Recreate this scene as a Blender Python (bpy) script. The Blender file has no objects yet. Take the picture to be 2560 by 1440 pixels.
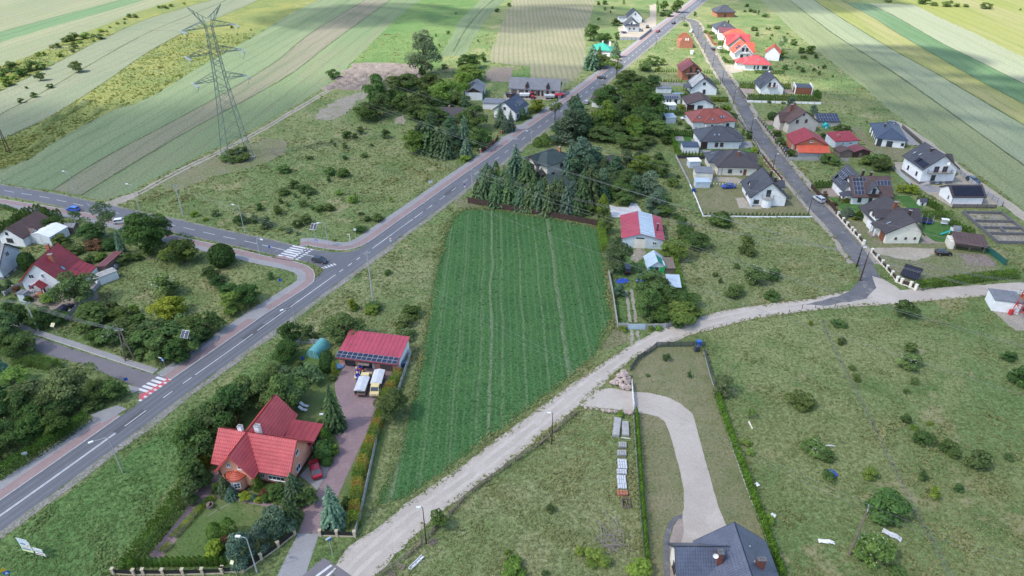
import bpy,bmesh,math,random
import numpy as np
from mathutils import Vector,Matrix,Quaternion
from mathutils.geometry import tessellate_polygon
R = math.radians
random.seed(7)
rng = np.random.default_rng(7)
SC = bpy.context.scene
COL = SC.collection
# ------------------------------------------------------------------ camera
CH,PITCH,FPX = 90.0,R(32.0),1730.0
cam_d = bpy.data.cameras.new("camera")
cam = bpy.data.objects.new("camera",cam_d)
COL.objects.link(cam)
cam.location = (0,0,CH)
cam.rotation_euler = (math.pi / 2 - PITCH,0,0)
cam_d.sensor_width = 36.0
cam_d.lens = FPX / 2560 * 36.0
cam_d.clip_start,cam_d.clip_end = 1.0,20000.0
SC.camera = cam
# ------------------------------------------------------------------ light
SUN_EL = R(52.0)
_sh = Vector((-0.92,-0.39)).normalized()
SUN = Vector((_sh.x * math.cos(SUN_EL),_sh.y * math.cos(SUN_EL),math.sin(SUN_EL)))
world = bpy.data.worlds.new("World")
SC.world = world
world.use_nodes = True
_nt = world.node_tree
_bg = _nt.nodes["Background"]
_sky = _nt.nodes.new("ShaderNodeTexSky")
_sky.sky_type = 'NISHITA'
_sky.sun_disc = False
_sky.sun_elevation = SUN_EL
_sky.sun_rotation = math.atan2(_sh.x,_sh.y)
_sky.air_density = 1.0
_sky.dust_density = 1.2
_sky.ozone_density = 1.0
_nt.links.new(_sky.outputs[0],_bg.inputs[0])
_bg.inputs[1].default_value = 0.15
sun_d = bpy.data.lights.new("sun",'SUN')
sun_d.energy = 3.5
sun_d.angle = R(0.6)
sun_d.color = (1.0,0.95,0.86)
sun_o = bpy.data.objects.new("sun",sun_d)
COL.objects.link(sun_o)
sun_o.location = SUN * 300
sun_o.rotation_euler = SUN.to_track_quat('Z','Y').to_euler()
SC.view_settings.view_transform = 'Standard'
SC.view_settings.look = 'None'
SC.view_settings.gamma = 1.0
SC.view_settings.exposure = 1.2
SC.view_settings.use_curve_mapping = False
SC.render.engine = 'CYCLES'
SC.cycles.max_bounces = 6
SC.cycles.diffuse_bounces = 3
SC.cycles.glossy_bounces = 2
SC.cycles.transmission_bounces = 3
SC.cycles.transparent_max_bounces = 8
SC.cycles.caustics_reflective = False
SC.cycles.caustics_refractive = False
# ------------------------------------------------------------------ pixel -> place
SP,CP = math.sin(PITCH),math.cos(PITCH)
VIEWS = dict(p=(0,0,1.0),v1=(0,0,3.6),v2=(640,0,3.6),v3=(1160,0,4.235),v4=(1620,0,4.646),v5=(1620,180,4.646),
 v6=(1860,240,3.273),v7=(1160,280,3.79),v8=(1480,500,4.0),w1=(0,480,4.5),w2=(400,420,3.79),
 w3=(0,700,4.0),w4=(0,1040,3.6),w5=(480,960,3.0),w6=(660,760,4.8),w7=(1400,820,2.322),
 w8=(1960,640,1.8),x1=(2040,0,4.8),x2=(2050,420,4.5),x3=(1640,320,6.0),x4=(860,1180,4.741))
def pp(view,*xy):
 """crop coordinates -> photograph pixels (flat list of x, y pairs)"""
 ox,oy,s = VIEWS[view]
 return [(ox + xy[i] / s,oy + xy[i + 1] / s) for i in range(0,len(xy),2)]
def G(x,y,z=0.0):
 """photograph pixel -> the point at height z that it shows"""
 v = y - 720.0
 D = FPX * SP + v * CP
 t = (CH - z) / D
 return Vector(((x - 1280.0) * t,(FPX * CP - v * SP) * t,z))
def mpp(y):
 """metres per photograph pixel on the ground at row y"""
 return CH / (FPX * SP + (y - 720.0) * CP)
def hgt(by,ty):
 """height of an upright thing with its foot at row by and its top at row ty"""
 Y = G(1280,by).y
 v = ty - 720.0
 return CH - Y * (FPX * SP + v * CP) / (FPX * CP - v * SP)
# ------------------------------------------------------------------ materials
MATS = {}
def _n(nt,t,**kw):
 n = nt.nodes.new("ShaderNode" + t)
 for k,v in kw.items():
  setattr(n,k,v)
 return n
def _mix(nt,f,a,b,mode='MIX'):
 m = nt.nodes.new("ShaderNodeMix")
 m.data_type = 'RGBA'
 m.blend_type = mode
 for sock,v in ((m.inputs[0],f),(m.inputs[6],a),(m.inputs[7],b)):
  if hasattr(v,'is_linked'):
   nt.links.new(v,sock)
  elif isinstance(v,(tuple,list)):
   sock.default_value = (*v[:3],1)
  else:
   sock.default_value = v
 return m.outputs[2]
def _noise(nt,vec,scale,detail=4.0,rough=0.6,dist=0.0):
 n = _n(nt,"TexNoise")
 n.inputs['Scale'].default_value = scale
 n.inputs['Detail'].default_value = detail
 n.inputs['Roughness'].default_value = rough
 n.inputs['Distortion'].default_value = dist
 if vec is not None:
  nt.links.new(vec,n.inputs['Vector'])
 return n.outputs[0]
def _ramp(nt,fac,lo,hi):
 r = _n(nt,"MapRange")
 r.interpolation_type = 'SMOOTHSTEP'
 nt.links.new(fac,r.inputs[0])
 r.inputs[1].default_value = lo
 r.inputs[2].default_value = hi
 return r.outputs[0]
def _math(nt,op,a,b=0.0):
 m = _n(nt,"Math")
 m.operation = op
 for s,v in ((m.inputs[0],a),(m.inputs[1],b)):
  if hasattr(v,'is_linked'):
   nt.links.new(v,s)
  else:
   s.default_value = v
 return m.outputs[0]
def _begin(name):
 m = bpy.data.materials.new(name)
 m.use_nodes = True
 nt = m.node_tree
 b = nt.nodes["Principled BSDF"]
 MATS[name] = m
 return m,nt,b
def _bump(nt,b,h,strength,dist):
 n = _n(nt,"Bump")
 n.inputs['Strength'].default_value = strength
 n.inputs['Distance'].default_value = dist
 nt.links.new(h,n.inputs['Height'])
 nt.links.new(n.outputs[0],b.inputs['Normal'])
def mat(name,c,c2=None,scale=3.0,rough=0.75,metal=0.0,spec=0.4,bump=0.0,bscale=20.0,bdist=0.02,tint=False,fine=0.12,
 wave=None,wcol=0.25,coat=0.0):
 """plain paint / plaster / stone: two tones of noise, fine grain, optional ribs (wave=(axis, period)), optional tint by the object"""
 if name in MATS:
  return MATS[name]
 m,nt,b = _begin(name)
 tc = _n(nt,"TexCoord")
 vec = tc.outputs['Object']
 c2 = c2 or tuple(x * 0.82 for x in c)
 f = _ramp(nt,_noise(nt,vec,scale,5.0),0.35,0.65)
 col = _mix(nt,f,c,c2)
 if fine:
  g = _noise(nt,vec,scale * 9.0,3.0)
  col = _mix(nt,fine * 2,col,_mix(nt,1.0,col,_mix(nt,g,(0.3,0.3,0.3),(1.7,1.7,1.7)),'MULTIPLY'))
 if tint:
  oi = _n(nt,"ObjectInfo")
  col = _mix(nt,1.0,col,oi.outputs['Color'],'MULTIPLY')
 h = None
 if wave:
  ax,per = wave
  sp = _n(nt,"SeparateXYZ")
  nt.links.new(vec,sp.inputs[0])
  s = _math(nt,'MULTIPLY',sp.outputs[ax],2 * math.pi / per)
  h = _math(nt,'SINE',s)
  wv = _ramp(nt,h,-1.0,-0.2)
  col = _mix(nt,wv,_mix(nt,1.0,col,(1 - wcol,1 - wcol,1 - wcol),'MULTIPLY'),col)
  _bump(nt,b,h,0.6,per * 0.15)
 elif bump:
  _bump(nt,b,_noise(nt,vec,bscale,4.0),bump,bdist)
 nt.links.new(col,b.inputs['Base Color'])
 b.inputs['Roughness'].default_value = rough
 b.inputs['Metallic'].default_value = metal
 b.inputs['Specular IOR Level'].default_value = spec
 b.inputs['Coat Weight'].default_value = coat
 b.inputs['Coat Roughness'].default_value = 0.08
 return m
def gmat(name,c1,c2,c3,big=0.02,mid=0.15,fine=1.2,bump=0.6,bdist=0.15,stripes=(),spots=None,rough=0.95,edge=(0.35,0.65),
 stretch=None,grain=0.35):
 """ground: large patches c1/c2, medium patches c3, fine grain; stripes = [(angle, period, colour, amount, sharp, wander)]"""
 if name in MATS:
  return MATS[name]
 m,nt,b = _begin(name)
 geo = _n(nt,"NewGeometry")
 vec = geo.outputs['Position']
 v2 = vec
 if stretch:
  ang,k = stretch
  rt = _n(nt,"VectorRotate")
  rt.rotation_type = 'Z_AXIS'
  nt.links.new(vec,rt.inputs['Vector'])
  rt.inputs['Angle'].default_value = -ang
  sc = _n(nt,"VectorMath")
  sc.operation = 'MULTIPLY'
  nt.links.new(rt.outputs[0],sc.inputs[0])
  sc.inputs[1].default_value = (k,1,1)
  v2 = sc.outputs[0]
 col = _mix(nt,_ramp(nt,_noise(nt,v2,big,5.0,0.6,0.6),*edge),c1,c2)
 col = _mix(nt,_ramp(nt,_noise(nt,v2,mid,5.0,0.65,0.5),0.45,0.75),col,c3)
 for ang,per,sc_,amt,sharp,wander in stripes:
  rt = _n(nt,"VectorRotate")
  rt.rotation_type = 'Z_AXIS'
  nt.links.new(vec,rt.inputs['Vector'])
  rt.inputs['Angle'].default_value = -ang
  sp = _n(nt,"SeparateXYZ")
  nt.links.new(rt.outputs[0],sp.inputs[0])
  wn = _math(nt,'MULTIPLY',_noise(nt,vec,0.03,3.0),wander)
  s = _math(nt,'SINE',_math(nt,'MULTIPLY',_math(nt,'ADD',sp.outputs[1],wn),2 * math.pi / per))
  f = _math(nt,'MULTIPLY',_ramp(nt,s,sharp,1.0),_math(nt,'MULTIPLY',_ramp(nt,_noise(nt,vec,0.25,4.0),0.15,0.5),amt))
  col = _mix(nt,f,col,sc_)
 fn = _noise(nt,vec,fine,6.0,0.75)
 col = _mix(nt,grain * 2,col,_mix(nt,1.0,col,_mix(nt,_ramp(nt,fn,0.25,0.75),(0.25,0.25,0.25),(1.75,1.75,1.75)),'MULTIPLY'))
 if spots:
  sc_,thr,scol = spots
  col = _mix(nt,_ramp(nt,_noise(nt,vec,sc_,6.0,0.7),thr,thr + 0.06),col,scol)
 nt.links.new(col,b.inputs['Base Color'])
 b.inputs['Roughness'].default_value = rough
 b.inputs['Specular IOR Level'].default_value = 0.15
 if bump:
  _bump(nt,b,fn,bump,bdist)
 return m
def glass(name='glass',c=(0.02,0.025,0.03),rough=0.08):
 if name in MATS:
  return MATS[name]
 m,nt,b = _begin(name)
 tc = _n(nt,"TexCoord")
 nt.links.new(_mix(nt,_noise(nt,tc.outputs['Object'],1.3),c,tuple(x * 3 + .01 for x in c)),b.inputs['Base Color'])
 b.inputs['Roughness'].default_value = rough
 b.inputs['Specular IOR Level'].default_value = 0.6
 return m
def leafmat(name,c1,c2,trans=0.35):
 """foliage: tone from each leaf clump's own attribute, multiplied by the plant's tint"""
 m,nt,b = _begin(name)
 at = _n(nt,"Attribute")
 at.attribute_name = "tone"
 oi = _n(nt,"ObjectInfo")
 col = _mix(nt,at.outputs['Fac'],c1,c2)
 col = _mix(nt,1.0,col,oi.outputs['Color'],'MULTIPLY')
 nt.nodes.remove(b)
 d = _n(nt,"BsdfDiffuse")
 t = _n(nt,"BsdfTranslucent")
 mx = _n(nt,"MixShader")
 nt.links.new(col,d.inputs[0])
 nt.links.new(col,t.inputs[0])
 mx.inputs[0].default_value = trans
 nt.links.new(d.outputs[0],mx.inputs[1])
 nt.links.new(t.outputs[0],mx.inputs[2])
 nt.links.new(mx.outputs[0],nt.nodes["Material Output"].inputs[0])
 return m
# ------------------------------------------------------------------ mesh helpers
class MB:
 def __init__(self):
  self.v,self.f = [],[]
 def add(self,vs,fs):
  o = len(self.v)
  self.v += [tuple(p) for p in vs]
  self.f += [tuple(i + o for i in f) for f in fs]
  return self
 def box(self,x0,y0,z0,x1,y1,z1):
  return self.add([(x0,y0,z0),(x1,y0,z0),(x1,y1,z0),(x0,y1,z0),(x0,y0,z1),(x1,y0,z1),(x1,y1,z1),(x0,y1,z1)],
 [(0,3,2,1),(4,5,6,7),(0,1,5,4),(1,2,6,5),(2,3,7,6),(3,0,4,7)])
 def obox(self,c,ax,ay,az):
  """box from centre and three half-axis vectors"""
  c,ax,ay,az = Vector(c),Vector(ax),Vector(ay),Vector(az)
  p = [c + ax * i + ay * j + az * k for k in (-1,1) for i,j in ((-1,-1),(1,-1),(1,1),(-1,1))]
  return self.add(p,[(0,3,2,1),(4,5,6,7),(0,1,5,4),(1,2,6,5),(2,3,7,6),(3,0,4,7)])
 def bar(self,a,b,w,h=None):
  """square bar from a to b"""
  a,b = Vector(a),Vector(b)
  d = (b - a)
  L = d.length
  if L < 1e-6:
   return self
  d /= L
  up = Vector((0,0,1)) if abs(d.z) < 0.95 else Vector((0,1,0))
  s = d.cross(up).normalized()
  u = s.cross(d)
  return self.obox((a + b) / 2,d * L / 2,s * w / 2,u * (h or w) / 2)
 def prism(self,poly,z0,z1):
  n = len(poly)
  vs = [(p[0],p[1],z0) for p in poly] + [(p[0],p[1],z1) for p in poly]
  fs = [tuple(range(n))[::-1],tuple(range(n,2 * n))] + [(i,(i + 1) % n,n + (i + 1) % n,n + i) for i in range(n)]
  return self.add(vs,fs)
 def slab(self,pts,t):
  """sheet of thickness t hanging below the given polygon"""
  n = len(pts)
  pts = [Vector(p) for p in pts]
  vs = pts + [p - Vector((0,0,t)) for p in pts]
  fs = [tuple(range(n)),tuple(range(n,2 * n))[::-1]] + [(i,n + i,n + (i + 1) % n,(i + 1) % n) for i in range(n)]
  return self.add(vs,fs)
 def tube(self,pts,rad,n=6,caps=True):
  pts = [Vector(p) for p in pts]
  rads = rad if isinstance(rad,(list,tuple)) else [rad] * len(pts)
  o = len(self.v)
  for i,p in enumerate(pts):
   d = (pts[min(i + 1,len(pts) - 1)] - pts[max(i - 1,0)]).normalized()
   up = Vector((0,0,1)) if abs(d.z) < 0.9 else Vector((1,0,0))
   s = d.cross(up).normalized()
   u = s.cross(d)
   for k in range(n):
    a = 2 * math.pi * k / n
    self.v.append(tuple(p + (s * math.cos(a) + u * math.sin(a)) * rads[i]))
  for i in range(len(pts) - 1):
   for k in range(n):
    a,b = o + i * n + k,o + i * n + (k + 1) % n
    self.f.append((a,b,b + n,a + n))
  if caps:
   self.f.append(tuple(o + k for k in range(n))[::-1])
   self.f.append(tuple(o + (len(pts) - 1) * n + k for k in range(n)))
  return self
 def lathe(self,prof,n=12,c=(0,0,0),arc=(0,2 * math.pi)):
  o = len(self.v)
  full = abs(arc[1] - arc[0] - 2 * math.pi) < 1e-6
  m = n if full else n + 1
  for r,z in prof:
   for k in range(m):
    a = arc[0] + (arc[1] - arc[0]) * k / n
    self.v.append((c[0] + r * math.cos(a),c[1] + r * math.sin(a),c[2] + z))
  for i in range(len(prof) - 1):
   for k in range(n):
    k2 = (k + 1) % m
    self.f.append((o + i * m + k,o + i * m + k2,o + (i + 1) * m + k2,o + (i + 1) * m + k))
  return self
 def relief(self,p00,p10,p11,p01,nu,nv,fn):
  """grid over a quad pushed out along its normal by fn(u, v)"""
  p00,p10,p11,p01 = map(Vector,(p00,p10,p11,p01))
  nrm = (p10 - p00).cross(p01 - p00).normalized()
  o = len(self.v)
  for j in range(nv + 1):
   for i in range(nu + 1):
    u,v = i / nu,j / nv
    p = (p00 * (1 - u) + p10 * u) * (1 - v) + (p01 * (1 - u) + p11 * u) * v
    self.v.append(tuple(p + nrm * fn(u,v)))
  for j in range(nv):
   for i in range(nu):
    a = o + j * (nu + 1) + i
    self.f.append((a,a + 1,a + nu + 2,a + nu + 1))
  return self
 def mesh(self,name):
  me = bpy.data.meshes.new(name)
  me.from_pydata(self.v,[],self.f)
  me.update()
  return me
 def build(self,name,m,parent=None,smooth=False,shared=None):
  me = self.mesh(name)
  if m is not None:
   me.materials.append(m)
  if smooth:
   me.polygons.foreach_set("use_smooth",[True] * len(me.polygons))
  return link(name,me,parent)
def link(name,me,parent=None,loc=None,rz=None,scale=None,color=None):
 o = bpy.data.objects.new(name,me)
 COL.objects.link(o)
 if parent is not None:
  o.parent = parent
 if loc is not None:
  o.location = loc
 if rz is not None:
  o.rotation_euler = (0,0,rz)
 if scale is not None:
  o.scale = scale
 if color is not None:
  o.color = (*color[:3],1)
 return o
def tag(o,label,cat,group=None,kind=None):
 o['label'] = label
 if cat:
  o['category'] = cat
 if group:
  o['group'] = group
 if kind:
  o['kind'] = kind
 return o
def thing(name,label,cat,loc=(0,0,0),rz=0.0,group=None):
 o = bpy.data.objects.new(name,None)
 COL.objects.link(o)
 o.empty_display_size = 0.3
 o.location = loc
 o.rotation_euler = (0,0,rz)
 return tag(o,label,cat,group)
def copy_tree(o,parent=None):
 c = o.copy()
 COL.objects.link(c)
 c.parent = parent
 for ch in o.children:
  copy_tree(ch,c)
 return c
# ------------------------------------------------------------------ ground sheets and ribbons
REG = []          # (polygon, kind of grass) in the order they are laid; the last one that holds a point wins
def smooth_line(pts,step=2.0):
 """Catmull-Rom through ground points, resampled"""
 P = [Vector((p[0],p[1])) for p in pts]
 P = [P[0] * 2 - P[1]] + P + [P[-1] * 2 - P[-2]]
 out = []
 for i in range(1,len(P) - 2):
  a,b,c,d = P[i - 1:i + 3]
  n = max(2,int((c - b).length / step))
  for k in range(n):
   t = k / n
   out.append(0.5 * ((2 * b) + (c - a) * t + (2 * a - 5 * b + 4 * c - d) * t * t + (3 * b - a - 3 * c + d) * t ** 3))
 out.append(P[-2])
 return out
def resample_closed(P,step,jit):
 out = []
 n = len(P)
 for i in range(n):
  a,b = P[i],P[(i + 1) % n]
  L = (b - a).length
  k = max(1,int(L / step))
  nr = Vector((-(b - a).y,(b - a).x)).normalized() if L > 0 else Vector((0,0))
  for j in range(k):
   q = a + (b - a) * (j / k)
   if jit:
    q = q + nr * random.uniform(-jit,jit)
   out.append(q)
 return out
def poly_obj(name,P,z,m,label=None,kind='structure',parent=None):
 vs = [(p[0],p[1],z) for p in P]
 tris = tessellate_polygon([[Vector(v) for v in vs]])
 me = bpy.data.meshes.new(name)
 fs = []
 for t in tris:
  a,b,c = (Vector(vs[i]) for i in t)
  fs.append(t if (b - a).cross(c - a).z > 0 else t[::-1])
 me.from_pydata(vs,[],fs)
 me.materials.append(m)
 o = link(name,me,parent)
 if kind and parent is None:
  o['kind'] = kind
  if label:
   o['label'] = label
 return o
def sheet(name,px,z,m,grass=None,jit=0.25,step=2.0,label=None,curve=False):
 P = [G(*p).xy for p in px]
 if curve:
  P = smooth_line(P + [P[0]],step)[:-1]
 P = resample_closed(P,step,jit)
 REG.append(([(p.x,p.y) for p in P],grass))
 return poly_obj(name,P,z,m,label)
def offset_line(L,d):
 out = []
 for i,p in enumerate(L):
  t = (L[min(i + 1,len(L) - 1)] - L[max(i - 1,0)]).normalized()
  out.append(p + Vector((t.y,-t.x)) * d)
 return out
def ribbon(name,L,d0,d1,z,m,grass=None,jit=0.0,label=None,thick=0.0,parent=None,kind='structure',reg=True):
 """strip between the offsets d0 and d1 (to the right of the line's direction)"""
 A,B = offset_line(L,d0),offset_line(L,d1)
 if jit:
  A = [p + Vector((random.uniform(-jit,jit),random.uniform(-jit,jit))) for p in A]
  B = [p + Vector((random.uniform(-jit,jit),random.uniform(-jit,jit))) for p in B]
 n = len(L)
 mb = MB()
 fs = [(i,n + i,n + i + 1,i + 1) for i in range(n - 1)] if d1 > d0 else [(i,i + 1,n + i + 1,n + i) for i in range(n - 1)]
 mb.add([(p.x,p.y,z) for p in A] + [(p.x,p.y,z) for p in B],fs)
 if thick:
  mb.add([(p.x,p.y,z) for p in A] + [(p.x,p.y,z - thick) for p in A],[(i,i + 1,n + i + 1,n + i) for i in range(n - 1)])
  mb.add([(p.x,p.y,z) for p in B] + [(p.x,p.y,z - thick) for p in B],[(i,n + i,n + i + 1,i + 1) for i in range(n - 1)])
 o = mb.build(name,m,parent)
 if parent is None and kind:
  o['kind'] = kind
  if label:
   o['label'] = label
 if reg:
  REG.append(([(p.x,p.y) for p in A] + [(p.x,p.y) for p in B[::-1]],grass))
 return o
def dashes(parent,L,pat,w,d,z,m,s0=0.0,s1=1e9,name='stripe'):
 """painted stripes along a line: pat = (length, gap); each stripe its own piece"""
 cum = [0.0]
 for a,b in zip(L[:-1],L[1:]):
  cum.append(cum[-1] + (b - a).length)
 def at(s):
  s = min(max(s,0),cum[-1] - 1e-3)
  i = max(j for j in range(len(cum) - 1) if cum[j] <= s)
  t = (s - cum[i]) / (cum[i + 1] - cum[i])
  q = L[i].lerp(L[i + 1],t)
  tg = (L[i + 1] - L[i]).normalized()
  return q,Vector((tg.y,-tg.x))
 s = s0
 while s < min(s1,cum[-1]) - 0.2:
  e = min(s + pat[0],s1,cum[-1])
  k = max(1,int((e - s) / 4))
  mb = MB()
  A,B = [],[]
  for j in range(k + 1):
   q,nr = at(s + (e - s) * j / k)
   A.append(q + nr * (d - w / 2))
   B.append(q + nr * (d + w / 2))
  n = k + 1
  mb.add([(p.x,p.y,z) for p in A] + [(p.x,p.y,z) for p in B],[(i,n + i,n + i + 1,i + 1) for i in range(n - 1)])
  mb.build(name,m,parent)
  s = e + pat[1]
def near_s(L,px):
 """length along the line nearest to a photograph pixel"""
 g = G(*px).xy
 c,best,bs = 0.0,1e9,0.0
 for a,b in zip(L[:-1],L[1:]):
  if (a - g).length < best:
   best,bs = (a - g).length,c
  c += (b - a).length
 return bs
# ================================================================== THE GROUND
GA = R(90)   # furrow direction helper
m_meadow = gmat("meadow",(0.125,0.180,0.065),(0.195,0.212,0.090),(0.085,0.140,0.043),big=0.025,mid=0.09,fine=1.6,bump=0.9,bdist=0.25,spots=(0.07,0.57,(0.235,0.225,0.115)))
m_dry = gmat("dry_meadow",(0.195,0.208,0.097),(0.138,0.182,0.068),(0.250,0.240,0.124),big=0.03,mid=0.12,fine=1.6,bump=0.9,bdist=0.25,spots=(0.06,0.58,(0.105,0.16,0.055)))
m_lush = gmat("lush_meadow",(0.088,0.162,0.050),(0.130,0.190,0.064),(0.064,0.128,0.038),big=0.03,mid=0.12,fine=1.5,bump=0.9,bdist=0.25)
m_lawn = gmat("lawn",(0.085,0.135,0.04),(0.15,0.165,0.07),(0.065,0.115,0.03),big=0.08,mid=0.3,fine=3.0,bump=0.4,bdist=0.06,grain=0.22)
m_lawn_g = gmat("green_lawn",(0.05,0.125,0.03),(0.075,0.15,0.04),(0.045,0.10,0.028),big=0.1,mid=0.4,fine=3.0,bump=0.3,bdist=0.05,grain=0.2)
m_drylawn = gmat("dry_lawn",(0.19,0.175,0.10),(0.15,0.155,0.075),(0.12,0.14,0.06),big=0.06,mid=0.25,fine=2.6,bump=0.5,bdist=0.08,grain=0.25)
m_crop = gmat("green_crop",(0.043,0.110,0.033),(0.056,0.128,0.039),(0.034,0.090,0.028),big=0.03,mid=0.25,fine=2.2,bump=0.9,bdist=0.2,
 stripes=[(R(91),1.5,(0.076,0.145,0.055),0.6,0.1,1.2),(R(91),4.7,(0.115,0.165,0.08),0.6,0.9,2.2),(R(91),16.0,(0.16,0.185,0.11),0.7,0.988,3.0)],grain=0.4)
def wheat(name,c,c2,c3,ang,dark=0.7,per=7.0):
 return gmat(name,c,c2,c3,big=0.03,mid=0.06,fine=1.3,bump=0.5,bdist=0.15,stretch=(ang,0.15),
 stripes=[(ang,per,tuple(x * dark for x in c3),0.25,0.55,9.0),(ang,21.0,tuple(x * 0.72 for x in c),0.45,0.985,0.0)],grain=0.25)
AL = math.atan2(*(G(912,0) - G(417,311)).yx)          # direction of the fields on the pylon side
AR = math.atan2(*(G(1973,0) - G(2402,300)).yx)        # direction of the fields behind the new houses
m_wh1 = wheat("wheat_green",(0.126,0.172,0.092),(0.155,0.189,0.105),(0.101,0.142,0.071),AL)
m_wh2 = wheat("wheat_brown",(0.155,0.163,0.105),(0.181,0.168,0.122),(0.122,0.142,0.082),AL)
m_wh3 = wheat("wheat_fresh",(0.122,0.172,0.084),(0.151,0.194,0.101),(0.160,0.172,0.101),AL)
m_rye = wheat("rye_pale",(0.160,0.180,0.116),(0.135,0.167,0.104),(0.176,0.185,0.124),AL)
m_cream = wheat("rye_cream",(0.197,0.209,0.126),(0.160,0.187,0.108),(0.180,0.185,0.120),AL)
m_strip = wheat("green_strip",(0.105,0.174,0.085),(0.126,0.183,0.095),(0.089,0.149,0.075),AL)
m_waste = gmat("waste_strip",(0.135,0.165,0.055),(0.185,0.192,0.06),(0.095,0.135,0.045),big=0.03,mid=0.1,fine=1.3,bump=1.0,bdist=0.3,
 spots=(0.05,0.63,(0.26,0.27,0.19)))
m_r12 = wheat("barley_tan",(0.180,0.211,0.105),(0.204,0.228,0.117),(0.160,0.194,0.098),AR)
m_r23 = wheat("barley_pale",(0.212,0.245,0.144),(0.240,0.267,0.168),(0.188,0.228,0.136),AR)
m_r34 = wheat("mustard_field",(0.212,0.231,0.068),(0.252,0.244,0.110),(0.180,0.214,0.058),AR)
m_r45 = wheat("clover_field",(0.100,0.176,0.081),(0.135,0.198,0.109),(0.085,0.158,0.067),AR)
m_r56 = wheat("rye_white",(0.248,0.271,0.176),(0.228,0.254,0.156),(0.264,0.280,0.187),AR)
m_corn = gmat("young_corn",(0.230,0.211,0.139),(0.200,0.189,0.123),(0.170,0.176,0.098),big=0.03,mid=0.05,fine=1.2,bump=0.5,bdist=0.15,
 stripes=[(R(90),2.6,(0.11,0.145,0.06),0.5,-0.1,3.0)],grain=0.2)
m_soil = gmat("bare_soil",(0.215,0.178,0.155),(0.185,0.152,0.13),(0.18,0.17,0.10),big=0.05,mid=0.15,fine=1.5,bump=0.6,bdist=0.1,
 stripes=[(R(85),1.6,(0.17,0.14,0.115),0.5,0.2,3.0)])
m_bare = gmat("bare_patch",(0.27,0.24,0.195),(0.235,0.21,0.165),(0.15,0.17,0.08),big=0.08,mid=0.2,fine=1.5,bump=0.5,bdist=0.1,
 spots=(0.35,0.60,(0.085,0.14,0.045)))
m_worn = gmat("worn_grass",(0.175,0.165,0.095),(0.14,0.16,0.07),(0.20,0.18,0.125),big=0.06,mid=0.2,fine=1.6,bump=0.7,bdist=0.15)
m_sand = gmat("sand",(0.36,0.315,0.255),(0.31,0.275,0.22),(0.26,0.24,0.175),big=0.1,mid=0.3,fine=2.0,bump=0.3,bdist=0.05,grain=0.2)
m_gravel = gmat("gravel",(0.40,0.352,0.305),(0.35,0.307,0.264),(0.435,0.386,0.338),big=0.05,mid=0.22,fine=6.0,bump=0.3,bdist=0.03,grain=0.13,
 spots=(0.16,0.69,(0.24,0.215,0.19)))
m_track = gmat("sandy_track",(0.30,0.265,0.225),(0.25,0.225,0.18),(0.33,0.30,0.26),big=0.15,mid=0.5,fine=2.5,bump=0.5,bdist=0.06,grain=0.25)
m_verge = gmat("dusty_verge",(0.21,0.195,0.175),(0.16,0.165,0.12),(0.25,0.235,0.215),big=0.25,mid=0.7,fine=2.5,bump=0.7,bdist=0.1,
 spots=(0.6,0.60,(0.10,0.125,0.055)))
AM = math.atan2(*(G(925,626) - G(455,960)).yx)
m_asph = gmat("asphalt",(0.116,0.120,0.134),(0.132,0.136,0.150),(0.107,0.111,0.123),big=0.05,mid=0.2,fine=9.0,bump=0.2,bdist=0.01,grain=0.1,
 stretch=(AM,0.06),rough=0.8)
m_asph2 = gmat("street_asphalt",(0.150,0.138,0.150),(0.168,0.155,0.166),(0.140,0.130,0.140),big=0.06,mid=0.3,fine=9.0,bump=0.2,bdist=0.01,grain=0.1,rough=0.8)
m_asph3 = gmat("old_asphalt",(0.112,0.112,0.120),(0.150,0.145,0.145),(0.098,0.098,0.105),big=0.10,mid=0.30,fine=4.0,bump=0.3,bdist=0.02,grain=0.22,
 spots=(0.35,0.57,(0.20,0.19,0.185)),rough=0.85)
m_pink = gmat("pink_pavers",(0.265,0.192,0.186),(0.238,0.176,0.170),(0.285,0.212,0.202),big=0.15,mid=0.6,fine=6.0,bump=0.25,bdist=0.01,grain=0.14,
 stripes=[(AM,0.4,(0.22,0.15,0.148),0.35,0.6,0)])
m_grey = gmat("grey_pavers",(0.262,0.256,0.258),(0.235,0.230,0.232),(0.285,0.278,0.278),big=0.15,mid=0.6,fine=6.0,bump=0.25,bdist=0.01,grain=0.14,
 stripes=[(AM,0.4,(0.215,0.21,0.212),0.35,0.6,0)])
m_kerb = mat("kerb_stone",(0.40,0.39,0.38),scale=1.5)
m_pave_r = gmat("plum_pavers",(0.255,0.180,0.186),(0.220,0.158,0.166),(0.290,0.210,0.212),big=0.12,mid=0.5,fine=6.0,bump=0.3,bdist=0.01,grain=0.16,
 stripes=[(R(20),0.5,(0.15,0.105,0.108),0.4,0.6,0)])
m_pave_b = gmat("brown_pavers",(0.27,0.22,0.19),(0.24,0.195,0.17),(0.30,0.25,0.22),big=0.12,mid=0.5,fine=6.0,bump=0.3,bdist=0.01,grain=0.15)
m_line = gmat("road_paint",(0.62,0.62,0.62),(0.52,0.52,0.52),(0.45,0.45,0.46),big=0.5,mid=2.0,fine=8.0,bump=0,grain=0.1,rough=0.6)
m_linered = gmat("red_road_paint",(0.50,0.10,0.11),(0.44,0.10,0.11),(0.40,0.11,0.12),big=0.5,mid=2.0,fine=8.0,bump=0,grain=0.1,rough=0.6)
g = MB().add([(-6000,-2500,0),(6000,-2500,0),(6000,9000,0),(-6000,9000,0)],[(0,1,2,3)]).build('ground',m_meadow)
tag(g,'green meadow ground under the fields and plots',None,kind='structure')
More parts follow.
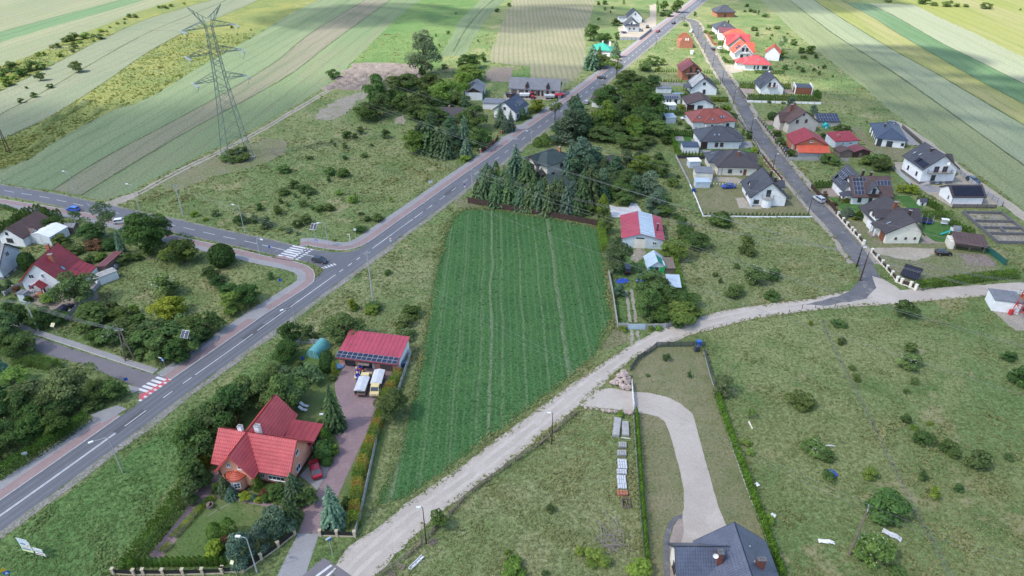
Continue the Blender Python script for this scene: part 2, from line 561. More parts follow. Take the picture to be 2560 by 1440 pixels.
REG.append(([(-6000,-2500),(6000,-2500),(6000,9000),(-6000,9000)],'meadow'))
# --- fields on the pylon side, strip by strip
b1 = [(-60,452),(0,425),(67,400),(155,342),(244,294),(283,275),(333,261),(389,236),(433,208),(500,167),(640,88),(718,39),(795,0),(865,-45)]
d1 = [(130,476),(250,400),(417,311),(530,250),(640,186),(695,150),(773,86),(876,22),(912,0),(968,-45)]
d2 = [(200,490),(347,400),(500,311),(640,236),(737,178),(834,103),(976,0),(1032,-45)]
b9 = [(268,500),(330,476),(400,440),(470,404),(545,369),(640,320),(720,274),(808,222),(854,183),(918,119),(987,50),(1051,0),(1105,-45)]
b2 = [(-60,380),(0,350),(111,300),(203,244),(278,194),(361,136),(444,89),(514,58),(640,3),(740,-45)]
b3 = [(-60,320),(0,286),(92,239),(192,181),(283,128),(361,86),(444,50),(528,17),(565,0),(660,-45)]
b4 = [(-60,258),(0,228),(119,169),(244,103),(361,50),(489,11),(530,0),(640,-45)]
b5 = [(-60,196),(0,167),(92,133),(155,103),(244,69),(333,33),(403,11),(440,0),(560,-45)]
b6 = [(-60,130),(0,106),(139,64),(278,25),(361,0),(510,-45)]
b7 = [(-60,100),(0,80),(139,42),(236,17),(300,0),(450,-45)]
b8 = [(-60,10),(60,-12),(200,-45)]
def between(name,a,b,z,m,grass=None,label=None,jit=0.5):
 return sheet(name,a + b[::-1],z,m,grass,jit,4.0,label)
between('field',b1,d1,0.01,m_wh1,'wheat','grey green grain field beside the overgrown ditch')
between('field',d1,d2,0.02,m_wh2,'wheat','brownish thin grain strip between two dark furrows')
between('field',d2,b9,0.01,m_wh3,'wheat','green grain field along the sandy farm track')
between('waste_strip',b2,b1,0.01,m_waste,'waste','yellow green uncropped strip with a grassy ditch')
between('field',b3,b2,0.01,m_rye,'wheat','pale rye field beside the uncropped strip')
between('field',b4,b3,0.02,m_rye,'wheat','pale rye field below the row of wild bushes')
between('bush_strip',b5,b4,0.01,m_waste,'waste','grassy strip where wild bushes grow between fields')
between('field',b6,b5,0.02,m_cream,'wheat','cream coloured rye field beyond the wild bushes')
between('field',b7,b6,0.03,m_strip,None,'narrow bright green strip between cream fields')
between('field',b8,b7,0.01,m_cream,None,'cream coloured rye field beyond the bright green strip')
sheet('meadow',[(854,183),(918,119),(987,50),(1051,0),(1105,-45),(1260,-45),(1201,0),(1154,47),(1107,131),(1100,175),(1040,165),(900,162)],0.02,m_lush,'meadow',0.6,4.0)
s2l = [(1100,140),(1107,131),(1154,47),(1201,0),(1250,-45)]
s2r = [(1162,138),(1185,95),(1212,50),(1262,0),(1310,-45)]
between('field',s2l,s2r,0.03,m_wh1,None,'narrow grain strip with a dark furrow beside the young corn')
sheet('field',[(1221,153),(1235,110),(1250,71),(1273,19),(1282,0),(1300,-45),(1500,-45),(1488,0),(1474,54),(1462,94),(1464,130),(1468,165),(1445,190),
 (1422,208),(1380,203),(1325,196),(1325,165),(1283,163)],0.02,m_corn,None,0.4,3.0,'young corn field in pale soil rows')
sheet('plot',pp('v3',235,760,300,712,520,715,500,870,330,865,225,850),0.02,m_soil,None,0.3,3.0,'ploughed brown garden plot behind the farm')
sheet('plot',pp('v3',510,750,700,720,700,830,500,850),0.03,m_lush,'lush',0.3,3.0,'green vegetable plot behind the farm')
# --- fields behind the new houses
r1 = [(1860,-40),(1900,0),(1939,34),(2007,99),(2040,123),(2102,173),(2165,221),(2215,267),(2257,300),(2303,337),(2361,378),(2410,415),(2489,467),(2560,522),(2660,590)]
r2 = [(1920,-40),(1973,0),(2040,52),(2092,90),(2186,150),(2286,217),(2402,300),(2560,413),(2700,512)]
r3 = [(1985,-40),(2040,3),(2098,42),(2148,73),(2227,121),(2321,173),(2411,225),(2538,300),(2700,395)]
r4 = [(2040,-40),(2117,8),(2186,46),(2265,96),(2352,146),(2457,206),(2560,260),(2700,335)]
r5 = [(2171,8),(2240,42),(2348,104),(2436,148),(2560,210),(2700,280)]
r6 = [(2286,12),(2352,46),(2436,83),(2560,144),(2700,215)]
between('field',r1,r2,0.01,m_r12,'wheat','pale green barley field behind the new houses')
between('field',r2,r3,0.02,m_r23,'wheat','silvery grain strip between barley and yellow mustard')
between('field',r3,r4,0.01,m_r34,None,'yellow flowering strip between silvery grain and clover')
sheet('field',r4[1:] + r5[::-1],0.02,m_r45,None,0.4,4.0,'green clover strip beside the yellow strip')
sheet('field',r5 + r6[::-1],0.03,m_r56,None,0.4,4.0,'whitish rye strip beyond the clover')
sheet('meadow',[(2286,12),(2352,46),(2436,83),(2560,144),(2700,215),(2700,-20),(2500,-20),(2200,0)],0.02,m_r34,None,0.4,4.0)
# --- the crop in the middle and the wild plots
crop_px = [(1146,533),(1165,522),(1230,522),(1350,540),(1460,560),(1496,572),(1506,620),(1517,700),(1529,780),(1527,815),(1510,845),(1482,897),(1410,955),(1262,1068),(1112,1176),
 (1020,1240),(958,1262),(935,1268),(960,1215),(985,1160),(1010,1085),(1040,960),(1062,840),(1090,680),(1110,595),(1126,555)]
sheet('field',crop_px,0.03,m_crop,'crop',0.3,1.5,'bright green crop field in the middle of the plots')
sheet('meadow',[(1000,1150),(1040,960),(1062,840),(1090,680),(1126,545),(1165,500),(1100,560),(960,650),(800,765),(740,830),(840,830),(1030,850),(1030,900),(985,1010),(930,1250),(905,1340),(975,1260)],
 0.01,m_dry,'dry',0.5,2.0)
sheet('meadow',[(-60,1390),(0,1350),(130,1260),(400,1085),(700,860),(745,830),(720,930),(600,1010),(480,1150),(280,1420),(270,1500),(-60,1500)],0.01,m_lush,'lush',0.5,2.0)
sheet('meadow',[(1650,560),(1720,530),(1750,545),(2030,545),(2120,625),(2150,680),(2140,700),(2060,738),(1900,770),(1750,810),(1730,760),(1690,640)],0.01,m_dry,'dry',0.5,2.0)
sheet('meadow',[(1760,860),(1900,800),(2050,780),(2240,765),(2480,735),(2700,720),(2800,1500),(1950,1500),(1900,1300),(1850,1100),(1790,960)],0.01,m_meadow,'meadow',0.5,3.0)
sheet('meadow',[(1100,1290),(1250,1195),(1400,1085),(1460,1020),(1560,1040),(1600,1250),(1625,1500),(860,1500),(990,1390)],0.01,m_dry,'dry',0.5,2.0)
sheet('meadow',[(150,800),(230,740),(330,650),(420,610),(560,650),(740,680),(750,700),(700,740),(480,890),(410,920),(250,860)],0.01,m_meadow,'dry',0.5,2.0)
sheet('meadow',[(330,490),(470,420),(700,300),(830,230),(1000,240),(1200,350),(1170,400),(1050,480),(870,600),(740,590),(500,545),(330,510)],0.005,m_meadow,'dry',0.5,3.0)
sheet('worn_ground',[(400,455),(520,400),(600,365),(680,345),(720,355),(715,385),(640,415),(540,440),(430,480)],0.02,m_worn,None,0.8,2.0)
sheet('bare_ground',pp('v2',510,1070,560,1000,640,960,720,900,800,870,900,835,1000,830,990,880,900,920,880,970,790,1030,700,1080,600,1085),0.03,m_bare,None,0.8,1.5)
sheet('bare_ground',pp('v2',1260,1060,1330,1040,1350,1100,1330,1120,1250,1120),0.03,m_bare,None,0.5,1.5)
sheet('spoil_ground',pp('v2',625,790,720,720,800,650,880,575,1000,560,1250,568,1420,575,1490,660,1480,700,1280,800,1150,830,1000,820,690,800),0.04,m_soil,None,0.6,2.0)
sheet('worn_ground',[(1130,500),(1195,495),(1300,530),(1500,565),(1505,590),(1480,572),(1350,545),(1230,528),(1160,526)],0.015,m_worn,'dry',0.4,2.0)
sheet('worn_ground',[(1508,570),(1525,700),(1540,800),(1560,830),(1575,850),(1535,870),(1500,880),(1528,830),(1533,780),(1517,680)],0.02,m_worn,'dry',0.4,2.0)
# ================================================================== ROADS
main_px = [(-140,1390),(0,1290),(145,1187),(289,1083),(365,1027),(455,961),(560,887),(688,795),(783,727),(839,687),(925,626),(1000,571),(1085,510),(1168,449),(1243,396),(1292,359),
 (1351,315),(1453,241),(1519,189),(1602,122),(1665,70),(1740,11),(1810,-45)]
MAIN = smooth_line([G(*p).xy for p in main_px],3.0)
side_px = [(-160,450),(0,475),(42,482),(114,494),(215,516),(316,538),(431,563),(550,590),(631,607),(730,630),(790,643),(850,663),(872,672)]
SIDE = smooth_line([G(*p).xy for p in side_px],3.0)
RW = 3.05
ribbon('road',MAIN,-RW,RW,0.05,m_asph,label='grey asphalt main road running diagonally past the junction')
ribbon('verge',MAIN,RW - 0.1,RW + 1.6,0.045,m_verge,jit=0.35,label='dusty verge along the main road',grass=None)
ribbon('road',SIDE,-2.9,2.9,0.055,m_asph,label='grey asphalt side road joining the main road at a crossing')
ribbon('verge',SIDE,-3.6,-2.85,0.045,m_verge,jit=0.25,label='dusty edge of the side road')
ribbon('verge',SIDE,2.85,3.4,0.045,m_verge,jit=0.2,label='dusty lower edge of the side road')
# mouth of the junction
sheet('road',pp('w2',1390,830,1540,965,1520,1005,1440,1075,1900,800,2100,640,1980,720,1880,770,1780,800,1640,800,1500,785),0.06,m_asph,None,0.0,3.0)
m_white = m_line
m_wear = gmat("worn_asphalt",(0.140,0.144,0.158),(0.125,0.128,0.142),(0.155,0.158,0.172),big=0.08,mid=0.4,fine=9.0,bump=0.1,bdist=0.01,grain=0.1,rough=0.75)
m_patch = gmat("patched_asphalt",(0.085,0.087,0.094),(0.095,0.097,0.105),(0.078,0.080,0.086),big=0.3,mid=0.8,fine=9.0,bump=0.2,bdist=0.01,grain=0.1,rough=0.8)
for d_ in (-2.25,-0.95,0.55,1.85):
 ribbon('lane_wear',MAIN,d_,d_ + 0.42,0.0535,m_wear,jit=0.06,label='paler tyre worn strip of the main road lane',reg=False)
for px_,w_ in (((300,1095),.9),((610,862),1.1),((1125,492),1.0),((700,800),.7)):
 i_ = min(range(len(MAIN)),key=lambda k: (MAIN[k] - G(*px_).xy).length)
 ribbon('road_patch',MAIN[i_:i_ + 3],-w_,w_ * .6,0.0555,m_patch,label='darker repaired patch in the main road',reg=False)
mk = thing('road_marking','white painted centre line along the main road','road marking',(0,0,0))
sA,sB = near_s(MAIN,(289,1083)),near_s(MAIN,(452,963))
sC,sD = near_s(MAIN,(566,883)),near_s(MAIN,(705,783))
sE,sF = near_s(MAIN,(839,687)),near_s(MAIN,(915,633))
sG = near_s(MAIN,(1000,571))
for dd in (-0.13,0.13):
 dashes(mk,MAIN,(30,0.001),0.14,dd,0.058,m_white,0,sA)
dashes(mk,MAIN,(2.2,2.6),0.16,0,0.058,m_white,sA + 2,near_s(MAIN,(345,1040)))
dashes(mk,MAIN,(9,1.6),0.16,0,0.058,m_white,near_s(MAIN,(345,1040)),near_s(MAIN,(385,1012)))
dashes(mk,MAIN,(2.2,2.6),0.16,0,0.058,m_white,near_s(MAIN,(392,1006)),near_s(MAIN,(480,943)))
dashes(mk,MAIN,(16,1.4),0.16,0,0.058,m_white,near_s(MAIN,(485,940)),sD)
dashes(mk,MAIN,(5,2.0),0.18,0,0.058,m_white,sD + 1.5,near_s(MAIN,(735,762)))
dashes(mk,MAIN,(22,1.0),0.20,0,0.058,m_white,near_s(MAIN,(735,762)),sE)
dashes(mk,MAIN,(1.5,2.0),0.2,0,0.058,m_white,sE + 1.5,sF)
dashes(mk,MAIN,(20,0.6),0.20,0,0.058,m_white,sF + 1,sG + 12)
dashes(mk,MAIN,(3.2,4.2),0.16,0,0.058,m_white,sG + 14)
mk = thing('road_marking','white dashed centre line along the side road','road marking',(0,0,0))
dashes(mk,SIDE,(4.2,3.0),0.14,0,0.063,m_white,0,near_s(SIDE,(655,612)))
dashes(mk,SIDE,(24,1),0.16,0,0.063,m_white,near_s(SIDE,(655,612)),near_s(SIDE,(718,628)))
dashes(mk,SIDE,(7,1),0.16,0,0.063,m_white,near_s(SIDE,(760,635)),near_s(SIDE,(785,642)))
def bars(th,view,c0,c1,n,axis,w,z,m,name='stripe'):
 """n painted bars from c0 to c1 (crop pixels), long axis given in crop pixels, width w metres"""
 ox,oy,s = VIEWS[view]
 a0,a1 = G(*pp(view,*c0)[0]).xy,G(*pp(view,*c1)[0]).xy
 for k in range(n):
  f = k / max(1,n - 1)
  cx,cy = c0[0] + (c1[0] - c0[0]) * f,c0[1] + (c1[1] - c0[1]) * f
  p,q = G(*pp(view,cx - axis[0] / 2,cy - axis[1] / 2)[0]).xy,G(*pp(view,cx + axis[0] / 2,cy + axis[1] / 2)[0]).xy
  t = (a1 - a0).normalized() * w / 2
  MB().add([(*(p - t),z),(*(q - t),z),(*(q + t),z),(*(p + t),z)],[(0,1,2,3)]).build(name,m,th)
zb = thing('zebra_crossing','white zebra crossing over the side road by the junction','crossing')
bars(zb,'w2',(1190,840),(1325,752),6,(135,27),0.62,0.066,m_white)
bars(zb,'w2',(1253,857),(1392,767),7,(26,5),0.5,0.066,m_white)
bars(zb,'w2',(1298,866),(1437,776),7,(26,5),0.5,0.066,m_white)
bars(zb,'w2',(1085,798),(1120,780),2,(60,-35),0.35,0.066,m_white)
gw = thing('give_way_line','white give way dashes where the side road meets the main road','road marking')
bars(gw,'w2',(1545,950),(1655,915),5,(22,14),0.45,0.066,m_white)
# --- pavements along the main and side roads
def pavement(px_or_line,label,w_in=2.0,w_out=2.1,pink=True):
 L = px_or_line if isinstance(px_or_line[0],Vector) else smooth_line([G(*p).xy for p in px_or_line],2.0)
 o = ribbon('pavement',L,-w_out,0.0,0.12,m_grey,thick=0.12,label=label)
 ribbon('cycle_path',L,0.0,w_in,0.124,m_pink if pink else m_grey,thick=0.12,label='pinkish paver strip, ' + label)
 ribbon('kerb',L,w_in,w_in + 0.22,0.13,m_kerb,thick=0.13,label='kerb of the ' + label)
def sub(L,s0,s1,d):
 out,c = [],0.0
 for a,b in zip(L[:-1],L[1:]):
  if s0 <= c <= s1:
   out.append(a)
  c += (b - a).length
 return offset_line(out,d)
OFF = -(RW + 0.22 + 2.0)
sj0,sj1 = near_s(MAIN,(735,762)),near_s(MAIN,(1000,571))
sb0,sb1 = near_s(MAIN,(345,1042)),near_s(MAIN,(470,950))
pavement(sub(MAIN,0,sb0,OFF),'pavement by the hedge below the street corner')
corner = [(-100,488),(0,507),(56,516),(107,524),(156,533),(222,545),(311,568),(433,600),(532,622),(590,635),(651,650),(703,660),(742,670),(762,682),(764,698),(752,712)]
cl = [G(*p).xy for p in corner] + sub(MAIN,sb1,sj0 - 4,OFF)[::-1]
L = smooth_line(cl,2.0)
# travelling right then back down the main road: the road lies on the left hand, so lay it reversed
pavement(L[::-1],'pavement curving from the side road along the main road')
ne = [G(*p).xy for p in pp('w2',1330,705,1420,700,1560,722,1700,742,1800,735,1900,695,2020,615)] + sub(MAIN,sj1,1e9,OFF)
pavement(smooth_line(ne,2.0),'pavement along the main road beyond the junction')
def slab_px(name,px,z,m,label,h=0.0):
 return sheet(name,px,z,m,None,0.0,3.0,label)
for px,lb in ((pp('w2',800,1430,960,1312,1040,1345,910,1440),'grey driveway slab across the pink cycle path'),
 (pp('w3',905,1350,1180,1255,1270,1295,1020,1440),'grey driveway slab at the street corner house'),
 (pp('v7',330,240,450,230,530,262,420,270),'grey driveway slab by the brick gate posts'),
 (pp('v3',540,1330,640,1315,700,1350,580,1380),'grey driveway slab by the white farm house')):
 slab_px('driveway_slab',px,0.134,m_grey,lb)
sheet('crossing_pavement',pp('w2',1050,850,1180,835,1260,875,1240,905,1300,945,1200,935),0.13,m_pink,None,0.0,3.0)
# --- the street with the red cycle crossing
streetB = pp('w3',250,520,345,565,700,682,1100,810,1545,952,1660,945,1845,902,1620,1080,1388,1238,1392,1130,1368,1072,1230,1010,1000,915,800,838,500,760,330,690,200,640)
sheet('street',streetB,0.062,m_asph2,None,0.0,3.0,'purplish asphalt side street ending at the red cycle crossing')
LB = smooth_line([G(*p).xy for p in pp('w3',100,455,300,525,700,655,1100,790,1540,932)],2.0)
ribbon('pavement',LB,-1.35,0.0,0.12,m_grey,thick=0.12,label='pale concrete pavement along the side street')
ribbon('kerb',LB,0.0,0.2,0.13,m_kerb,thick=0.12,label='kerb of the side street')
sheet('cycle_crossing',pp('w3',1840,905,1775,905,1660,985,1500,1090,1395,1155,1395,1215,1500,1150,1700,1010),0.067,m_linered,None,0.0,3.0,'red painted cycle crossing over the side street')
zb = thing('zebra_crossing','white zebra crossing beside the red cycle crossing','crossing')
bars(zb,'w3',(1432,1105),(1655,960),6,(95,30),0.6,0.071,m_white)
bars(zb,'w3',(1405,1205),(1800,925),9,(26,9),0.45,0.071,m_white)
sheet('grass_corner',pp('w3',1280,1050,1390,1080,1392,1110,1320,1140),0.125,m_grey,None,0.0,3.0)
# --- the gravel road and the old street
gl = [(800,1500),(845,1400),(868,1370),(905,1340),(960,1310),(1010,1262),(1130,1185),(1300,1055),(1420,968),(1510,905),(1570,868),(1600,848),(1660,818),(1740,795),(1800,778),(1920,760),(2000,750),(2060,740),(2110,728)]
gr = [(2130,766),(2040,775),(1900,795),(1750,830),(1640,868),(1585,895),(1540,930),(1480,985),(1400,1055),(1250,1170),(1120,1265),(1060,1320),(990,1385),(940,1440),(900,1500)]
sheet('gravel_road',gl + gr,0.05,m_gravel,None,0.25,1.5,'pale gravel road climbing past the green crop field')
sheet('gravel_road',[(2060,740),(2120,728),(2170,745),(2230,728),(2290,722),(2400,716),(2560,706),(2700,695),(2700,724),(2560,730),(2440,742),(2330,752),(2240,760),(2150,766),(2080,772)],
 0.052,m_gravel,None,0.25,1.5,'pale gravel road below the fenced corner plot')
OLD = smooth_line([G(*p).xy for p in [(1690,45),(1732,54),(1749,90),(1771,125),(1792,164),(1818,204),(1844,243),(1867,287),(1890,326),(1915,361),(1944,398),(1978,441),(2010,479),(2045,519),(2092,570),(2133,622),(2160,660)]],3.0)
ribbon('old_street',OLD,-2.7,2.7,0.055,m_asph3,jit=0.2,label='cracked grey asphalt street between the new houses')
ribbon('verge',OLD,-4.6,-2.6,0.045,m_track,jit=0.4,label='sandy edge of the cracked street by the walled gardens')
ribbon('verge',OLD,2.6,4.0,0.045,m_track,jit=0.4,label='sandy edge of the cracked street by the meadows')
sheet('old_street',[(2140,640),(2178,655),(2200,690),(2212,715),(2190,745),(2140,752),(2060,765),(2010,762),(2080,745),(2125,728),(2146,705),(2152,680)],0.058,m_asph3,None,0.25,1.5,
 'cracked asphalt bend where the street meets gravel')
sheet('gravel_road',[(2180,690),(2212,700),(2250,725),(2200,745),(2165,745),(2190,720)],0.061,m_gravel,None,0.2,1.5,'gravel mouth of the street by the fence')
sheet('asphalt_end',pp('w5',740,1560,830,1440,985,1305,1060,1345,1130,1390,1200,1440,1260,1560),0.06,m_asph2,None,0.05,2.0,'end of an asphalt road with white lines')
em = thing('road_marking','white stop lines on the asphalt end of the gravel road','road marking')
bars(em,'w5',(995,1398),(995,1398),1,(120,-85),0.45,0.065,m_white)
MB().add([tuple(G(*p) + Vector((0,0,0.065))) for p in pp('w5',925,1440,1045,1352,1058,1362,945,1445)],[(0,1,2,3)]).build('stripe',m_white,em)
MB().add([tuple(G(*p) + Vector((0,0,0.065))) for p in pp('w5',1000,1445,1072,1380,1082,1386,1020,1448)],[(0,1,2,3)]).build('stripe',m_white,em)
# --- farm track under the pylon and the track behind the new houses
TR = smooth_line([G(*p).xy for p in [(262,513),(300,500),(335,484),(400,448),(470,412),(545,377),(640,328),(720,281),(822,222)]],3.0)
ribbon('farm_track',TR,-0.1,1.0,0.04,m_track,jit=0.25,label='sandy wheel rut of the farm track under the pylon')
ribbon('farm_track',TR,1.6,2.7,0.04,m_track,jit=0.25,label='second sandy wheel rut of the farm track')
sheet('farm_track',[(252,512),(300,492),(345,478),(345,490),(300,510),(290,525)],0.042,m_track,None,0.3,1.5)
TB = smooth_line([G(*p).xy for p in [(2222,304),(2245,309),(2294,341),(2337,374),(2398,423),(2468,476),(2526,517),(2560,541),(2680,620)]],3.0)
ribbon('sand_track',TB,-2.0,2.0,0.04,m_sand,jit=0.35,label='sandy track between the barley and the new houses')
sheet('sand_track',pp('v3',1960,60,2035,40,2035,280,1990,300),0.04,m_sand,None,0.2,3.0,'sandy drive beside the double white house')
# --- dark furrow lines between the strips
m_fur = gmat("furrow_grass",(0.07,0.09,0.045),(0.10,0.12,0.06),(0.055,0.075,0.035),big=0.1,mid=0.4,fine=2.0,bump=1.0)
for ln,w in ((d1,0.7),(d2,0.7),(b3,0.7),(b4,0.6),(b2,0.5),(r2,0.8),(r3,0.8),(r4,0.5),(r5,0.6),(b7,0.6),([(1133,131),(1160,80),(1200,30),(1232,0),(1270,-40)],1.0)):
 L = smooth_line([G(*p).xy for p in ln],4.0)
 ribbon('furrow',L,-w / 2,w / 2,0.05,m_fur,jit=0.18,label='dark grassy furrow between two field strips',reg=False)
# ================================================================== YARDS
sheet('lawn',[(300,1416),(395,1300),(500,1180),(545,1110),(600,1010),(690,935),(760,870),(840,885),(1010,935),(985,1000),(945,1160),(893,1330),(800,1335),(735,1330),(600,1410),(560,1425)],
 0.02,m_lawn,'lawn',0.0,3.0,'lawn of the red roofed house')
drive = pp('w6',900,700,940,795,885,880,848,960,858,1060,890,1180,930,1300,975,1440) + pp('w5',1140,250,1135,350,1060,372,1100,440,1105,480,1060,560,1030,622,945,800,920,860,830,935,848,980,800,1120,955,1120,1000,1020,1105,820,1180,650,1240,520) + \
 pp('w6',1300,1430,1420,1150,1480,1060,1530,960,1600,860,1640,790,1400,790)
sheet('paved_drive',drive,0.05,m_pave_r,None,0.0,2.0,'plum coloured paved drive leading to the garage')
sheet('paved_path',pp('w5',-70,985,-25,905,40,785,100,690,170,640,240,700,190,770,215,820,400,862,620,905,760,925,840,930,800,960,690,940,400,893,190,850,110,850,20,1000,-240,1330,-345,1310),
 0.045,m_pave_r,None,0.0,2.0,'plum paved garden path around the bay window')
sheet('parking_slab',pp('w5',810,690,885,605,1032,622,940,800,900,760),0.056,m_grey,None,0.0,2.0,'grey parking slab beside the red roofed house')
sheet('entry_drive',pp('w5',560,1560,640,1440,700,1310,795,1122,955,1122,905,1270,850,1440,810,1560),0.04,m_grey,None,0.0,2.0,'grey paved entry from the road to the gate')
# bottom right plot
sheet('yard',pp('w7',412,205,560,115,740,108,830,150,905,395,1000,650,1150,1080,1310,1520,515,1520,475,1000,440,490,425,380),0.02,m_drylawn,'drylawn',0.0,3.0,'dry mown yard around the gravel drive')
sheet('gravel_drive',pp('w7',90,440,200,360,300,350,420,372,520,378,620,400,700,440,770,500,800,600,840,760,880,900,920,1040,970,1160,800,1260,660,1280,690,1150,718,1050,718,940,690,800,650,660,632,600,610,545,570,515,500,500,430,490,300,470,140,460),
 0.055,m_gravel,None,0.06,1.5,'pale gravel drive curving down to the slate roofed house')
sheet('paved_edge',pp('w7',605,1520,598,1320,606,1200,630,1130,665,1095,712,1082,710,1108,680,1115,655,1150,637,1210,632,1320,640,1520),0.06,m_asph3,None,0.0,2.0,'curved grey paver band beside the slate roofed house')
sheet('paved_terrace',pp('w7',640,1520,636,1240,660,1150,690,1110,712,1108,720,1180,690,1300,700,1520),0.062,m_pave_b,None,0.0,2.0,'beige paved strip beside the slate roofed house')
# plots by the old street
sheet('yard',pp('x3',520,830,700,1310,1200,1320,2330,1300,2060,990,1900,830,1200,840),0.02,m_drylawn,'drylawn',0.0,3.0,'dry yard around the white house with a bay')
sheet('sand_patch',pp('x3',1190,1060,1300,1040,1440,1160,1700,1200,1500,1215,1250,1200),0.03,m_sand,None,0.2,1.5,'bare sand patch in front of the white house')
sheet('yard',pp('x3',330,460,850,440,920,600,1560,600,1800,800,1260,850,820,840,520,800),0.022,m_worn,'drylawn',0.0,3.0,'worn yard around the cream bungalow')
sheet('sand_patch',pp('x3',850,740,1200,740,1300,790,1250,830,860,800),0.03,m_sand,None,0.25,1.5,'sandy wheel tracks beside the cream bungalow')
sheet('lawn',pp('x3',260,100,620,120,680,300,900,330,820,380,640,330,300,240),0.02,m_lawn_g,'lawn',0.0,3.0,'green lawn behind the dark hipped bungalow')
sheet('terrace',pp('x3',255,122,405,125,425,195,275,192),0.035,m_grey,None,0.0,3.0,'square concrete terrace on the lawn')
sheet('terrace',pp('x3',520,165,640,175,680,240,560,235),0.035,m_grey,None,0.0,3.0,'small concrete terrace by the hipped bungalow')
sheet('terrace',pp('x3',640,330,820,330,830,385,650,370),0.035,m_grey,None,0.0,3.0,'concrete yard between bungalow and shed')
sheet('paved_drive',pp('x3',1180,230,1270,195,1420,200,1460,280,1330,310,1190,300),0.035,m_grey,None,0.0,3.0,'grey paved drive beside the hipped bungalow')
sheet('lawn',pp('x3',1300,320,1420,290,1480,380,1380,390),0.03,m_lawn_g,'lawn',0.0,3.0,'small green lawn inside the street wall')
sheet('yard',pp('x2',200,590,560,590,720,850,1130,850,1420,850,1500,890,1300,920,640,910,500,890),0.02,m_worn,'drylawn',0.0,3.0,'worn grass yard in front of the long white house')
sheet('lawn',pp('x2',1150,600,1500,620,1480,840,1260,820,1150,700),0.025,m_lawn_g,'lawn',0.0,3.0,'green lawn with a play tower')
sheet('lawn',pp('x2',110,330,230,340,350,400,640,420,560,480,250,470),0.025,m_lawn_g,'lawn',0.0,3.0,'green lawn around the solar roofed house')
sheet('lawn',pp('x2',850,320,1000,310,1180,470,1000,470),0.025,m_lawn_g,'lawn',0.0,3.0,'green lawn behind the solar roofed house')
sheet('paved_drive',pp('x2',-20,300,30,240,60,225,250,230,230,320,60,325),0.03,m_pave_b,None,0.0,3.0,'brown paved forecourt of the solar roofed house')
sheet('sand_patch',pp('x2',520,905,1000,895,1290,905,1300,960,1200,1000,1090,1045,850,1010,640,960),0.03,m_sand,None,0.3,1.5,'bare sand drive with a parked black car')
sheet('yard',pp('x2',560,930,1000,1050,1500,900,1900,1000,2100,1180,1200,1300,1000,1330,860,1250),0.018,m_worn,'drylawn',0.0,3.0,'worn grass plot with a solar table')
sheet('garden_plot',pp('x2',1540,960,1870,975,1990,1070,1960,1110,1700,1100,1640,1060),0.03,m_soil,None,0.1,2.0,'dug garden bed behind the open shed')
sheet('paved_drive',pp('x2',1145,760,1200,770,1300,830,1420,848,1140,850),0.035,m_pave_b,None,0.0,3.0,'paved strip beside the long white house')
sheet('sand_yard',pp('v6',1180,540,1340,540,1330,640,1420,720,1610,730,1640,700,1760,640,1730,610,1960,790,2120,900,1900,915,1700,910,1500,800,1420,740,1330,700),0.025,m_sand,None,0.1,3.0,'sandy yard around the tall white house')
sheet('paved_terrace',pp('v6',1400,730,1600,740,1620,780,1500,790,1450,760),0.035,m_grey,None,0.0,3.0,'grey paved terrace below the tall white house')
sheet('yard',pp('v6',870,260,950,250,1060,400,1300,430,1450,430,1350,530,1190,530,1060,460),0.02,m_worn,'drylawn',0.0,3.0,'worn lawn in front of the blue roofed bungalow')
sheet('paved_drive',pp('v6',1230,250,1290,260,1420,380,1450,410,1340,400),0.03,m_grey,None,0.0,3.0,'grey drive behind the blue roofed bungalow')
sheet('paved_drive',pp('v6',170,205,310,205,300,280,260,280,200,240),0.03,m_pave_b,None,0.0,3.0,'brown paved forecourt of the beige house')
sheet('lawn',pp('v6',180,240,265,240,230,275,195,270),0.034,m_lawn_g,'lawn',0.0,3.0,'small green lawn of the beige house')
sheet('sand_yard',pp('v4',900,750,1090,760,1100,830,1000,850,930,850),0.03,m_sand,None,0.1,3.0,'sandy forecourt of the red hipped house')
sheet('paved_drive',pp('v4',1060,1025,1230,1035,1230,1080,1120,1090),0.03,m_pave_b,None,0.0,3.0,'beige paved drive of the hedged house')
sheet('paved_drive',pp('v4',1560,1040,1690,1040,1690,1090,1570,1085),0.03,m_pave_b,None,0.0,3.0,'beige paved yard before the flat roofed garage')
sheet('yard',pp('v3',1630,290,1700,260,1860,250,1980,170,2010,300,1870,400,1640,390),0.02,m_sand,None,0.1,3.0,'sandy yard of the double white house')
sheet('farmyard',pp('v3',420,1000,1040,960,1100,990,990,1060,860,1060,420,1060),0.02,m_track,None,0.1,3.0,'beaten farmyard in front of the long barn')
sheet('yard',[(130,790),(60,740),(75,700),(230,690),(250,760),(190,800)],0.02,m_pave_b,None,0.0,3.0,'paved yard before the white house with red roof')
sheet('yard',pp('v8',330,560,420,480,530,470,560,560,540,740,470,900,450,1220,270,1220,210,860,240,700),0.02,m_lush,'lush',0.1,2.0,'grassy yard of the shed with red and blue roof')
sheet('rubble_patch',pp('v8',410,485,520,485,540,560,450,630,385,600,390,540),0.03,m_bare,None,0.3,1.0)
for a in ((340,900,355,1000,370,1130,380,1225),(395,900,410,1000,430,1130,440,1225),(395,1300,400,1380,395,1440),(460,1310,465,1380,480,1430)):
 ribbon('wheel_rut',smooth_line([G(*p).xy for p in pp('v8',*a)],1.0),-0.35,0.35,0.045,m_track,jit=0.12,label='worn wheel rut in the shed yard')
sheet('yard',pp('v7',380,560,640,560,900,560,1080,700,1280,900,1270,1040,700,940,100,820),0.01,m_lawn,'lawn',0.0,3.0,'shaded yard under the spruces')
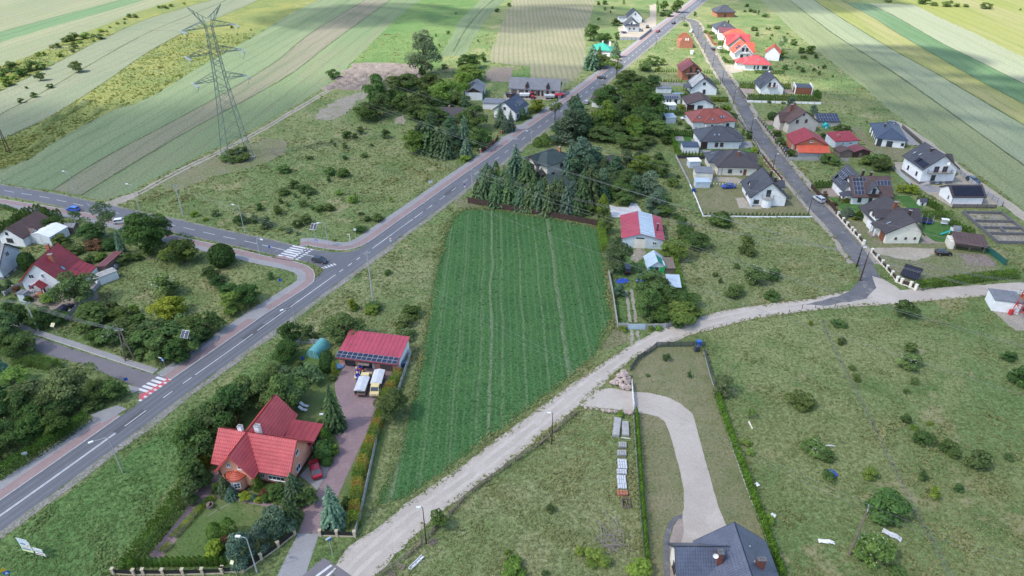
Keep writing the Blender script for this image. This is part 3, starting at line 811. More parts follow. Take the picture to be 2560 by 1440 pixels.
sheet('concrete_slab',pp('v7',1375,880,1440,900,1560,905,1580,860,1640,870,1690,960,1690,985,1400,1000),0.03,mat("white_slab",(0.55,0.55,0.56),scale=1.0),None,0.1,1.5,'white slab behind the shed with red and blue roof')
# wheel ruts worn pale into the gravel road, a weedy strip between them
m_rut = gmat("worn_gravel",(0.425,0.378,0.332),(0.375,0.332,0.29),(0.455,0.407,0.36),big=0.2,mid=0.6,fine=6.0,bump=0.2,bdist=0.02,grain=0.1)
GC = smooth_line([((G(*a) + G(*b)) / 2).xy for a,b in (((780,1490),(880,1490)),((868,1375),(960,1415)),((1010,1262),(1090,1300)),((1130,1185),(1220,1195)),((1300,1055),(1400,1055)),((1420,968),(1480,985)),((1510,905),(1540,930)),((1600,848),(1640,868)),
 ((1740,795),(1750,830)),((1920,760),(1900,795)),((2060,740),(2040,775)))],1.5)
for d0 in (-1.25,0.55):
 ribbon('wheel_rut',GC,d0,d0 + 0.7,0.054,m_rut,jit=0.16,label='pale wheel rut worn into the gravel road',reg=False)
# ================================================================== PLANTS: shared shapes
m_leaf = leafmat("leaf",(0.072,0.126,0.044),(0.200,0.274,0.090),0.48)
m_needle = leafmat("needle",(0.046,0.078,0.044),(0.118,0.164,0.082),0.26)
m_tuft = leafmat("grass_blade",(0.145,0.204,0.074),(0.325,0.320,0.155),0.42)
m_bark = mat("bark",(0.10,0.075,0.055),(0.06,0.048,0.038),scale=6,rough=0.95,bump=0.5)
m_birch = mat("birch_bark",(0.55,0.54,0.52),(0.18,0.17,0.16),scale=8,rough=0.9)
m_flower = mat("blossom",(0.46,0.48,0.38),(0.34,0.38,0.26),scale=3,fine=0)
def quads_mesh(name,c,n,up,size,tone,m,aspect=1.4,tri=False):
 """leaf clumps: one bent quad per centre c with normal n; size per clump; tone attribute"""
 N = len(c)
 n = n / (np.linalg.norm(n,axis=1,keepdims=True) + 1e-9)
 t = np.cross(n,up)
 t /= (np.linalg.norm(t,axis=1,keepdims=True) + 1e-9)
 b = np.cross(t,n)
 s = size[:,None]
 a = rng.uniform(0,2 * np.pi,N)[:,None] if tri is False else np.zeros((N,1))
 u = (t * np.cos(a) + b * np.sin(a)) * s
 w = (-t * np.sin(a) + b * np.cos(a)) * s * aspect
 bend = n * s * rng.uniform(-0.5,0.5,(N,1))
 V = np.stack([c - u * 0.6 - w * 0.5,c + u * 0.55 - w * 0.35 + bend,c + u * 0.35 + w * 0.6,c - u * 0.5 + w * 0.3 - bend],axis=1).reshape(-1,3)
 me = bpy.data.meshes.new(name)
 me.vertices.add(4 * N)
 me.vertices.foreach_set("co",V.astype(np.float32).ravel())
 me.loops.add(4 * N)
 me.loops.foreach_set("vertex_index",np.arange(4 * N,dtype=np.int32))
 me.polygons.add(N)
 me.polygons.foreach_set("loop_start",np.arange(0,4 * N,4,dtype=np.int32))
 me.update(calc_edges=True)
 at = me.attributes.new("tone",'FLOAT','POINT')
 at.data.foreach_set("value",np.repeat(np.clip(tone,0,1),4).astype(np.float32))
 me.materials.append(m)
 return me
def rand_dir(N):
 v = rng.normal(size=(N,3))
 return v / np.linalg.norm(v,axis=1,keepdims=True)
def lobes_crown(name,lobes,N,size,m=None,spread=0.38):
 """leaf clumps over a set of lobes (centre, radii): uneven outline with gaps"""
 cs,ns,ts = [],[],[]
 vol = np.array([l[1][0] * l[1][0] + l[1][0] * l[1][2] for l in lobes])
 cnt = (vol / vol.sum() * N).astype(int)
 for (c,r),k in zip(lobes,cnt):
  d = rand_dir(k)
  d[:,2] = np.where(d[:,2] < -0.35,-d[:,2] * 0.6,d[:,2])
  rad = rng.uniform(0.62,1.04,(k,1)) ** 0.6
  p = np.array(c) + d * rad * np.array(r)
  cs.append(p)
  ns.append(d + rng.normal(scale=spread,size=(k,3)) + np.array([0,0,0.75]))
  ts.append(np.full(k,rng.uniform(0.25,0.65)) + rng.normal(scale=0.2,size=k))
 c,n,t = np.concatenate(cs),np.concatenate(ns),np.concatenate(ts)
 sz = rng.uniform(0.6,1.3,len(c)) * size
 return quads_mesh(name,c,n,np.array([0.13,0.27,0.95]),sz,t,m or m_leaf)
def make_lobes(n,zlo,zhi,shape='round',rmin=0.16,rmax=0.26):
 L = []
 for i in range(n):
  z = zlo + (zhi - zlo) * (i + rng.uniform(0,1)) / n
  f = (z - zlo) / (zhi - zlo)
  prof = math.sin(math.pi * (0.16 + 0.74 * f)) if shape == 'round' else (1.0 - 0.75 * f)
  a = rng.uniform(0,2 * math.pi)
  rr = prof * rng.uniform(0.35,1.0) * 0.41
  r = rng.uniform(rmin,rmax) * (0.65 + 0.5 * prof)
  L.append(((rr * math.cos(a),rr * math.sin(a),z),(r,r,r * rng.uniform(0.55,0.85))))
 return L
def trunk_mesh(name,h,r,limbs,m):
 mb = MB()
 mb.tube([(0,0,-0.02),(0.01,0.0,h * 0.4),(-0.01,0.01,h)],[r * 1.25,r,r * 0.4],7)
 for k in range(limbs):
  a = 2.4 * k + 0.3
  z = h * (0.35 + 0.5 * k / max(1,limbs))
  d = Vector((math.cos(a),math.sin(a),0.9))
  mb.tube([(0,0,z),Vector((0,0,z)) + d * 0.12,Vector((0,0,z)) + d * 0.26],[r * 0.5,r * 0.35,r * 0.12],5)
 me = mb.mesh(name)
 me.materials.append(m)
 return me
def spruce_mesh(name,levels,r0,size,droop=0.25,per=9,gap=0.0):
 cs,ns,sz,ts = [],[],[],[]
 for i in range(levels):
  f = i / (levels - 1)
  z = 0.05 + 0.93 * f
  r = r0 * (1 - f) ** 0.58 * rng.uniform(0.82,1.1) + 0.012
  nb = max(4,int(per * (1 - f * 0.6)))
  for k in range(nb):
   if rng.uniform() < gap:
    continue
   a = 2 * math.pi * (k + rng.uniform(-0.3,0.3)) / nb + i * 0.7
   rl = r * rng.uniform(0.75,1.12)
   st = max(2,int(rl / size * 1.6))
   tn = rng.uniform(0.2,0.6)
   for j in range(st):
    q = (j + 0.6) / st
    rr = rl * q
    cs.append((rr * math.cos(a),rr * math.sin(a),z - droop * rr * q + rng.uniform(-.006,.006)))
    ns.append((math.cos(a) * 0.45 + rng.normal() * 0.25,math.sin(a) * 0.45 + rng.normal() * 0.25,0.85))
    sz.append(size * rng.uniform(0.75,1.25) * (0.6 + 0.5 * (1 - f)))
    ts.append(tn + q * 0.25 + rng.normal() * 0.1)
 return quads_mesh(name,np.array(cs),np.array(ns),np.array([0.1,0.2,0.97]),np.array(sz),np.array(ts),m_needle)
def surf_mesh(name,N,prof,size,m,vertical=0.6,nz=0.25,lump=0.0):
 """clumps on a body of revolution: prof(f) radius at height f"""
 f = rng.uniform(0.0,1.0,N) ** 0.9
 a = rng.uniform(0,2 * np.pi,N)
 r = np.array([prof(x) for x in f])
 r = r * (1 + lump * np.sin(a * 3 + f * 9) * 0.5 + lump * rng.normal(size=N) * 0.5) * rng.uniform(0.86,1.05,N)
 c = np.stack([r * np.cos(a),r * np.sin(a),f],axis=1)
 n = np.stack([np.cos(a),np.sin(a),nz + f * 0.5],axis=1) + rng.normal(scale=0.35,size=(N,3))
 t = rng.normal(0.45,0.2,N) + 0.12 * np.sin(a * 5 + f * 4)
 return quads_mesh(name,c,n,np.array([0.05,0.1,0.99]),rng.uniform(0.7,1.3,N) * size,t,m,aspect=1.5)
PROTO = {}
def proto(kind,crowns,trunk=None):
 PROTO[kind] = (crowns,trunk)
proto('d',[lobes_crown('leafy_crown',make_lobes(24,0.2,0.92,rmin=0.10,rmax=0.22),4400,0.029) for _ in range(3)],trunk_mesh('trunk_shape',0.75,0.03,5,m_bark))
proto('b',[lobes_crown('birch_crown',make_lobes(16,0.25,0.92,rmin=0.10,rmax=0.19),1700,0.026)],trunk_mesh('birch_trunk_shape',0.9,0.02,7,m_birch))
proto('w',[lobes_crown('willow_crown',make_lobes(24,0.12,0.9,rmin=0.13,rmax=0.2),6500,0.022)],trunk_mesh('trunk_shape',0.6,0.03,5,m_bark))
proto('th',[lobes_crown('thin_crown',make_lobes(13,0.45,0.93,rmin=0.10,rmax=0.17),1100,0.030)],trunk_mesh('trunk_shape',0.92,0.022,8,m_bark))
proto('s',[lobes_crown('shrub_crown',make_lobes(14,0.08,0.85,rmin=0.12,rmax=0.25),1100,0.056) for _ in range(3)],trunk_mesh('stem_shape',0.5,0.02,4,m_bark))
proto('pn',[lobes_crown('pine_crown',make_lobes(18,0.14,0.9,'cone',0.13,0.2),3400,0.028,m_needle,0.8) for _ in range(2)],trunk_mesh('trunk_shape',0.9,0.022,6,m_bark))
proto('sp',[spruce_mesh('spruce_crown',32,0.46,0.055,0.3,13),spruce_mesh('spruce_crown',28,0.47,0.06,0.4,12,0.08)],trunk_mesh('trunk_shape',0.95,0.02,0,m_bark))
proto('t',[surf_mesh('thuja_crown',800,lambda f: 0.46 * min(1,(1 - f) * 2.2) ** 0.6 * (0.72 + 0.28 * min(1,f * 5)),0.045,m_leaf)],trunk_mesh('stem_shape',0.5,0.03,0,m_bark))
proto('tc',[surf_mesh('thuja_cone',240,lambda f: 0.5 * (1 - f) ** 0.75 + 0.02,0.075,m_leaf)],None)
proto('g',[surf_mesh('globe_crown',1300,lambda f: 0.5 * math.sqrt(max(0.0,1 - (2 * f - 1) ** 2)) * 0.98 + 0.03,0.07,m_leaf,nz=0.1)],trunk_mesh('stem_shape',0.4,0.03,0,m_bark))
def hedge_seg(name,N,size,m,lump=0.06):
 """one clipped metre of hedge: 1 long (x), 1 wide, 1 high, sheared top"""
 cs,ns = [],[]
 for _ in range(N):
  u = rng.uniform(-0.52,0.52)
  q = rng.uniform()
  if q < 0.38:
   p,nn = (u,rng.uniform(-0.42,0.42),0.97),(0,0,1)
  else:
   sd = 1 if q < 0.69 else -1
   z = rng.uniform(0.02,0.97)
   p,nn = (u,sd * (0.5 - 0.1 * z ** 3),z),(0,sd,0.25)
  cs.append(np.array(p) + rng.normal(scale=lump,size=3) * (0.4,1,0.7))
  ns.append(np.array(nn) + rng.normal(scale=0.4,size=3))
 return quads_mesh(name,np.array(cs),np.array(ns),np.array([0.1,0.05,0.99]),rng.uniform(0.7,1.3,N) * size,rng.normal(0.45,0.2,N),m)
HSEG = [hedge_seg('hedge_segment',240,0.085,m_leaf),hedge_seg('hedge_segment',240,0.085,m_leaf,0.09)]
KIND = {  # short key -> (shape, object name, category, words, tint, hue jitter)
 'd': ('d','leafy_tree','tree','broad leafy tree',(1.0,1.0,1.0)),
 'dk': ('d','leafy_tree','tree','dark dense leafy tree',(0.78,0.88,0.82)),
 'dl': ('d','leafy_tree','tree','pale green leafy tree',(1.55,1.45,1.0)),
 'dg': ('d','leafy_tree','tree','grey green leafy tree',(1.15,1.1,1.35)),
 'b': ('b','birch_tree','tree','thin birch',(1.1,1.15,1.4)),
 'w': ('w','willow_tree','tree','big round grey green willow',(1.25,1.15,1.7)),
 'th': ('th','thin_tree','tree','thin crowned tree',(1.3,1.3,1.0)),
 's': ('s','shrub','shrub','wild green shrub',(1.0,1.0,1.0)),
 'sk': ('s','shrub','shrub','dark green shrub',(0.8,0.9,0.85)),
 'sl': ('s','shrub','shrub','light green shrub',(1.6,1.55,1.0)),
 'sg': ('s','shrub','shrub','grey green shrub',(1.3,1.2,1.6)),
 'y': ('s','shrub','shrub','yellow green shrub',(1.9,1.55,0.7)),
 'r': ('s','shrub','shrub','dark reddish shrub',(1.3,0.55,0.9)),
 'f': ('s','flowering_shrub','shrub','shrub with white blossom',(1.2,1.2,1.1)),
 'pn': ('pn','pine_tree','pine','dark pine',(1.3,1.35,1.4)),
 'pg': ('pn','pine_tree','pine','grey green pine',(1.6,1.6,1.9)),
 'sp': ('sp','spruce_tree','spruce','dark green spruce',(1.25,1.3,1.15)),
 'sb': ('sp','spruce_tree','spruce','blue grey spruce',(1.45,1.6,1.95)),
 'bb': ('sp','spruce_tree','spruce','pale blue spruce',(1.75,1.9,2.5)),
 't': ('t','thuja','conifer','columnar green thuja',(0.95,1.15,0.6)),
 'ty': ('t','thuja','conifer','columnar golden green thuja',(1.7,1.5,0.7)),
 'g': ('g','globe_thuja','conifer','round clipped thuja',(0.8,0.95,0.8)),
 'gk': ('g','globe_thuja','conifer','round dark clipped conifer',(0.6,0.72,0.75)),
 'tc': ('tc','small_thuja','conifer','small conical thuja',(0.65,0.85,0.6)),
 }
_pc = [0]
def plant_at(kind,loc,h,w,label=None,group=None):
 sh,name,cat,words,tint = KIND[kind]
 crowns,tr = PROTO[sh]
 _pc[0] += 1
 k = _pc[0]
 j = [1 + 0.16 * math.sin(k * 12.9898 + i * 0.3) + 0.05 * math.sin(k * 7.7 + i * 2.1) for i in range(3)]
 col = tuple(t * jj for t,jj in zip(tint,j))
 e = thing(name,label or words,cat,loc,(k * 2.399) % 6.283,group)
 link('crown',crowns[k % len(crowns)],e,scale=(w,w,h),color=col)
 if tr is not None:
  link('trunk',tr,e,scale=(h,h,h))
 if kind == 'f':
  link('blossom',FLOWER,e,scale=(w,w,h))
 return e
_fl = lobes_crown('blossom_clusters',make_lobes(9,0.25,0.85,rmin=0.2,rmax=0.3),110,0.024,m_flower)
FLOWER = _fl
def center_of(cx,bot,w):
 p = G(cx,bot)
 r = w * mpp(bot) / 2
 d = Vector((p.x,p.y,0)).normalized()
 return p + d * r * 0.5,2 * r
def row_of(Y):
 """photograph row of a ground point at distance Y ahead"""
 a = math.atan2(CH,Y) - PITCH
 return 720 + FPX * math.tan(a)
def blob(kind,cx,top,bot,w,where):
 """a plant seen as a blob in the photograph: middle column, top row, bottom row, width"""
 c,dia = center_of(cx,bot,w)
 h = hgt(row_of(c.y),top)
 big = 'street corner' in where
 h = max(h * (1.12 if kind in ('sp','sb','pn','pg') else 1.0 if kind == 'bb' else (0.86 if big else 1.14) if kind[0] in 'dbw' else 1.0),dia * 0.55)
 h *= 1 + (0.13 if kind in ('sp','sb') else 0.06) * math.sin(cx * 12.7 + top * 3.1)
 sh,name,cat,words,tint = KIND[kind]
 sz = 'tiny' if h < 1.1 else 'low' if h < 1.9 else 'medium sized' if h < 3.2 else 'tall' if h < 6 else 'high' if h < 9 else 'towering'
 lab = sz + ' ' + words + ' ' + where
 return plant_at(kind,(c.x,c.y,0.0),h,dia * (1.5 if kind in ('sp','sb') else 1.1 if kind == 'bb' else 1.06 if kind in ('t','tc','g','gk','ty') else (0.98 if big else 1.28 if dia > 6 else 1.38) if kind[0] in 'dbwp' else 1.15),lab,lab)
def blobs(view,where,*rows):
 ox,oy,s = VIEWS[view]
 for kind,cx,top,bot,w in rows:
  blob(kind,ox + cx / s,oy + top / s,oy + bot / s,w / s,where)
def hedge(label,px,h,w,kind='clip',tint=(0.75,0.9,0.6),step=None,cat='hedge',group=None,tints=None):
 """a hedge along photograph ground pixels: each bush a piece of its own"""
 L = [G(*p).xy for p in px]
 e = thing('hedge',label,cat,(L[0].x,L[0].y,0),0,group)
 o = Vector((L[0].x,L[0].y,0))
 step = step or (1.0 if kind == 'clip' else w * 0.75)
 n = 0
 for a,b in zip(L[:-1],L[1:]):
  d = b - a
  k = max(1,round(d.length / step))
  ang = math.atan2(d.y,d.x)
  for i in range(k):
   p = a + d * ((i + 0.5) / k)
   n += 1
   j = 1 + 0.14 * math.sin(n * 5.1)
   t = tints[n * 7 % len(tints)] if tints else tint
   col = tuple(x * j for x in t)
   q = Vector((p.x,p.y,0)) - o
   if kind == 'clip':
    link('bush',HSEG[n % 2],e,q,ang + math.pi * (n % 3 == 0),(d.length / k * 1.02,w,h * (1 + 0.05 * math.sin(n * 3.3))),col)
   else:
    link('bush',PROTO[kind][0][0],e,q,n * 1.3,(w * (1 + .08 * math.sin(n * 2.2)),w,h * (1 + 0.1 * math.sin(n * 4.4))),col)
 return e
# ================================================================== BUILDINGS: kit
m_white = mat("white_render",(0.74,0.745,0.75),(0.66,0.665,0.67),scale=0.7,rough=0.9,fine=0.05)
m_creamw = mat("cream_render",(0.70,0.66,0.57),(0.62,0.585,0.50),scale=0.7,rough=0.9,fine=0.05)
m_beige = mat("beige_render",(0.52,0.47,0.42),(0.45,0.41,0.37),scale=0.7,rough=0.9,fine=0.05)
m_bluew = mat("pale_blue_render",(0.52,0.58,0.63),(0.45,0.50,0.55),scale=0.7,rough=0.9,fine=0.06)
m_peach = mat("peach_render",(0.66,0.31,0.21),(0.59,0.275,0.185),scale=0.7,rough=0.9,fine=0.05)
m_brick = mat("orange_brick",(0.42,0.165,0.10),(0.34,0.135,0.085),scale=2.0,rough=0.9,wave=(2,0.5),wcol=0.15)
m_grblock = mat("grey_block",(0.36,0.37,0.39),(0.28,0.29,0.31),scale=1.2,rough=0.9)
m_plinth = mat("plinth",(0.17,0.165,0.17),scale=2)
m_plinthb = mat("brown_plinth",(0.16,0.06,0.045),scale=2)
m_concrete = mat("concrete",(0.36,0.35,0.34),(0.28,0.275,0.265),scale=1.5,rough=0.95,bump=0.2)
m_dconc = mat("dark_concrete",(0.10,0.10,0.105),(0.14,0.14,0.14),scale=1.5,rough=0.95)
m_wood = mat("weathered_wood",(0.20,0.155,0.125),(0.14,0.11,0.095),scale=4,rough=0.9,bump=0.3)
m_dwood = mat("dark_wood",(0.062,0.035,0.028),(0.045,0.026,0.022),scale=3,rough=0.7)
m_bwood = mat("brown_cladding",(0.20,0.075,0.04),(0.16,0.06,0.035),scale=3,rough=0.7)
m_frame_w = mat("white_frame",(0.74,0.74,0.74),rough=0.5,fine=0)
m_frame_d = mat("dark_frame",(0.045,0.03,0.027),rough=0.5,fine=0)
m_gutter = mat("gutter_metal",(0.05,0.047,0.05),rough=0.5,fine=0)
m_tin = mat("tin_sheet",(0.42,0.47,0.52),(0.36,0.41,0.46),scale=0.6,rough=0.5,wave=(0,0.4),wcol=0.2)
m_green = mat("green_sheet",(0.02,0.22,0.13),rough=0.6)
def roofmat(name,c,c2=None,per=0.34,rough=0.55):
 return mat(name,c,c2,scale=0.45,rough=rough,wave=None,fine=0.16,bump=0.25,bscale=12)
rf_dark = roofmat("anthracite_roof",(0.050,0.053,0.064),(0.062,0.064,0.075))
rf_navy = roofmat("navy_roof",(0.050,0.068,0.105),(0.042,0.058,0.09))
rf_black = roofmat("brown_black_roof",(0.052,0.045,0.048),(0.063,0.054,0.056))
rf_slate = roofmat("slate_roof",(0.085,0.098,0.140),(0.065,0.075,0.110),rough=0.3)
rf_brown = roofmat("brown_roof",(0.095,0.058,0.050),(0.075,0.047,0.042))
rf_maroon = roofmat("maroon_roof",(0.165,0.048,0.052),(0.14,0.042,0.046))
rf_red = roofmat("red_roof",(0.44,0.075,0.078),(0.36,0.058,0.064),rough=0.4)
rf_red2 = roofmat("dark_red_roof",(0.27,0.036,0.045),(0.22,0.03,0.038),rough=0.5)
rf_pink = roofmat("faded_red_roof",(0.37,0.058,0.088),(0.31,0.050,0.076),rough=0.5)
rf_brickr = roofmat("brick_red_roof",(0.23,0.065,0.048),(0.19,0.053,0.04))
rf_orange = roofmat("orange_roof",(0.50,0.10,0.055),(0.44,0.085,0.048))
rf_grey = roofmat("grey_roof",(0.17,0.175,0.19),(0.145,0.15,0.165))
rf_lgrey = roofmat("light_grey_roof",(0.30,0.30,0.30),(0.20,0.205,0.215))
rf_green = roofmat("green_roof",(0.035,0.30,0.22),(0.03,0.26,0.19))
rf_dgreen = roofmat("dark_green_roof",(0.040,0.058,0.055),(0.032,0.048,0.046),rough=0.7)
rf_blue = roofmat("blue_grey_sheet",(0.40,0.48,0.55),(0.35,0.43,0.50),rough=0.45)
m_panel = mat("solar_cell",(0.012,0.014,0.040),(0.018,0.020,0.052),scale=4,rough=0.12,spec=0.6,fine=0,wave=(0,0.165),wcol=0.3)
m_panelb = mat("black_solar_cell",(0.008,0.008,0.016),(0.011,0.011,0.020),scale=4,rough=0.15,spec=0.6,fine=0)
m_alu = mat("aluminium",(0.50,0.51,0.53),rough=0.4,metal=0.6,fine=0)
m_glass = glass()
m_skyl = glass('skylight_glass',(0.10,0.12,0.15),0.1)
WINSHAPES = {}
def box_mesh(name,m,*dims):
 key = (name,m.name) + tuple(round(d,3) for d in dims)
 if key not in WINSHAPES:
  me = MB().box(*dims).mesh(name)
  me.materials.append(m)
  WINSHAPES[key] = me
 return WINSHAPES[key]
class House:
 def __init__(s,name,label,cat,A,B,depth,group=None,grass_clear=0.6):
  """A, B: front base corners as photograph pixels (x, y[, z]) or ground points; depth away from the viewer"""
  a = G(*A) if not isinstance(A,Vector) else A
  b = G(*B) if not isinstance(B,Vector) else B
  d = (b - a)
  s.W,s.D = d.xy.length,depth
  s.ang = math.atan2(d.y,d.x)
  s.e = thing(name,label,cat,(a.x,a.y,0),s.ang,group)
  s.M = Matrix.Translation((a.x,a.y,0)) @ Matrix.Rotation(s.ang,4,'Z')
  s.sl = []
  s.bl = []
  s.reg(0,0,s.W,s.D,grass_clear)
 def reg(s,x0,y0,x1,y1,c=0.3):
  REG.append(([(s.M @ Vector(p + (0,))).xy[:] for p in ((x0 - c,y0 - c),(x1 + c,y0 - c),(x1 + c,y1 + c),(x0 - c,y1 + c))],None))
 def block(s,wm,rm,h,rise,roof='gable',ridge='y',box=None,z0=0.0,over=0.5,og=0.45,t=0.2,hipk=None,plinth=None,tile=None,wname='wall',rname='roof',fm=None,parent=None,
 open_front=False,asym=0.5,gcol=None):
  x0,y0,x1,y1 = box or (0,0,s.W,s.D)
  W,D = x1 - x0,y1 - y0
  wall = MB()
  e = parent or s.e
  faces = [(0,1,5,4),(1,2,6,5),(2,3,7,6),(3,0,4,7)]
  zz = z0 - 0.05 if z0 == 0 else z0
  wall.add([(x0,y0,zz),(x1,y0,zz),(x1,y1,zz),(x0,y1,zz),(x0,y0,h),(x1,y0,h),(x1,y1,h),(x0,y1,h)],faces + [(4,5,6,7)])
  rf = MB()
  S = []
  if roof == 'gable':
   if ridge == 'y':
    m = x0 + W * asym
    for yy,fl in ((y0,False),(y1,True)):
     wall.add([(x0,yy,h),(x1,yy,h),(m,yy,h + rise)],[(0,1,2) if not fl else (2,1,0)])
    for sx,xe in ((0,x0),(1,x1)):
     w2 = abs(m - xe)
     dz = over * rise / w2
     xo = xe - over if sx == 0 else xe + over
     pts = [(xo,y0 - og,h - dz + 0.06),(m,y0 - og,h + rise + 0.06),(m,y1 + og,h + rise + 0.06),(xo,y1 + og,h - dz + 0.06)]
     rf.slab([Vector(p) + Vector((0,0,t)) for p in (pts if sx == 0 else pts[::-1])],t)
     top = [Vector(p) + Vector((0,0,t)) for p in pts]
     o,up = (top[3],top[2]) if sx == 0 else (top[0],top[1])
     u = (top[0] - top[3]) if sx == 0 else (top[3] - top[0])
     S.append((o,u.normalized(),(up - o).normalized(),u.length,(up - o).length))
   else:
    m = y0 + D * asym
    for xx,fl in ((x0,True),(x1,False)):
     wall.add([(xx,y0,h),(xx,y1,h),(xx,m,h + rise)],[(0,1,2) if not fl else (2,1,0)])
    for sy,ye in ((0,y0),(1,y1)):
     w2 = abs(m - ye)
     dz = over * rise / w2
     yo = ye - over if sy == 0 else ye + over
     pts = [(x0 - og,yo,h - dz + 0.06),(x1 + og,yo,h - dz + 0.06),(x1 + og,m,h + rise + 0.06),(x0 - og,m,h + rise + 0.06)]
     top = [Vector(p) + Vector((0,0,t)) for p in pts]
     rf.slab(top if sy == 0 else top[::-1],t)
     o,u,up = (top[0],top[1] - top[0],top[3]) if sy == 0 else (top[1],top[0] - top[1],top[2])
     S.append((o,u.normalized(),(up - o).normalized(),u.length,(up - o).length))
  elif roof == 'hip':
   zo = h + 0.06
   c = [Vector((x0 - over,y0 - over,zo)),Vector((x1 + over,y0 - over,zo)),Vector((x1 + over,y1 + over,zo)),Vector((x0 - over,y1 + over,zo))]
   zr = h + rise
   if ridge == 'x':
    k = min(W,D) / 2 + over if hipk is None else hipk
    r0,r1 = Vector((x0 - over + k,(y0 + y1) / 2,zr)),Vector((x1 + over - k,(y0 + y1) / 2,zr))
    F = [[c[0],c[1],r1,r0],[c[2],c[3],r0,r1],[c[3],c[0],r0],[c[1],c[2],r1]]
   else:
    k = min(W,D) / 2 + over if hipk is None else hipk
    r0,r1 = Vector(((x0 + x1) / 2,y0 - over + k,zr)),Vector(((x0 + x1) / 2,y1 + over - k,zr))
    F = [[c[0],c[1],r0],[c[2],c[3],r1],[c[3],c[0],r0,r1],[c[1],c[2],r1,r0]]
   for f in F:
    f = [p + Vector((0,0,t)) for p in f]
    rf.slab(f,t)
    o,u = f[0],(f[1] - f[0])
    n = u.cross(f[2] - f[0]).normalized()
    S.append((o,u.normalized(),n.cross(u.normalized()),u.length,(f[2] - f[1]).length))
   # ridge and hip caps
   cap = MB()
   tt = Vector((0,0,t + 0.03))
   for a,b in ([(r0,r1)] if (r1 - r0).length > 0.2 else []) + [(c[0],r0),(c[1],r1 if ridge == 'x' else r0),(c[2],r1),(c[3],r0 if ridge == 'x' else r1)]:
    cap.bar(a + tt,b + tt,0.22,0.12)
   cap.build('ridge_cap',rm,e)
  elif roof == 'flat':
   rf.slab([(x0 - over,y0 - over,h + t),(x1 + over,y0 - over,h + t),(x1 + over,y1 + over,h + t),(x0 - over,y1 + over,h + t)],t)
   S.append((Vector((x0 - over,y0 - over,h + t)),Vector((1,0,0)),Vector((0,1,0)),W + 2 * over,D + 2 * over))
  elif roof in ('shed','shedx'):
   if roof == 'shed':   # rises to the back
    wall.add([(x0,y1,h),(x1,y1,h),(x1,y1,h + rise),(x0,y1,h + rise),(x0,y0,h),(x1,y0,h)],[(0,3,4),(1,5,2),(1,2,3,0)])
    k = rise / D
    top = [Vector((x0 - og,y0 - over,h - k * over + t)),Vector((x1 + og,y0 - over,h - k * over + t)),Vector((x1 + og,y1 + og,h + rise + k * og + t)),Vector((x0 - og,y1 + og,h + rise + k * og + t))]
   else:                # rises to the right
    wall.add([(x1,y0,h),(x1,y1,h),(x1,y1,h + rise),(x1,y0,h + rise),(x0,y0,h),(x0,y1,h)],[(0,3,4),(1,5,2),(0,1,2,3)])
    k = rise / W
    top = [Vector((x0 - over,y0 - og,h - k * over + t)),Vector((x1 + og,y0 - og,h + rise + k * og + t)),Vector((x1 + og,y1 + og,h + rise + k * og + t)),Vector((x0 - over,y1 + og,h - k * over + t))]
   rf.slab(top,t)
   S.append((top[0],(top[1] - top[0]).normalized(),(top[3] - top[0]).normalized(),(top[1] - top[0]).length,(top[3] - top[0]).length))
  w = None
  if wm is not None:
   w = wall.build(wname,wm,e)
  r = rf.build(rname,rm,e)
  if fm is not None and roof == 'gable':       # bargeboards
   for (o,u,v,L,SS) in S:
    for q in (0.0,L):
     MB().bar(o + u * q - Vector((0,0,t * .5)),o + u * q + v * SS - Vector((0,0,t * .5)),0.08,t + 0.12).build('bargeboard',fm,r)
  if plinth is not None and z0 == 0:
   pm,ph = plinth
   MB().add([(x0 - .03,y0 - .03,0),(x1 + .03,y0 - .03,0),(x1 + .03,y1 + .03,0),(x0 - .03,y1 + .03,0),(x0 - .03,y0 - .03,ph),(x1 + .03,y0 - .03,ph),(x1 + .03,y1 + .03,ph),(x0 - .03,y1 + .03,ph)],
 [(0,1,5,4),(1,2,6,5),(2,3,7,6),(3,0,4,7),(4,5,6,7)]).build('plinth',pm,e)
  base = len(s.sl)
  s.sl += S
  if tile:
   row,col,amp = tile
   for i,(o,u,v,L,SS) in enumerate(S):
    if roof == 'hip':
     continue
    nv,nu = max(2,int(SS / row)),max(2,int(L / col))
    nv2,nu2 = nv * 3,nu * 4
    def fn(a,b,nu=nu,nv=nv):
     q = b * nv % 1.0
     return 0.02 + amp * (1 - q) * 0.8 + amp * 0.55 * abs(math.sin(a * nu * math.pi))
    MB().relief(o,o + u * L,o + u * L + v * SS,o + v * SS,nu2,nv2,fn).build('roof_tiles',rm,r)
  elif roof != 'flat' or True:
   # standing ribs / tile courses as fine raised battens, one part
   if tile is None and rm not in (None,):
    rb = MB()
    for (o,u,v,L,SS) in S:
     if roof == 'hip':
      continue
     n = int(L / 0.9)
     nn = u.cross(v)
     for k in range(1,n):
      c = o + u * (L * k / n) + v * SS / 2 + nn * 0.02
      rb.obox(c,u * 0.035,v * SS / 2,nn * 0.025)
    if rb.v:
     rb.build('roof_ribs',rm,r)['kind'] = 'stuff'
  s.bl.append((x0,y0,x1,y1))
  return base
 def face(s,f,blk=0,box=None):
  x0,y0,x1,y1 = box or s.bl[blk]
  return {'f': (Vector((0,y0,0)),Vector((1,0,0)),Vector((0,-1,0))),'b': (Vector((0,y1,0)),Vector((1,0,0)),Vector((0,1,0))),
 'l': (Vector((x0,0,0)),Vector((0,1,0)),Vector((-1,0,0))),'r': (Vector((x1,0,0)),Vector((0,1,0)),Vector((1,0,0)))}[f]
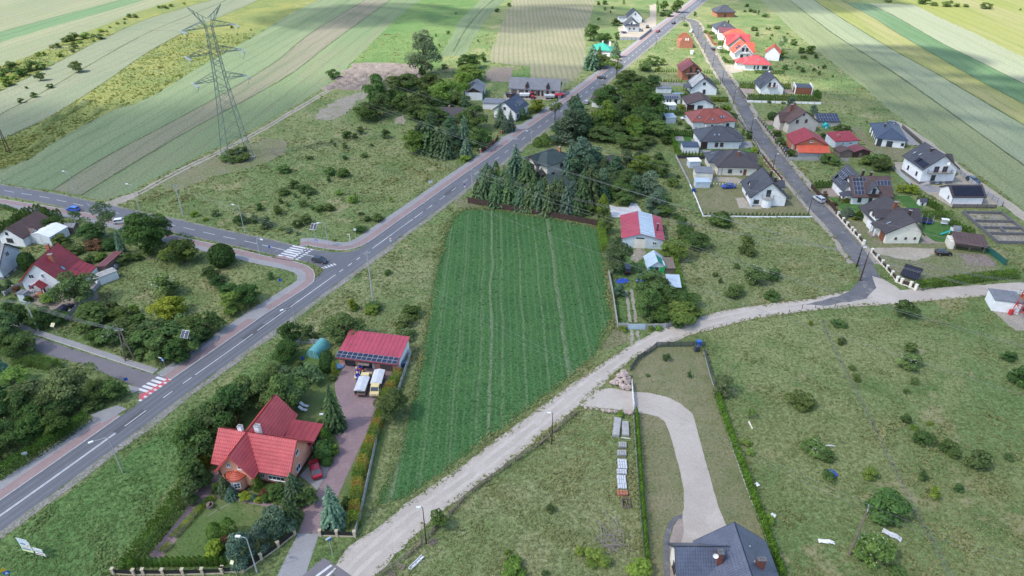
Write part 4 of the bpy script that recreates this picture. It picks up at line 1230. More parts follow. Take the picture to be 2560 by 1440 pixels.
 def win(s,f,u,z,w,h,m=None,blk=0,mull=1,box=None,sill=True):
  o,a,n = s.face(f,blk,box)
  m = m or m_frame_w
  c = o + a * (u + w / 2) + Vector((0,0,z + h / 2))
  up = Vector((0,0,1))
  fr = MB()
  b = 0.075
  for q in (-1,1):
   fr.obox(c + a * q * (w / 2 - b / 2) + n * 0.04,a * b / 2,n * 0.05,up * h / 2)
   fr.obox(c + up * q * (h / 2 - b / 2) + n * 0.042,a * w / 2,n * 0.05,up * b / 2)
  for k in range(mull):
   fr.obox(c + a * (w * ((k + 1) / (mull + 1) - 0.5)) + n * 0.038,a * b * 0.45,n * 0.05,up * h / 2)
  if sill:
   fr.obox(c - up * (h / 2 + 0.03) + n * 0.08,a * (w / 2 + 0.08),n * 0.11,up * 0.03)
  wo = fr.build('window',m,s.e)
  MB().obox(c + n * 0.012,a * (w / 2 - 0.02),n * 0.03,up * (h / 2 - 0.02)).build('pane',m_glass,wo)
  return wo
 def door(s,f,u,w,h,m=None,z=0.0,blk=0,box=None,name='door'):
  o,a,n = s.face(f,blk,box)
  c = o + a * (u + w / 2) + Vector((0,0,z + h / 2))
  up = Vector((0,0,1))
  mb = MB().obox(c,a * w / 2,n * 0.05,up * h / 2)
  for k in range(3):
   mb.obox(c + up * h * (0.3 * (k - 1)) + n * 0.05,a * w * 0.42,n * 0.02,up * h * 0.12)
  d = mb.build(name,m or m_frame_d,s.e)
  MB().obox(c + a * w * 0.4 + n * 0.09,a * 0.03,n * 0.04,up * 0.08).build('handle',m_alu,d)
  return d
 def chimney(s,x,y,z0,z1,w=0.6,d=0.5,m=None,cap=None):
  c = MB().box(x - w / 2,y - d / 2,z0,x + w / 2,y + d / 2,z1).build('chimney',m or m_brick,s.e)
  MB().box(x - w / 2 - .06,y - d / 2 - .06,z1 - 0.02,x + w / 2 + .06,y + d / 2 + .06,z1 + .08).build('chimney_cap',cap or m_concrete,c)
  for q in (-1,1):
   MB().lathe([(0.09,0),(0.09,0.14),(0.05,0.15)],8,(x + q * w * 0.22,y,z1 + 0.06)).build('flue',m_dconc,c)
 def on(s,i,u,v,off=0.0):
  o,a,b,L,S = s.sl[i]
  return o + a * u + b * v + a.cross(b) * off
 def panels(s,i,u0,v0,nu,nv,pw=1.0,ph=1.65,m=None,gap=0.03,off=0.12):
  o,a,b,L,S = s.sl[i]
  nn = a.cross(b)
  rot = Matrix((a,b,nn)).transposed().to_4x4()
  me = panel_mesh(pw,ph,m or m_panel)
  for r in range(nv):
   for c in range(nu):
    p = link('solar_panel',me,s.e)
    p.matrix_local = Matrix.Translation(o + a * (u0 + c * (pw + gap)) + b * (v0 + r * (ph + gap)) + nn * off) @ rot
 def skylight(s,i,u,v,w=0.8,h=1.2):
  o,a,b,L,S = s.sl[i]
  nn = a.cross(b)
  c = s.on(i,u,v)
  fr = MB()
  for q in (-1,1):
   fr.obox(c + a * q * (w / 2) + nn * 0.06,a * 0.06,b * (h / 2 + .06),nn * 0.08)
   fr.obox(c + b * q * (h / 2) + nn * 0.062,a * (w / 2),b * 0.06,nn * 0.08)
  k = fr.build('skylight',m_gutter,s.e)
  MB().obox(c + nn * 0.05,a * w / 2,b * h / 2,nn * 0.05).build('pane',m_skyl,k)
 def pipe(s,x,y,h):
  MB().tube([(x,y,0),(x,y,h)],0.06,6).build('downpipe',m_gutter,s.e)
 def gutters(s,h,over=0.5,ridge='y',blk=0):
  x0,y0,x1,y1 = s.bl[blk]
  mb = MB()
  if ridge == 'y':
   for x in (x0 - over,x1 + over):
    mb.bar((x,y0 - .4,h),(x,y1 + .4,h),0.13,0.12)
  else:
   for y in (y0 - over,y1 + over):
    mb.bar((x0 - .4,y,h),(x1 + .4,y,h),0.13,0.12)
  mb.build('gutter',m_gutter,s.e)
  s.pipe(x0 + .05,y0 - .08,h)
  s.pipe(x1 - .05,y0 - .08,h)
 def balcony(s,f,u,z,w,d=1.2,m=None,blk=0,railm=None,box=None):
  o,a,n = s.face(f,blk,box)
  c = o + a * (u + w / 2) + n * d / 2 + Vector((0,0,z))
  k = MB().obox(c,a * w / 2,n * d / 2,Vector((0,0,0.08))).build('balcony',m or m_concrete,s.e)
  r = MB()
  A,B,Cc,Dd = c - a * w / 2 - n * d / 2,c - a * w / 2 + n * d / 2,c + a * w / 2 + n * d / 2,c + a * w / 2 - n * d / 2
  up = Vector((0,0,1.0))
  for p,q in ((A,B),(B,Cc),(Cc,Dd)):
   r.bar(p + up,q + up,0.06)
   r.bar(p + up * .2,q + up * .2,0.05)
   nb = max(2,int((q - p).length / 0.35))
   for i in range(nb + 1):
    g_ = p.lerp(q,i / nb)
    r.bar(g_,g_ + up,0.035)
  r.build('railing',railm or m_frame_d,k)
 def dish(s,p,r=0.45,aim=(-0.3,-0.9,0.3)):
  q = Vector(aim).to_track_quat('Z','Y').to_matrix()
  mb = MB().lathe([(0.02,0),(r * .6,0.05),(r,0.16)],14)
  mb.v = [tuple(q @ Vector(v) + Vector(p)) for v in mb.v]
  mb.bar(Vector(p),Vector(p) - q @ Vector((0,0,0.4)),0.05)
  mb.build('satellite_dish',m_frame_w,s.e)
_PM = {}
m_black_rim = mat("black_panel_rim",(0.02,0.02,0.025),rough=0.3,fine=0)
def panel_mesh(pw,ph,m):
 k = (round(pw,3),round(ph,3),m.name)
 if k not in _PM:
  mb = MB().box(0,0,-0.03,pw,ph,0.02)
  me = mb.mesh('solar_panel_shape')
  me.materials.append(m)
  me.materials.append(m_alu)
  n0 = len(me.polygons)
  fr = MB().box(0,0,-0.03,pw,ph,0.02)
  for x0,y0,x1,y1 in ((0,0,pw,0.04),(0,ph - .04,pw,ph),(0,.04,.04,ph - .04),(pw - .04,.04,pw,ph - .04)):
   fr.box(x0,y0,-0.035,x1,y1,0.035)
  me2 = fr.mesh('solar_panel_shape')
  me2.materials.append(m)
  me2.materials.append(m_alu if m is m_panel else m_black_rim)
  for i,p in enumerate(me2.polygons):
   p.material_index = 0 if i < n0 else 1
  _PM[k] = me2
 return _PM[k]
# ================================================================== BUILDINGS IN THE PLACE
V = Vector
def lv(view,x,y,*z):
 return pp(view,x,y)[0] + tuple(z)
# --- house with red tile roof, bay window and veranda
a12 = R(-12)
A0 = V((-49.9,83.5,0))
h = House('peach_house','peach coloured house with red tile cross roof and round bay window','house',A0,A0 + V((math.cos(a12),math.sin(a12),0)) * 13.2,7.0)
TL = (0.55,0.36,0.085)
h.block(m_peach,rf_red,3.75,3.7,'gable','x',over=0.65,og=0.55,tile=TL,plinth=(m_plinthb,0.7),fm=rf_red)
h.block(m_peach,rf_red,3.9,3.6,'gable','y',box=(1.75,-1.5,7.6,12.5),over=0.6,og=0.75,tile=TL,wname='wing_wall',rname='wing_roof',plinth=(m_plinthb,0.7),fm=rf_red)
h.block(m_peach,rf_red2,2.95,0.45,'shed',box=(7.6,6.95,13.3,11.2),over=0.0,og=0.7,wname='veranda_wall',rname='veranda_roof',plinth=(m_plinthb,0.7))
h.reg(1.75,-2.5,14.2,12.6)
mb = MB().lathe([(1.55,0),(1.55,0.55)],14,(4.6,-1.5,0),(math.pi,2 * math.pi)).build('bay_plinth',m_plinthb,h.e)
mb = MB().lathe([(1.5,0.5),(1.5,3.0)],14,(4.6,-1.5,0),(math.pi,2 * math.pi)).build('bay_wall',m_peach,h.e)
br = MB().lathe([(1.75,2.95),(1.72,3.1),(0.1,3.75)],14,(4.6,-1.5,0),(math.pi,2 * math.pi)).build('bay_roof',rf_orange,h.e)
for i in range(5):
 MB().lathe([(1.74 - i * .32,3.1 + i * .13),(1.70 - i * .32,3.18 + i * .13)],14,(4.6,-1.5,0.02),(math.pi,2 * math.pi)).build('tile_row',rf_brickr,br)
for a in (-115,-65):
 c,s_ = math.cos(R(a)),math.sin(R(a))
 n,t = V((c,s_,0)),V((-s_,c,0))
 p = V((4.6,-1.5,1.75)) + n * 1.5
 fr = MB()
 for q in (-1,1):
  fr.obox(p + t * q * 0.5,t * 0.06,n * 0.09,V((0,0,0.65)))
  fr.obox(p + V((0,0,q * 0.6)),t * 0.5,n * 0.09,V((0,0,0.06)))
 fr.obox(p,t * 0.03,n * 0.085,V((0,0,0.6)))
 fr.obox(p,t * 0.5,n * 0.085,V((0,0,0.03)))
 w = fr.build('bay_window',m_frame_w,h.e)
 MB().obox(p,t * 0.48,n * 0.06,V((0,0,0.58))).build('pane',m_glass,w)
h.win('f',5.2,4.3,1.0,1.3,blk=1)
h.win('f',3.2,4.4,0.7,0.9,blk=1)
h.door('f',2.1,0.9,2.1,m_bwood,0.4,blk=1)
h.win('f',9.3,1.3,3.0,0.95,mull=3)
h.win('f',7.9,1.4,0.8,0.9)
h.win('r',3.0,4.3,1.0,1.0)
h.win('r',2.2,1.2,1.4,1.2)
h.win('r',8.0,1.0,2.4,1.3,blk=2,mull=2)
h.chimney(3.4,3.7,5.5,8.6,0.75,0.6,m_white)
h.chimney(6.0,4.6,5.5,8.4,0.85,0.75,m_white)
h.gutters(3.2,0.65,'x')
for x in (9.0,13.6):
 MB().tube([(x,11.5,0),(x,11.5,3.0)],0.1,8).build('post',m_dwood,h.e)
# --- garage of that house
h = House('garage_building','long garage with red sheet roof and a strip of solar panels','garage',lv('w6',915,728),lv('w6',1622,815),7.0)
h.block(m_white,rf_pink,2.75,0.9,'shed',over=1.15,og=0.25,t=0.15,fm=None)
for x in (0.0,3.55,7.6,11.6):
 w_ = 1.15 if x < 11 else h.W - 11.6
 MB().box(x,-0.06,0,x + w_,0.35,2.72).build('pier',m_peach,h.e)
for k,(x,op) in enumerate(((1.2,0.0),(4.75,0.6),(8.8,1.0))):
 o,a,n = h.face('f')
 wd = 2.35 if k < 2 else 2.75
 MB().box(x,-0.02,0.05,x + wd,0.06,2.5).build('garage_opening',m_glass if k < 2 else m_wood,h.e)
 if k == 1:
  MB().obox(V((x + wd / 2,-0.9,2.15)),V((wd / 2,0,0)),V((0,0.85,0.12)),V((0,-0.005,0.04))).build('lifted_door',m_wood,h.e)
o,a,b,L,S = h.sl[0]
h.panels(0,0.05,0.05,12,2,(L - 0.2) / 12 - 0.03,0.92)
MB().bar((-0.2,-1.2,2.5),(h.W + .2,-1.2,2.5),0.13).build('gutter',m_gutter,h.e)
# --- houses on the far side of the main road
h = House('white_house','white gabled house with dark red metal roof and small porch','house',V((-117.5,141.5,0)),V((-107.9,141.5,0)),9.0)
h.block(m_white,rf_red2,3.6,4.9,'gable','y',over=0.5,og=0.5,tile=(0.45,0.3,0.04),plinth=(m_plinth,0.6),fm=rf_red2,asym=0.52)
h.block(m_white,rf_red2,2.3,1.6,'shedx',box=(9.6,3.0,13.2,8.6),over=0.0,og=0.3,wname='annex_wall',rname='annex_roof')
# the annex falls away from the house: mirror it
for nm in ('annex_wall','annex_roof'):
 for c in list(h.e.children):
  if c.name.startswith(nm):
   for vv in c.data.vertices:
    vv.co.x = 9.6 + 13.2 - vv.co.x
   c.data.flip_normals()
   for g_ in c.children:
    for vv in g_.data.vertices:
     vv.co.x = 9.6 + 13.2 - vv.co.x
h.reg(9.6,3,13.4,8.8)
for u,z,w_,hh in ((2.2,4.3,1.2,1.1),(5.2,4.4,0.7,1.1),(1.1,1.3,1.3,1.2),(7.4,1.5,0.8,1.1)):
 h.win('f',u,z,w_,hh,m_frame_w)
h.win('f',2.2,0.15,0.7,0.35)
h.win('f',8.2,0.15,0.7,0.35)
h.block(None,rf_red2,2.6,1.1,'gable','y',box=(3.0,-1.8,5.6,0.1),over=0.3,og=0.2,rname='porch_roof',fm=rf_red2)
for x in (3.1,5.5):
 MB().box(x - .08,-1.75,0,x + .08,-1.6,2.6).build('porch_post',m_white,h.e)
MB().box(2.9,-1.8,0,5.7,0,0.5).build('porch_step',m_brick,h.e)
h.door('f',3.8,1.0,2.1,m_dwood,0.5)
h.chimney(3.8,7.5,7.0,9.6,0.9,0.6,m_brick)
h.chimney(6.6,3.6,6.0,8.9,0.9,0.6,m_brick)
h.skylight(1,4.0,2.4)
h = House('white_bungalow','white house with brown roof beside the white tent garage','house',V((-139.2,166.5,0)),V((-131.8,165.0,0)),10.5)
h.block(m_white,rf_brown,2.8,2.4,'gable','y',over=0.5,og=0.4)
h.win('f',2.2,1.0,2.0,1.2,m_frame_d,mull=2)
h.win('f',2.7,3.3,0.8,0.7,m_frame_d)
h.block(m_white,rf_brown,2.6,1.0,'gable','x',box=(4.6,2.6,8.4,4.8),over=0.3,og=0.2,wname='porch_wall',rname='porch_roof')
h.win('r',3.1,0.9,1.1,1.2,m_frame_d,box=(4.6,2.6,8.4,4.8))
h = House('grey_roof_house','pale blue house with grey roof at the garden corner','house',V((-138.0,148.0,0)),V((-127.0,148.0,0)),8.4)
h.block(m_bluew,rf_grey,4.2,3.6,'gable','x',over=0.6,og=0.5,plinth=(m_plinth,0.7),fm=rf_dark)
h.win('r',3.5,4.4,1.2,1.3,m_frame_w)
for u in (1.0,4.0):
 h.win('r',u,0.2,0.7,0.4)
h = House('tent_garage','white fabric tent garage in the garden','tent',lv('w1',362,575),lv('w1',590,604),6.5)
m_tent = mat("tent_fabric",(0.68,0.70,0.71),(0.62,0.64,0.65),scale=0.8,rough=0.6)
h.block(m_tent,m_tent,2.5,0.9,'gable','y',over=0.1,og=0.1,t=0.05)
for u in (1.8,3.6):
 MB().bar((u,-0.04,0),(u,-0.04,2.5),0.06).build('seam',m_frame_w,h.e)
h = House('garden_shed','small grey roofed shed under the birches','shed',lv('w1',745,470),lv('w1',850,470),2.5)
h.block(m_wood,rf_grey,2.0,0.5,'gable','x',over=0.3,og=0.3)
h = House('low_shed','long low shed with brown roof by the garden wall','shed',lv('w1',1115,920),lv('w1',1215,925),7.5)
h.block(m_wood,rf_maroon,2.0,0.3,'shedx',over=0.2,og=0.2)
h = House('low_shed','low shed with white flat roof by the garden wall','shed',lv('w1',1060,1020),lv('w1',1110,1060),5.0)
h.block(m_white,m_concrete,2.0,0.3,'flat',over=0.1)
h = House('transformer_box','small grey box cabin in front of the white house','cabin',lv('w1',222,1230),lv('w1',300,1240),1.6)
h.block(m_bluew,rf_grey,2.1,0.2,'flat',over=0.15)
# --- slate roofed house by the gravel drive
h = House('slate_roof_house','house with shiny slate blue tile roof at the end of the gravel drive','house',V((27.8,50.0,0)),V((37.4,50.0,0)),17.4)
h.block(m_creamw,rf_slate,3.0,3.8,'gable','y',over=0.6,og=0.5,tile=(0.5,0.36,0.07),fm=rf_dark)
h.block(m_creamw,rf_slate,3.2,2.7,'gable','x',box=(-4.0,11.8,5.0,16.9),over=0.6,og=0.5,tile=(0.5,0.36,0.07),wname='wing_wall',rname='wing_roof',fm=rf_dark)
h.reg(-4,11.8,5,17)
h.chimney(1.6,12.9,4.5,6.9,0.75,0.9,m_plinthb,m_dconc)
h.chimney(6.9,11.5,4.5,7.2,1.1,0.6,m_plinthb,m_dconc)
h.dish((0.9,12.7,6.4),0.4)
for x,y,z in ((6.3,14.5,5.7),(6.2,12.0,5.7)):
 MB().lathe([(0.08,0),(0.08,0.4),(0.13,0.42),(0.02,0.5)],8,(x,y,z)).build('vent_pipe',m_alu,h.e)
h.win('l',13.5,0.9,1.5,1.4,m_frame_d,blk=1)
# --- shed with the patchwork roof and its small sheds
h = House('workshop','pale blue workshop with patched red and blue metal roof','workshop',lv('v8',300,472),lv('v8',703,492),13.5)
b0 = h.block(m_bluew,rf_pink,2.8,1.5,'gable','y',over=0.35,og=0.35,t=0.12,asym=0.42)
o,a,b,L,S = h.sl[1]
nn = a.cross(b)
MB().obox(o + a * L / 2 + b * S * 0.70 + nn * 0.06,a * L / 2,b * S * 0.305,nn * 0.03).build('blue_sheets',rf_blue,h.e)
for k in range(9):
 MB().obox(o + a * (L * (k + 0.5) / 9) + b * S * 0.70 + nn * 0.10,a * 0.04,b * S * 0.305,nn * 0.03).build('sheet_seam',m_tin,h.e)
MB().box(3.1,-0.06,0,6.2,0.02,2.75).build('door',m_creamw,h.e)
MB().box(3.5,-0.05,2.8,5.7,0.03,3.2).build('lintel_window',m_glass,h.e)
h.win('f',8.0,1.2,1.0,0.9,m_frame_w)
h.chimney(9.4,4.5,3.0,5.4,0.5,0.5,mat("sooty_brick",(0.07,0.045,0.04)))
h = House('tin_shed','tin shed with green and white sheet walls','shed',lv('v8',562,735),lv('v8',722,735),5.5)
h.block(m_bluew,rf_blue,2.0,1.5,'gable','y',over=0.5,og=0.3,t=0.08)
o,a,b,L,S = h.sl[1]
nn = a.cross(b)
MB().obox(o + a * L * 0.3 + b * S * 0.5 + nn * 0.05,a * L * 0.28,b * S * 0.5,nn * 0.02).build('green_sheet',m_green,h.e)
MB().obox(o + a * L * 0.25 + b * S * 0.28 + nn * 0.09,a * L * 0.2,b * S * 0.1,nn * 0.02).build('white_sheet',m_white,h.e)
for x,w_,m_ in ((0.2,1.2,m_green),(1.5,1.0,m_gutter),(2.7,1.3,mat("bright_green",(0.03,0.40,0.10)))):
 MB().box(x,-0.05,0,x + w_,0.0,1.9).build('wall_sheet',m_,h.e)
h.block(m_wood,m_wood,1.5,0.4,'shed',box=(4.3,0,6.6,4.5),over=0.2,og=0.2,wname='lean_to_wall',rname='lean_to_roof')
h = House('open_shed','open shed with pale tin roof among the bushes','shed',lv('v8',755,935),lv('v8',872,940),4.5)
h.block(None,rf_blue,2.0,0.5,'shed',over=0.3,og=0.3,t=0.08)
h.block(m_wood,m_wood,1.0,0.0,'flat',box=(0,1.5,h.W,4.5),over=0,wname='boards',rname='shelf')
for x in (0.1,h.W - .1):
 for y in (0.1,4.4):
  MB().box(x - .07,y - .07,0,x + .07,y + .07,2.5 if y > 1 else 2.05).build('post',m_wood,h.e)
# --- villa in the spruce grove
h = House('villa','two storey villa with dark green hipped roof among spruces','house',lv('v7',600,585),lv('v7',785,662),11.5)
h.block(m_creamw,rf_dgreen,5.4,2.6,'hip','y',over=0.9,plinth=(m_plinth,0.5))
h.block(m_creamw,rf_dgreen,5.4,1.9,'gable','y',box=(1.0,-1.3,5.4,3.0),over=0.8,og=0.6,wname='oriel_wall',rname='oriel_roof',fm=m_dwood)
h.win('f',1.6,3.5,3.0,1.5,m_frame_d,blk=1,mull=2)
h.balcony('f',1.2,3.0,4.0,0.9,m_dwood,blk=1)
h.block(m_gutter,m_gutter,2.6,0.7,'gable','y',box=(6.2,-2.2,8.6,0.2),over=0.3,og=0.3,wname='porch_wall',rname='porch_roof')
h.win('r',2.0,1.2,1.4,1.3,m_frame_d)
h.win('r',6.0,3.4,1.4,1.3,m_frame_d)
h.chimney(6.3,8.5,6.0,9.0,0.9,0.6,m_brick)
h.dish((6.6,-0.6,4.2),0.6)
h = House('garage_building','low garage with dark green roof hidden behind spruces','garage',lv('v7',760,740),lv('v7',1020,760),5.5)
h.block(m_creamw,rf_dgreen,2.4,0.5,'shed',over=0.4,og=0.3)
h = House('gazebo','garden gazebo with purplish black hipped roof in the grove','gazebo',lv('v7',1350,530),lv('v7',1448,535),4.0)
h.block(m_white,rf_black,2.1,1.7,'hip','x',over=0.6)
h.win('f',0.4,0.9,2.4,1.0,m_dwood,mull=2)
# --- the farm
h = House('barn','long grey roofed barn with two dark wall dormers','barn',lv('v3',482,1000),lv('v3',1003,1026),8.5)
h.block(m_beige,rf_grey,3.0,3.4,'gable','x',over=0.5,og=0.4)
for x in (7.2,16.4):
 h.block(m_dwood,rf_dark,4.3,0.9,'gable','y',box=(x,-0.35,x + 1.1,3.4),over=0.2,og=0.2,wname='dormer_wall',rname='dormer_roof')
for x,w_ in ((0.8,2.4),(4.2,2.2),(9.6,2.6),(12.4,1.2),(14.2,1.0),(18.6,1.6)):
 h.door('f',x,w_,2.3,m_dwood if x > 9 else m_wood)
for x in (6.9,11.0,15.6,18.0):
 h.win('f',x,1.2,0.7,0.8,m_frame_w)
h = House('barn','grey roofed barn with open side beside the low white garage','barn',(1163,250),(1205,251),13.0)
h.block(m_white,rf_grey,3.4,2.0,'gable','y',over=0.4,og=0.4)
for y in (3.0,6.0,9.2):
 h.door('r',y,2.2,2.9,m_dwood if y < 9 else m_white,name='barn_door')
MB().add([(0.3,-0.05,3.4),(h.W - .3,-0.05,3.4),(h.W / 2,-0.05,5.2)],[(0,1,2)]).build('gable_boards',m_dwood,h.e)
h = House('low_garage','low white garage with flat grey roof on the farm','garage',lv('v3',200,1155),lv('v3',402,1165),6.5)
h.block(m_white,rf_grey,2.6,0.0,'flat',over=0.3)
B0 = V((1.4,268.6,0))
u_ = V((math.cos(R(-25)),math.sin(R(-25)),0))
h = House('farm_house','white farm house with dark blue roof and solar panels by the road','house',B0 - u_ * 9.5,B0,11.6)
h.block(m_white,rf_navy,4.0,3.4,'gable','y',over=0.45,og=0.4,plinth=(m_plinth,0.7),fm=rf_dark)
h.panels(1,5.4,1.7,6,1,0.98,2.2)
h.skylight(1,4.2,2.6)
h.win('r',1.5,1.2,1.2,1.5,m_frame_d)
h.win('r',8.0,1.2,1.2,1.5,m_frame_d)
h.win('f',4.2,4.4,1.1,1.1,m_frame_d)
h.win('f',6.6,1.2,1.1,1.2,m_frame_d)
h.chimney(3.2,9.0,5.5,8.4,0.9,0.6,m_dwood)
h = House('roadside_house','white house with brown black roof beneath the trees by the road','house',lv('v3',1350,1130),lv('v3',1600,1165),8.0)
h.block(m_white,rf_black,3.2,3.0,'gable','x',over=0.5,og=0.5)
h.chimney(8.5,5.0,5.0,7.6,0.9,0.7,m_brick)
h.win('f',2.0,1.2,1.2,1.2)
h.win('r',3.0,3.5,1.0,1.1)
h = House('flat_shed','shed with pale blue flat roof between the trees','shed',lv('v3',1585,1372),lv('v3',1702,1372),8.5)
h.block(m_grblock,rf_blue,2.6,0.3,'shed',over=0.2,og=0.2)
h.win('f',0.6,1.2,1.4,0.9,m_frame_d)
h = House('green_roof_house','old house with bright green roof behind spruces','house',lv('v3',1340,590),lv('v3',1548,600),9.0)
h.block(m_white,rf_green,2.9,2.8,'hip','x',over=0.5)
h.chimney(9.5,4.0,4.5,6.9,1.0,0.7,m_white)
h.chimney(5.5,6.0,5.0,6.6,0.7,0.6,m_white)
h = House('old_cottage','old cottage with dark roof sunk among farm trees','house',lv('v2',1640,1110),lv('v2',1900,1120),8.0)
h.block(m_dwood,rf_black,2.6,2.6,'gable','x',over=0.4,og=0.4)
h.chimney(4,4,4,6,0.6,0.6,m_brick)
# --- double house by the sandy drive
h = House('white_house','white house with dark gable and solar strip behind a grey fence','house',lv('v3',1697,333),lv('v3',1850,335),9.0)
h.block(m_white,rf_dark,3.2,3.6,'gable','y',over=0.4,og=0.4)
h.block(None,rf_dark,3.3,1.1,'shed',box=(0,-1.2,h.W,0.4),over=0.1,og=0.1,rname='canopy')
h.panels(2,0.3,0.2,7,1,1.0,1.2)
h.win('f',3.6,4.3,0.9,1.0,m_frame_d)
h.win('f',2.6,1.2,0.9,1.0,m_frame_d)
h.win('f',5.2,1.2,0.9,1.0,m_frame_d)
h = House('white_house','white house with dark gable behind its twin by the sandy drive','house',lv('v3',1730,240),lv('v3',1880,240),9.0)
h.block(m_white,rf_dark,3.4,3.8,'gable','y',over=0.4,og=0.4)
h.win('f',4.2,4.6,0.9,1.0,m_frame_d)
h.win('r',3.0,1.2,1.4,1.4,m_frame_d)
h.block(m_white,rf_grey,2.6,0,'flat',box=(-5.5,1,-0.2,5.5),over=0.2,wname='annex_wall',rname='annex_roof')
# --- brick shell without a roof
h = House('brick_shell','unfinished orange brick house shell without a roof','house shell',lv('v4',362,558),lv('v4',518,560),9.5)
w_,d_ = h.W,h.D
hh = 3.4
wl = MB()
th = 0.3
for (x0,y0,x1,y1) in ((0,0,w_,th),(0,d_ - th,w_,d_),(0,th,th,d_ - th),(w_ - th,th,w_,d_ - th),(w_ * .5,th,w_ * .5 + .2,d_ - th)):
 wl.box(x0,y0,0,x1,y1,hh)
for y0 in (0,d_ - th):
 wl.add([(0,y0,hh),(w_,y0,hh),(w_ * .86,y0,hh + 1.7),(w_ * .62,y0,hh + 2.9),(w_ * .38,y0,hh + 2.9),(w_ * .14,y0,hh + 1.7)] +
 [(0,y0 + th,hh),(w_,y0 + th,hh),(w_ * .86,y0 + th,hh + 1.7),(w_ * .62,y0 + th,hh + 2.9),(w_ * .38,y0 + th,hh + 2.9),(w_ * .14,y0 + th,hh + 1.7)],
 [tuple(range(6)),tuple(range(6,12))[::-1]] + [((i + 1) % 6,i,6 + i,6 + (i + 1) % 6) for i in range(6)])
wl.build('wall',m_brick,h.e)
h.bl.append((0,0,w_,d_))
MB().box(-0.02,-0.02,hh - .1,w_ + .02,d_ + .02,hh + .02).build('ring_beam',m_brick,h.e)
for u in (w_ * .38,w_ * .54):
 MB().box(u,-0.04,hh + 0.6,u + 0.7,0.02,hh + 1.9).build('window_opening',m_white,h.e)
# --- houses along the old street, far end first
h = House('brick_bungalow','unplastered brick bungalow with dark hipped roof at the far street end','house',lv('v4',797,203),lv('v4',1000,200),10.0)
h.block(m_brick,rf_dark,3.0,3.6,'hip','x',over=0.8)
h.door('f',5.0,0.9,2.1)
h.chimney(8.6,6,4,6.6,0.6,0.6,m_dwood)
h = House('dark_bungalow','bungalow with black hipped roof behind clipped hedges','house',lv('v4',800,345,2.6),lv('v4',1010,345,2.6),10.5)
h.block(m_white,rf_dark,2.9,3.4,'hip','x',over=0.8)
h.skylight(0,5.5,3.0)
h.chimney(8.0,6,4,7.0,0.6,0.6,m_dwood)
h = House('white_house','white house with low maroon roof and red fence','house',lv('v4',815,463),lv('v4',985,470),9.0)
h.block(m_white,rf_maroon,4.0,1.0,'shed',over=0.2,og=0.2)
h = House('orange_roof_house','house with wide orange roof behind the red gable','house',lv('v4',905,500),lv('v4',1150,500),8.0)
h.block(m_white,rf_orange,3.2,3.4,'hip','x',over=0.6)
h = House('yellow_house','cream house with bright red gable roof and solar panels','house',lv('v4',928,590),lv('v4',1150,592),9.5)
h.block(m_creamw,rf_red,3.2,4.4,'gable','y',over=0.6,og=0.9,fm=rf_red2)
h.block(m_creamw,rf_red,3.4,3.8,'gable','x',box=(-0.5,3.2,h.W + 1.5,9.0),over=0.6,og=0.5,wname='wing_wall',rname='wing_roof')
h.panels(0,1.0,1.6,3,2,1.0,1.65)
h.win('f',4.5,3.8,1.8,1.8,m_frame_d,mull=2)
h.win('f',2.0,1.0,1.4,1.4,m_frame_d)
h.win('f',7.0,1.0,1.4,1.4,m_frame_d)
h = House('white_house','white house with orange red roof, solar square and glazed gable','house',lv('v4',995,688),lv('v4',1195,690),9.5)
h.block(m_white,rf_orange,3.3,4.3,'gable','y',over=0.5,og=0.7,fm=m_white)
h.block(m_white,rf_orange,3.3,3.7,'gable','x',box=(2.0,2.5,h.W + 1.8,9.0),over=0.5,og=0.4,wname='wing_wall',rname='wing_roof')
h.panels(0,5.6,2.2,3,2,1.05,1.3)
for u in (3.4,5.4):
 h.win('f',u,4.0,1.3,1.7,m_frame_d)
for u in (3.0,6.4):
 h.win('f',u,1.0,1.5,1.4,m_frame_d)
h.balcony('f',2.6,3.2,5.0,1.0,m_white)
h = House('outbuilding','white outbuilding with steep orange roof behind the red hipped house','outbuilding',lv('v4',1350,695),lv('v4',1515,710),7.5)
h.block(m_white,rf_orange,3.6,3.2,'gable','y',over=0.4,og=0.3)
h = House('red_bungalow','white bungalow with wide red hipped roof and terrace openings','house',lv('v4',1112,815),lv('v4',1400,822),10.0)
h.block(m_white,rf_red,2.8,3.2,'hip','x',over=0.8)
h.block(m_white,rf_red,2.8,1.8,'hip','x',box=(-3.2,2.6,1.0,7.5),over=0.6,wname='porch_wall',rname='porch_roof')
for u,w_ in ((4.6,0.7),(6.2,0.8),(8.6,2.6)):
 h.win('f',u,0.8,w_,1.5,m_frame_d)
h.skylight(0,7.2,3.2)
h.chimney(2.2,4.5,4,6.0,0.6,0.6,m_brick)
h.chimney(6.0,6.5,4.6,6.6,0.6,0.6,m_brick)
h = House('dark_roof_house','white house with steep black roof and balcony behind tall hedge','house',lv('v4',1300,1092),lv('v4',1562,1096),10.5)
h.block(m_white,rf_dark,2.9,4.7,'gable','y',over=0.6,og=0.5,fm=rf_dark)
h.skylight(0,2.5,3.4)
h.panels(0,6.6,0.6,2,2,1.2,1.3,m_panelb)
for u in (3.0,5.0):
 h.win('f',u,3.3,1.0,1.9,m_bwood)
h.balcony('f',2.6,3.1,4.2,1.1)
h.chimney(5.2,6.5,6,8.6,0.6,0.6,m_brick)
h.dish((4.6,8.0,7.9),0.4)
h = House('flat_garage','flat roofed garage with white side and brown clad front','garage',lv('v4',1705,1090),lv('v4',1893,1100),7.0)
h.block(m_bwood,rf_dark,2.7,0.0,'flat',over=0.0)
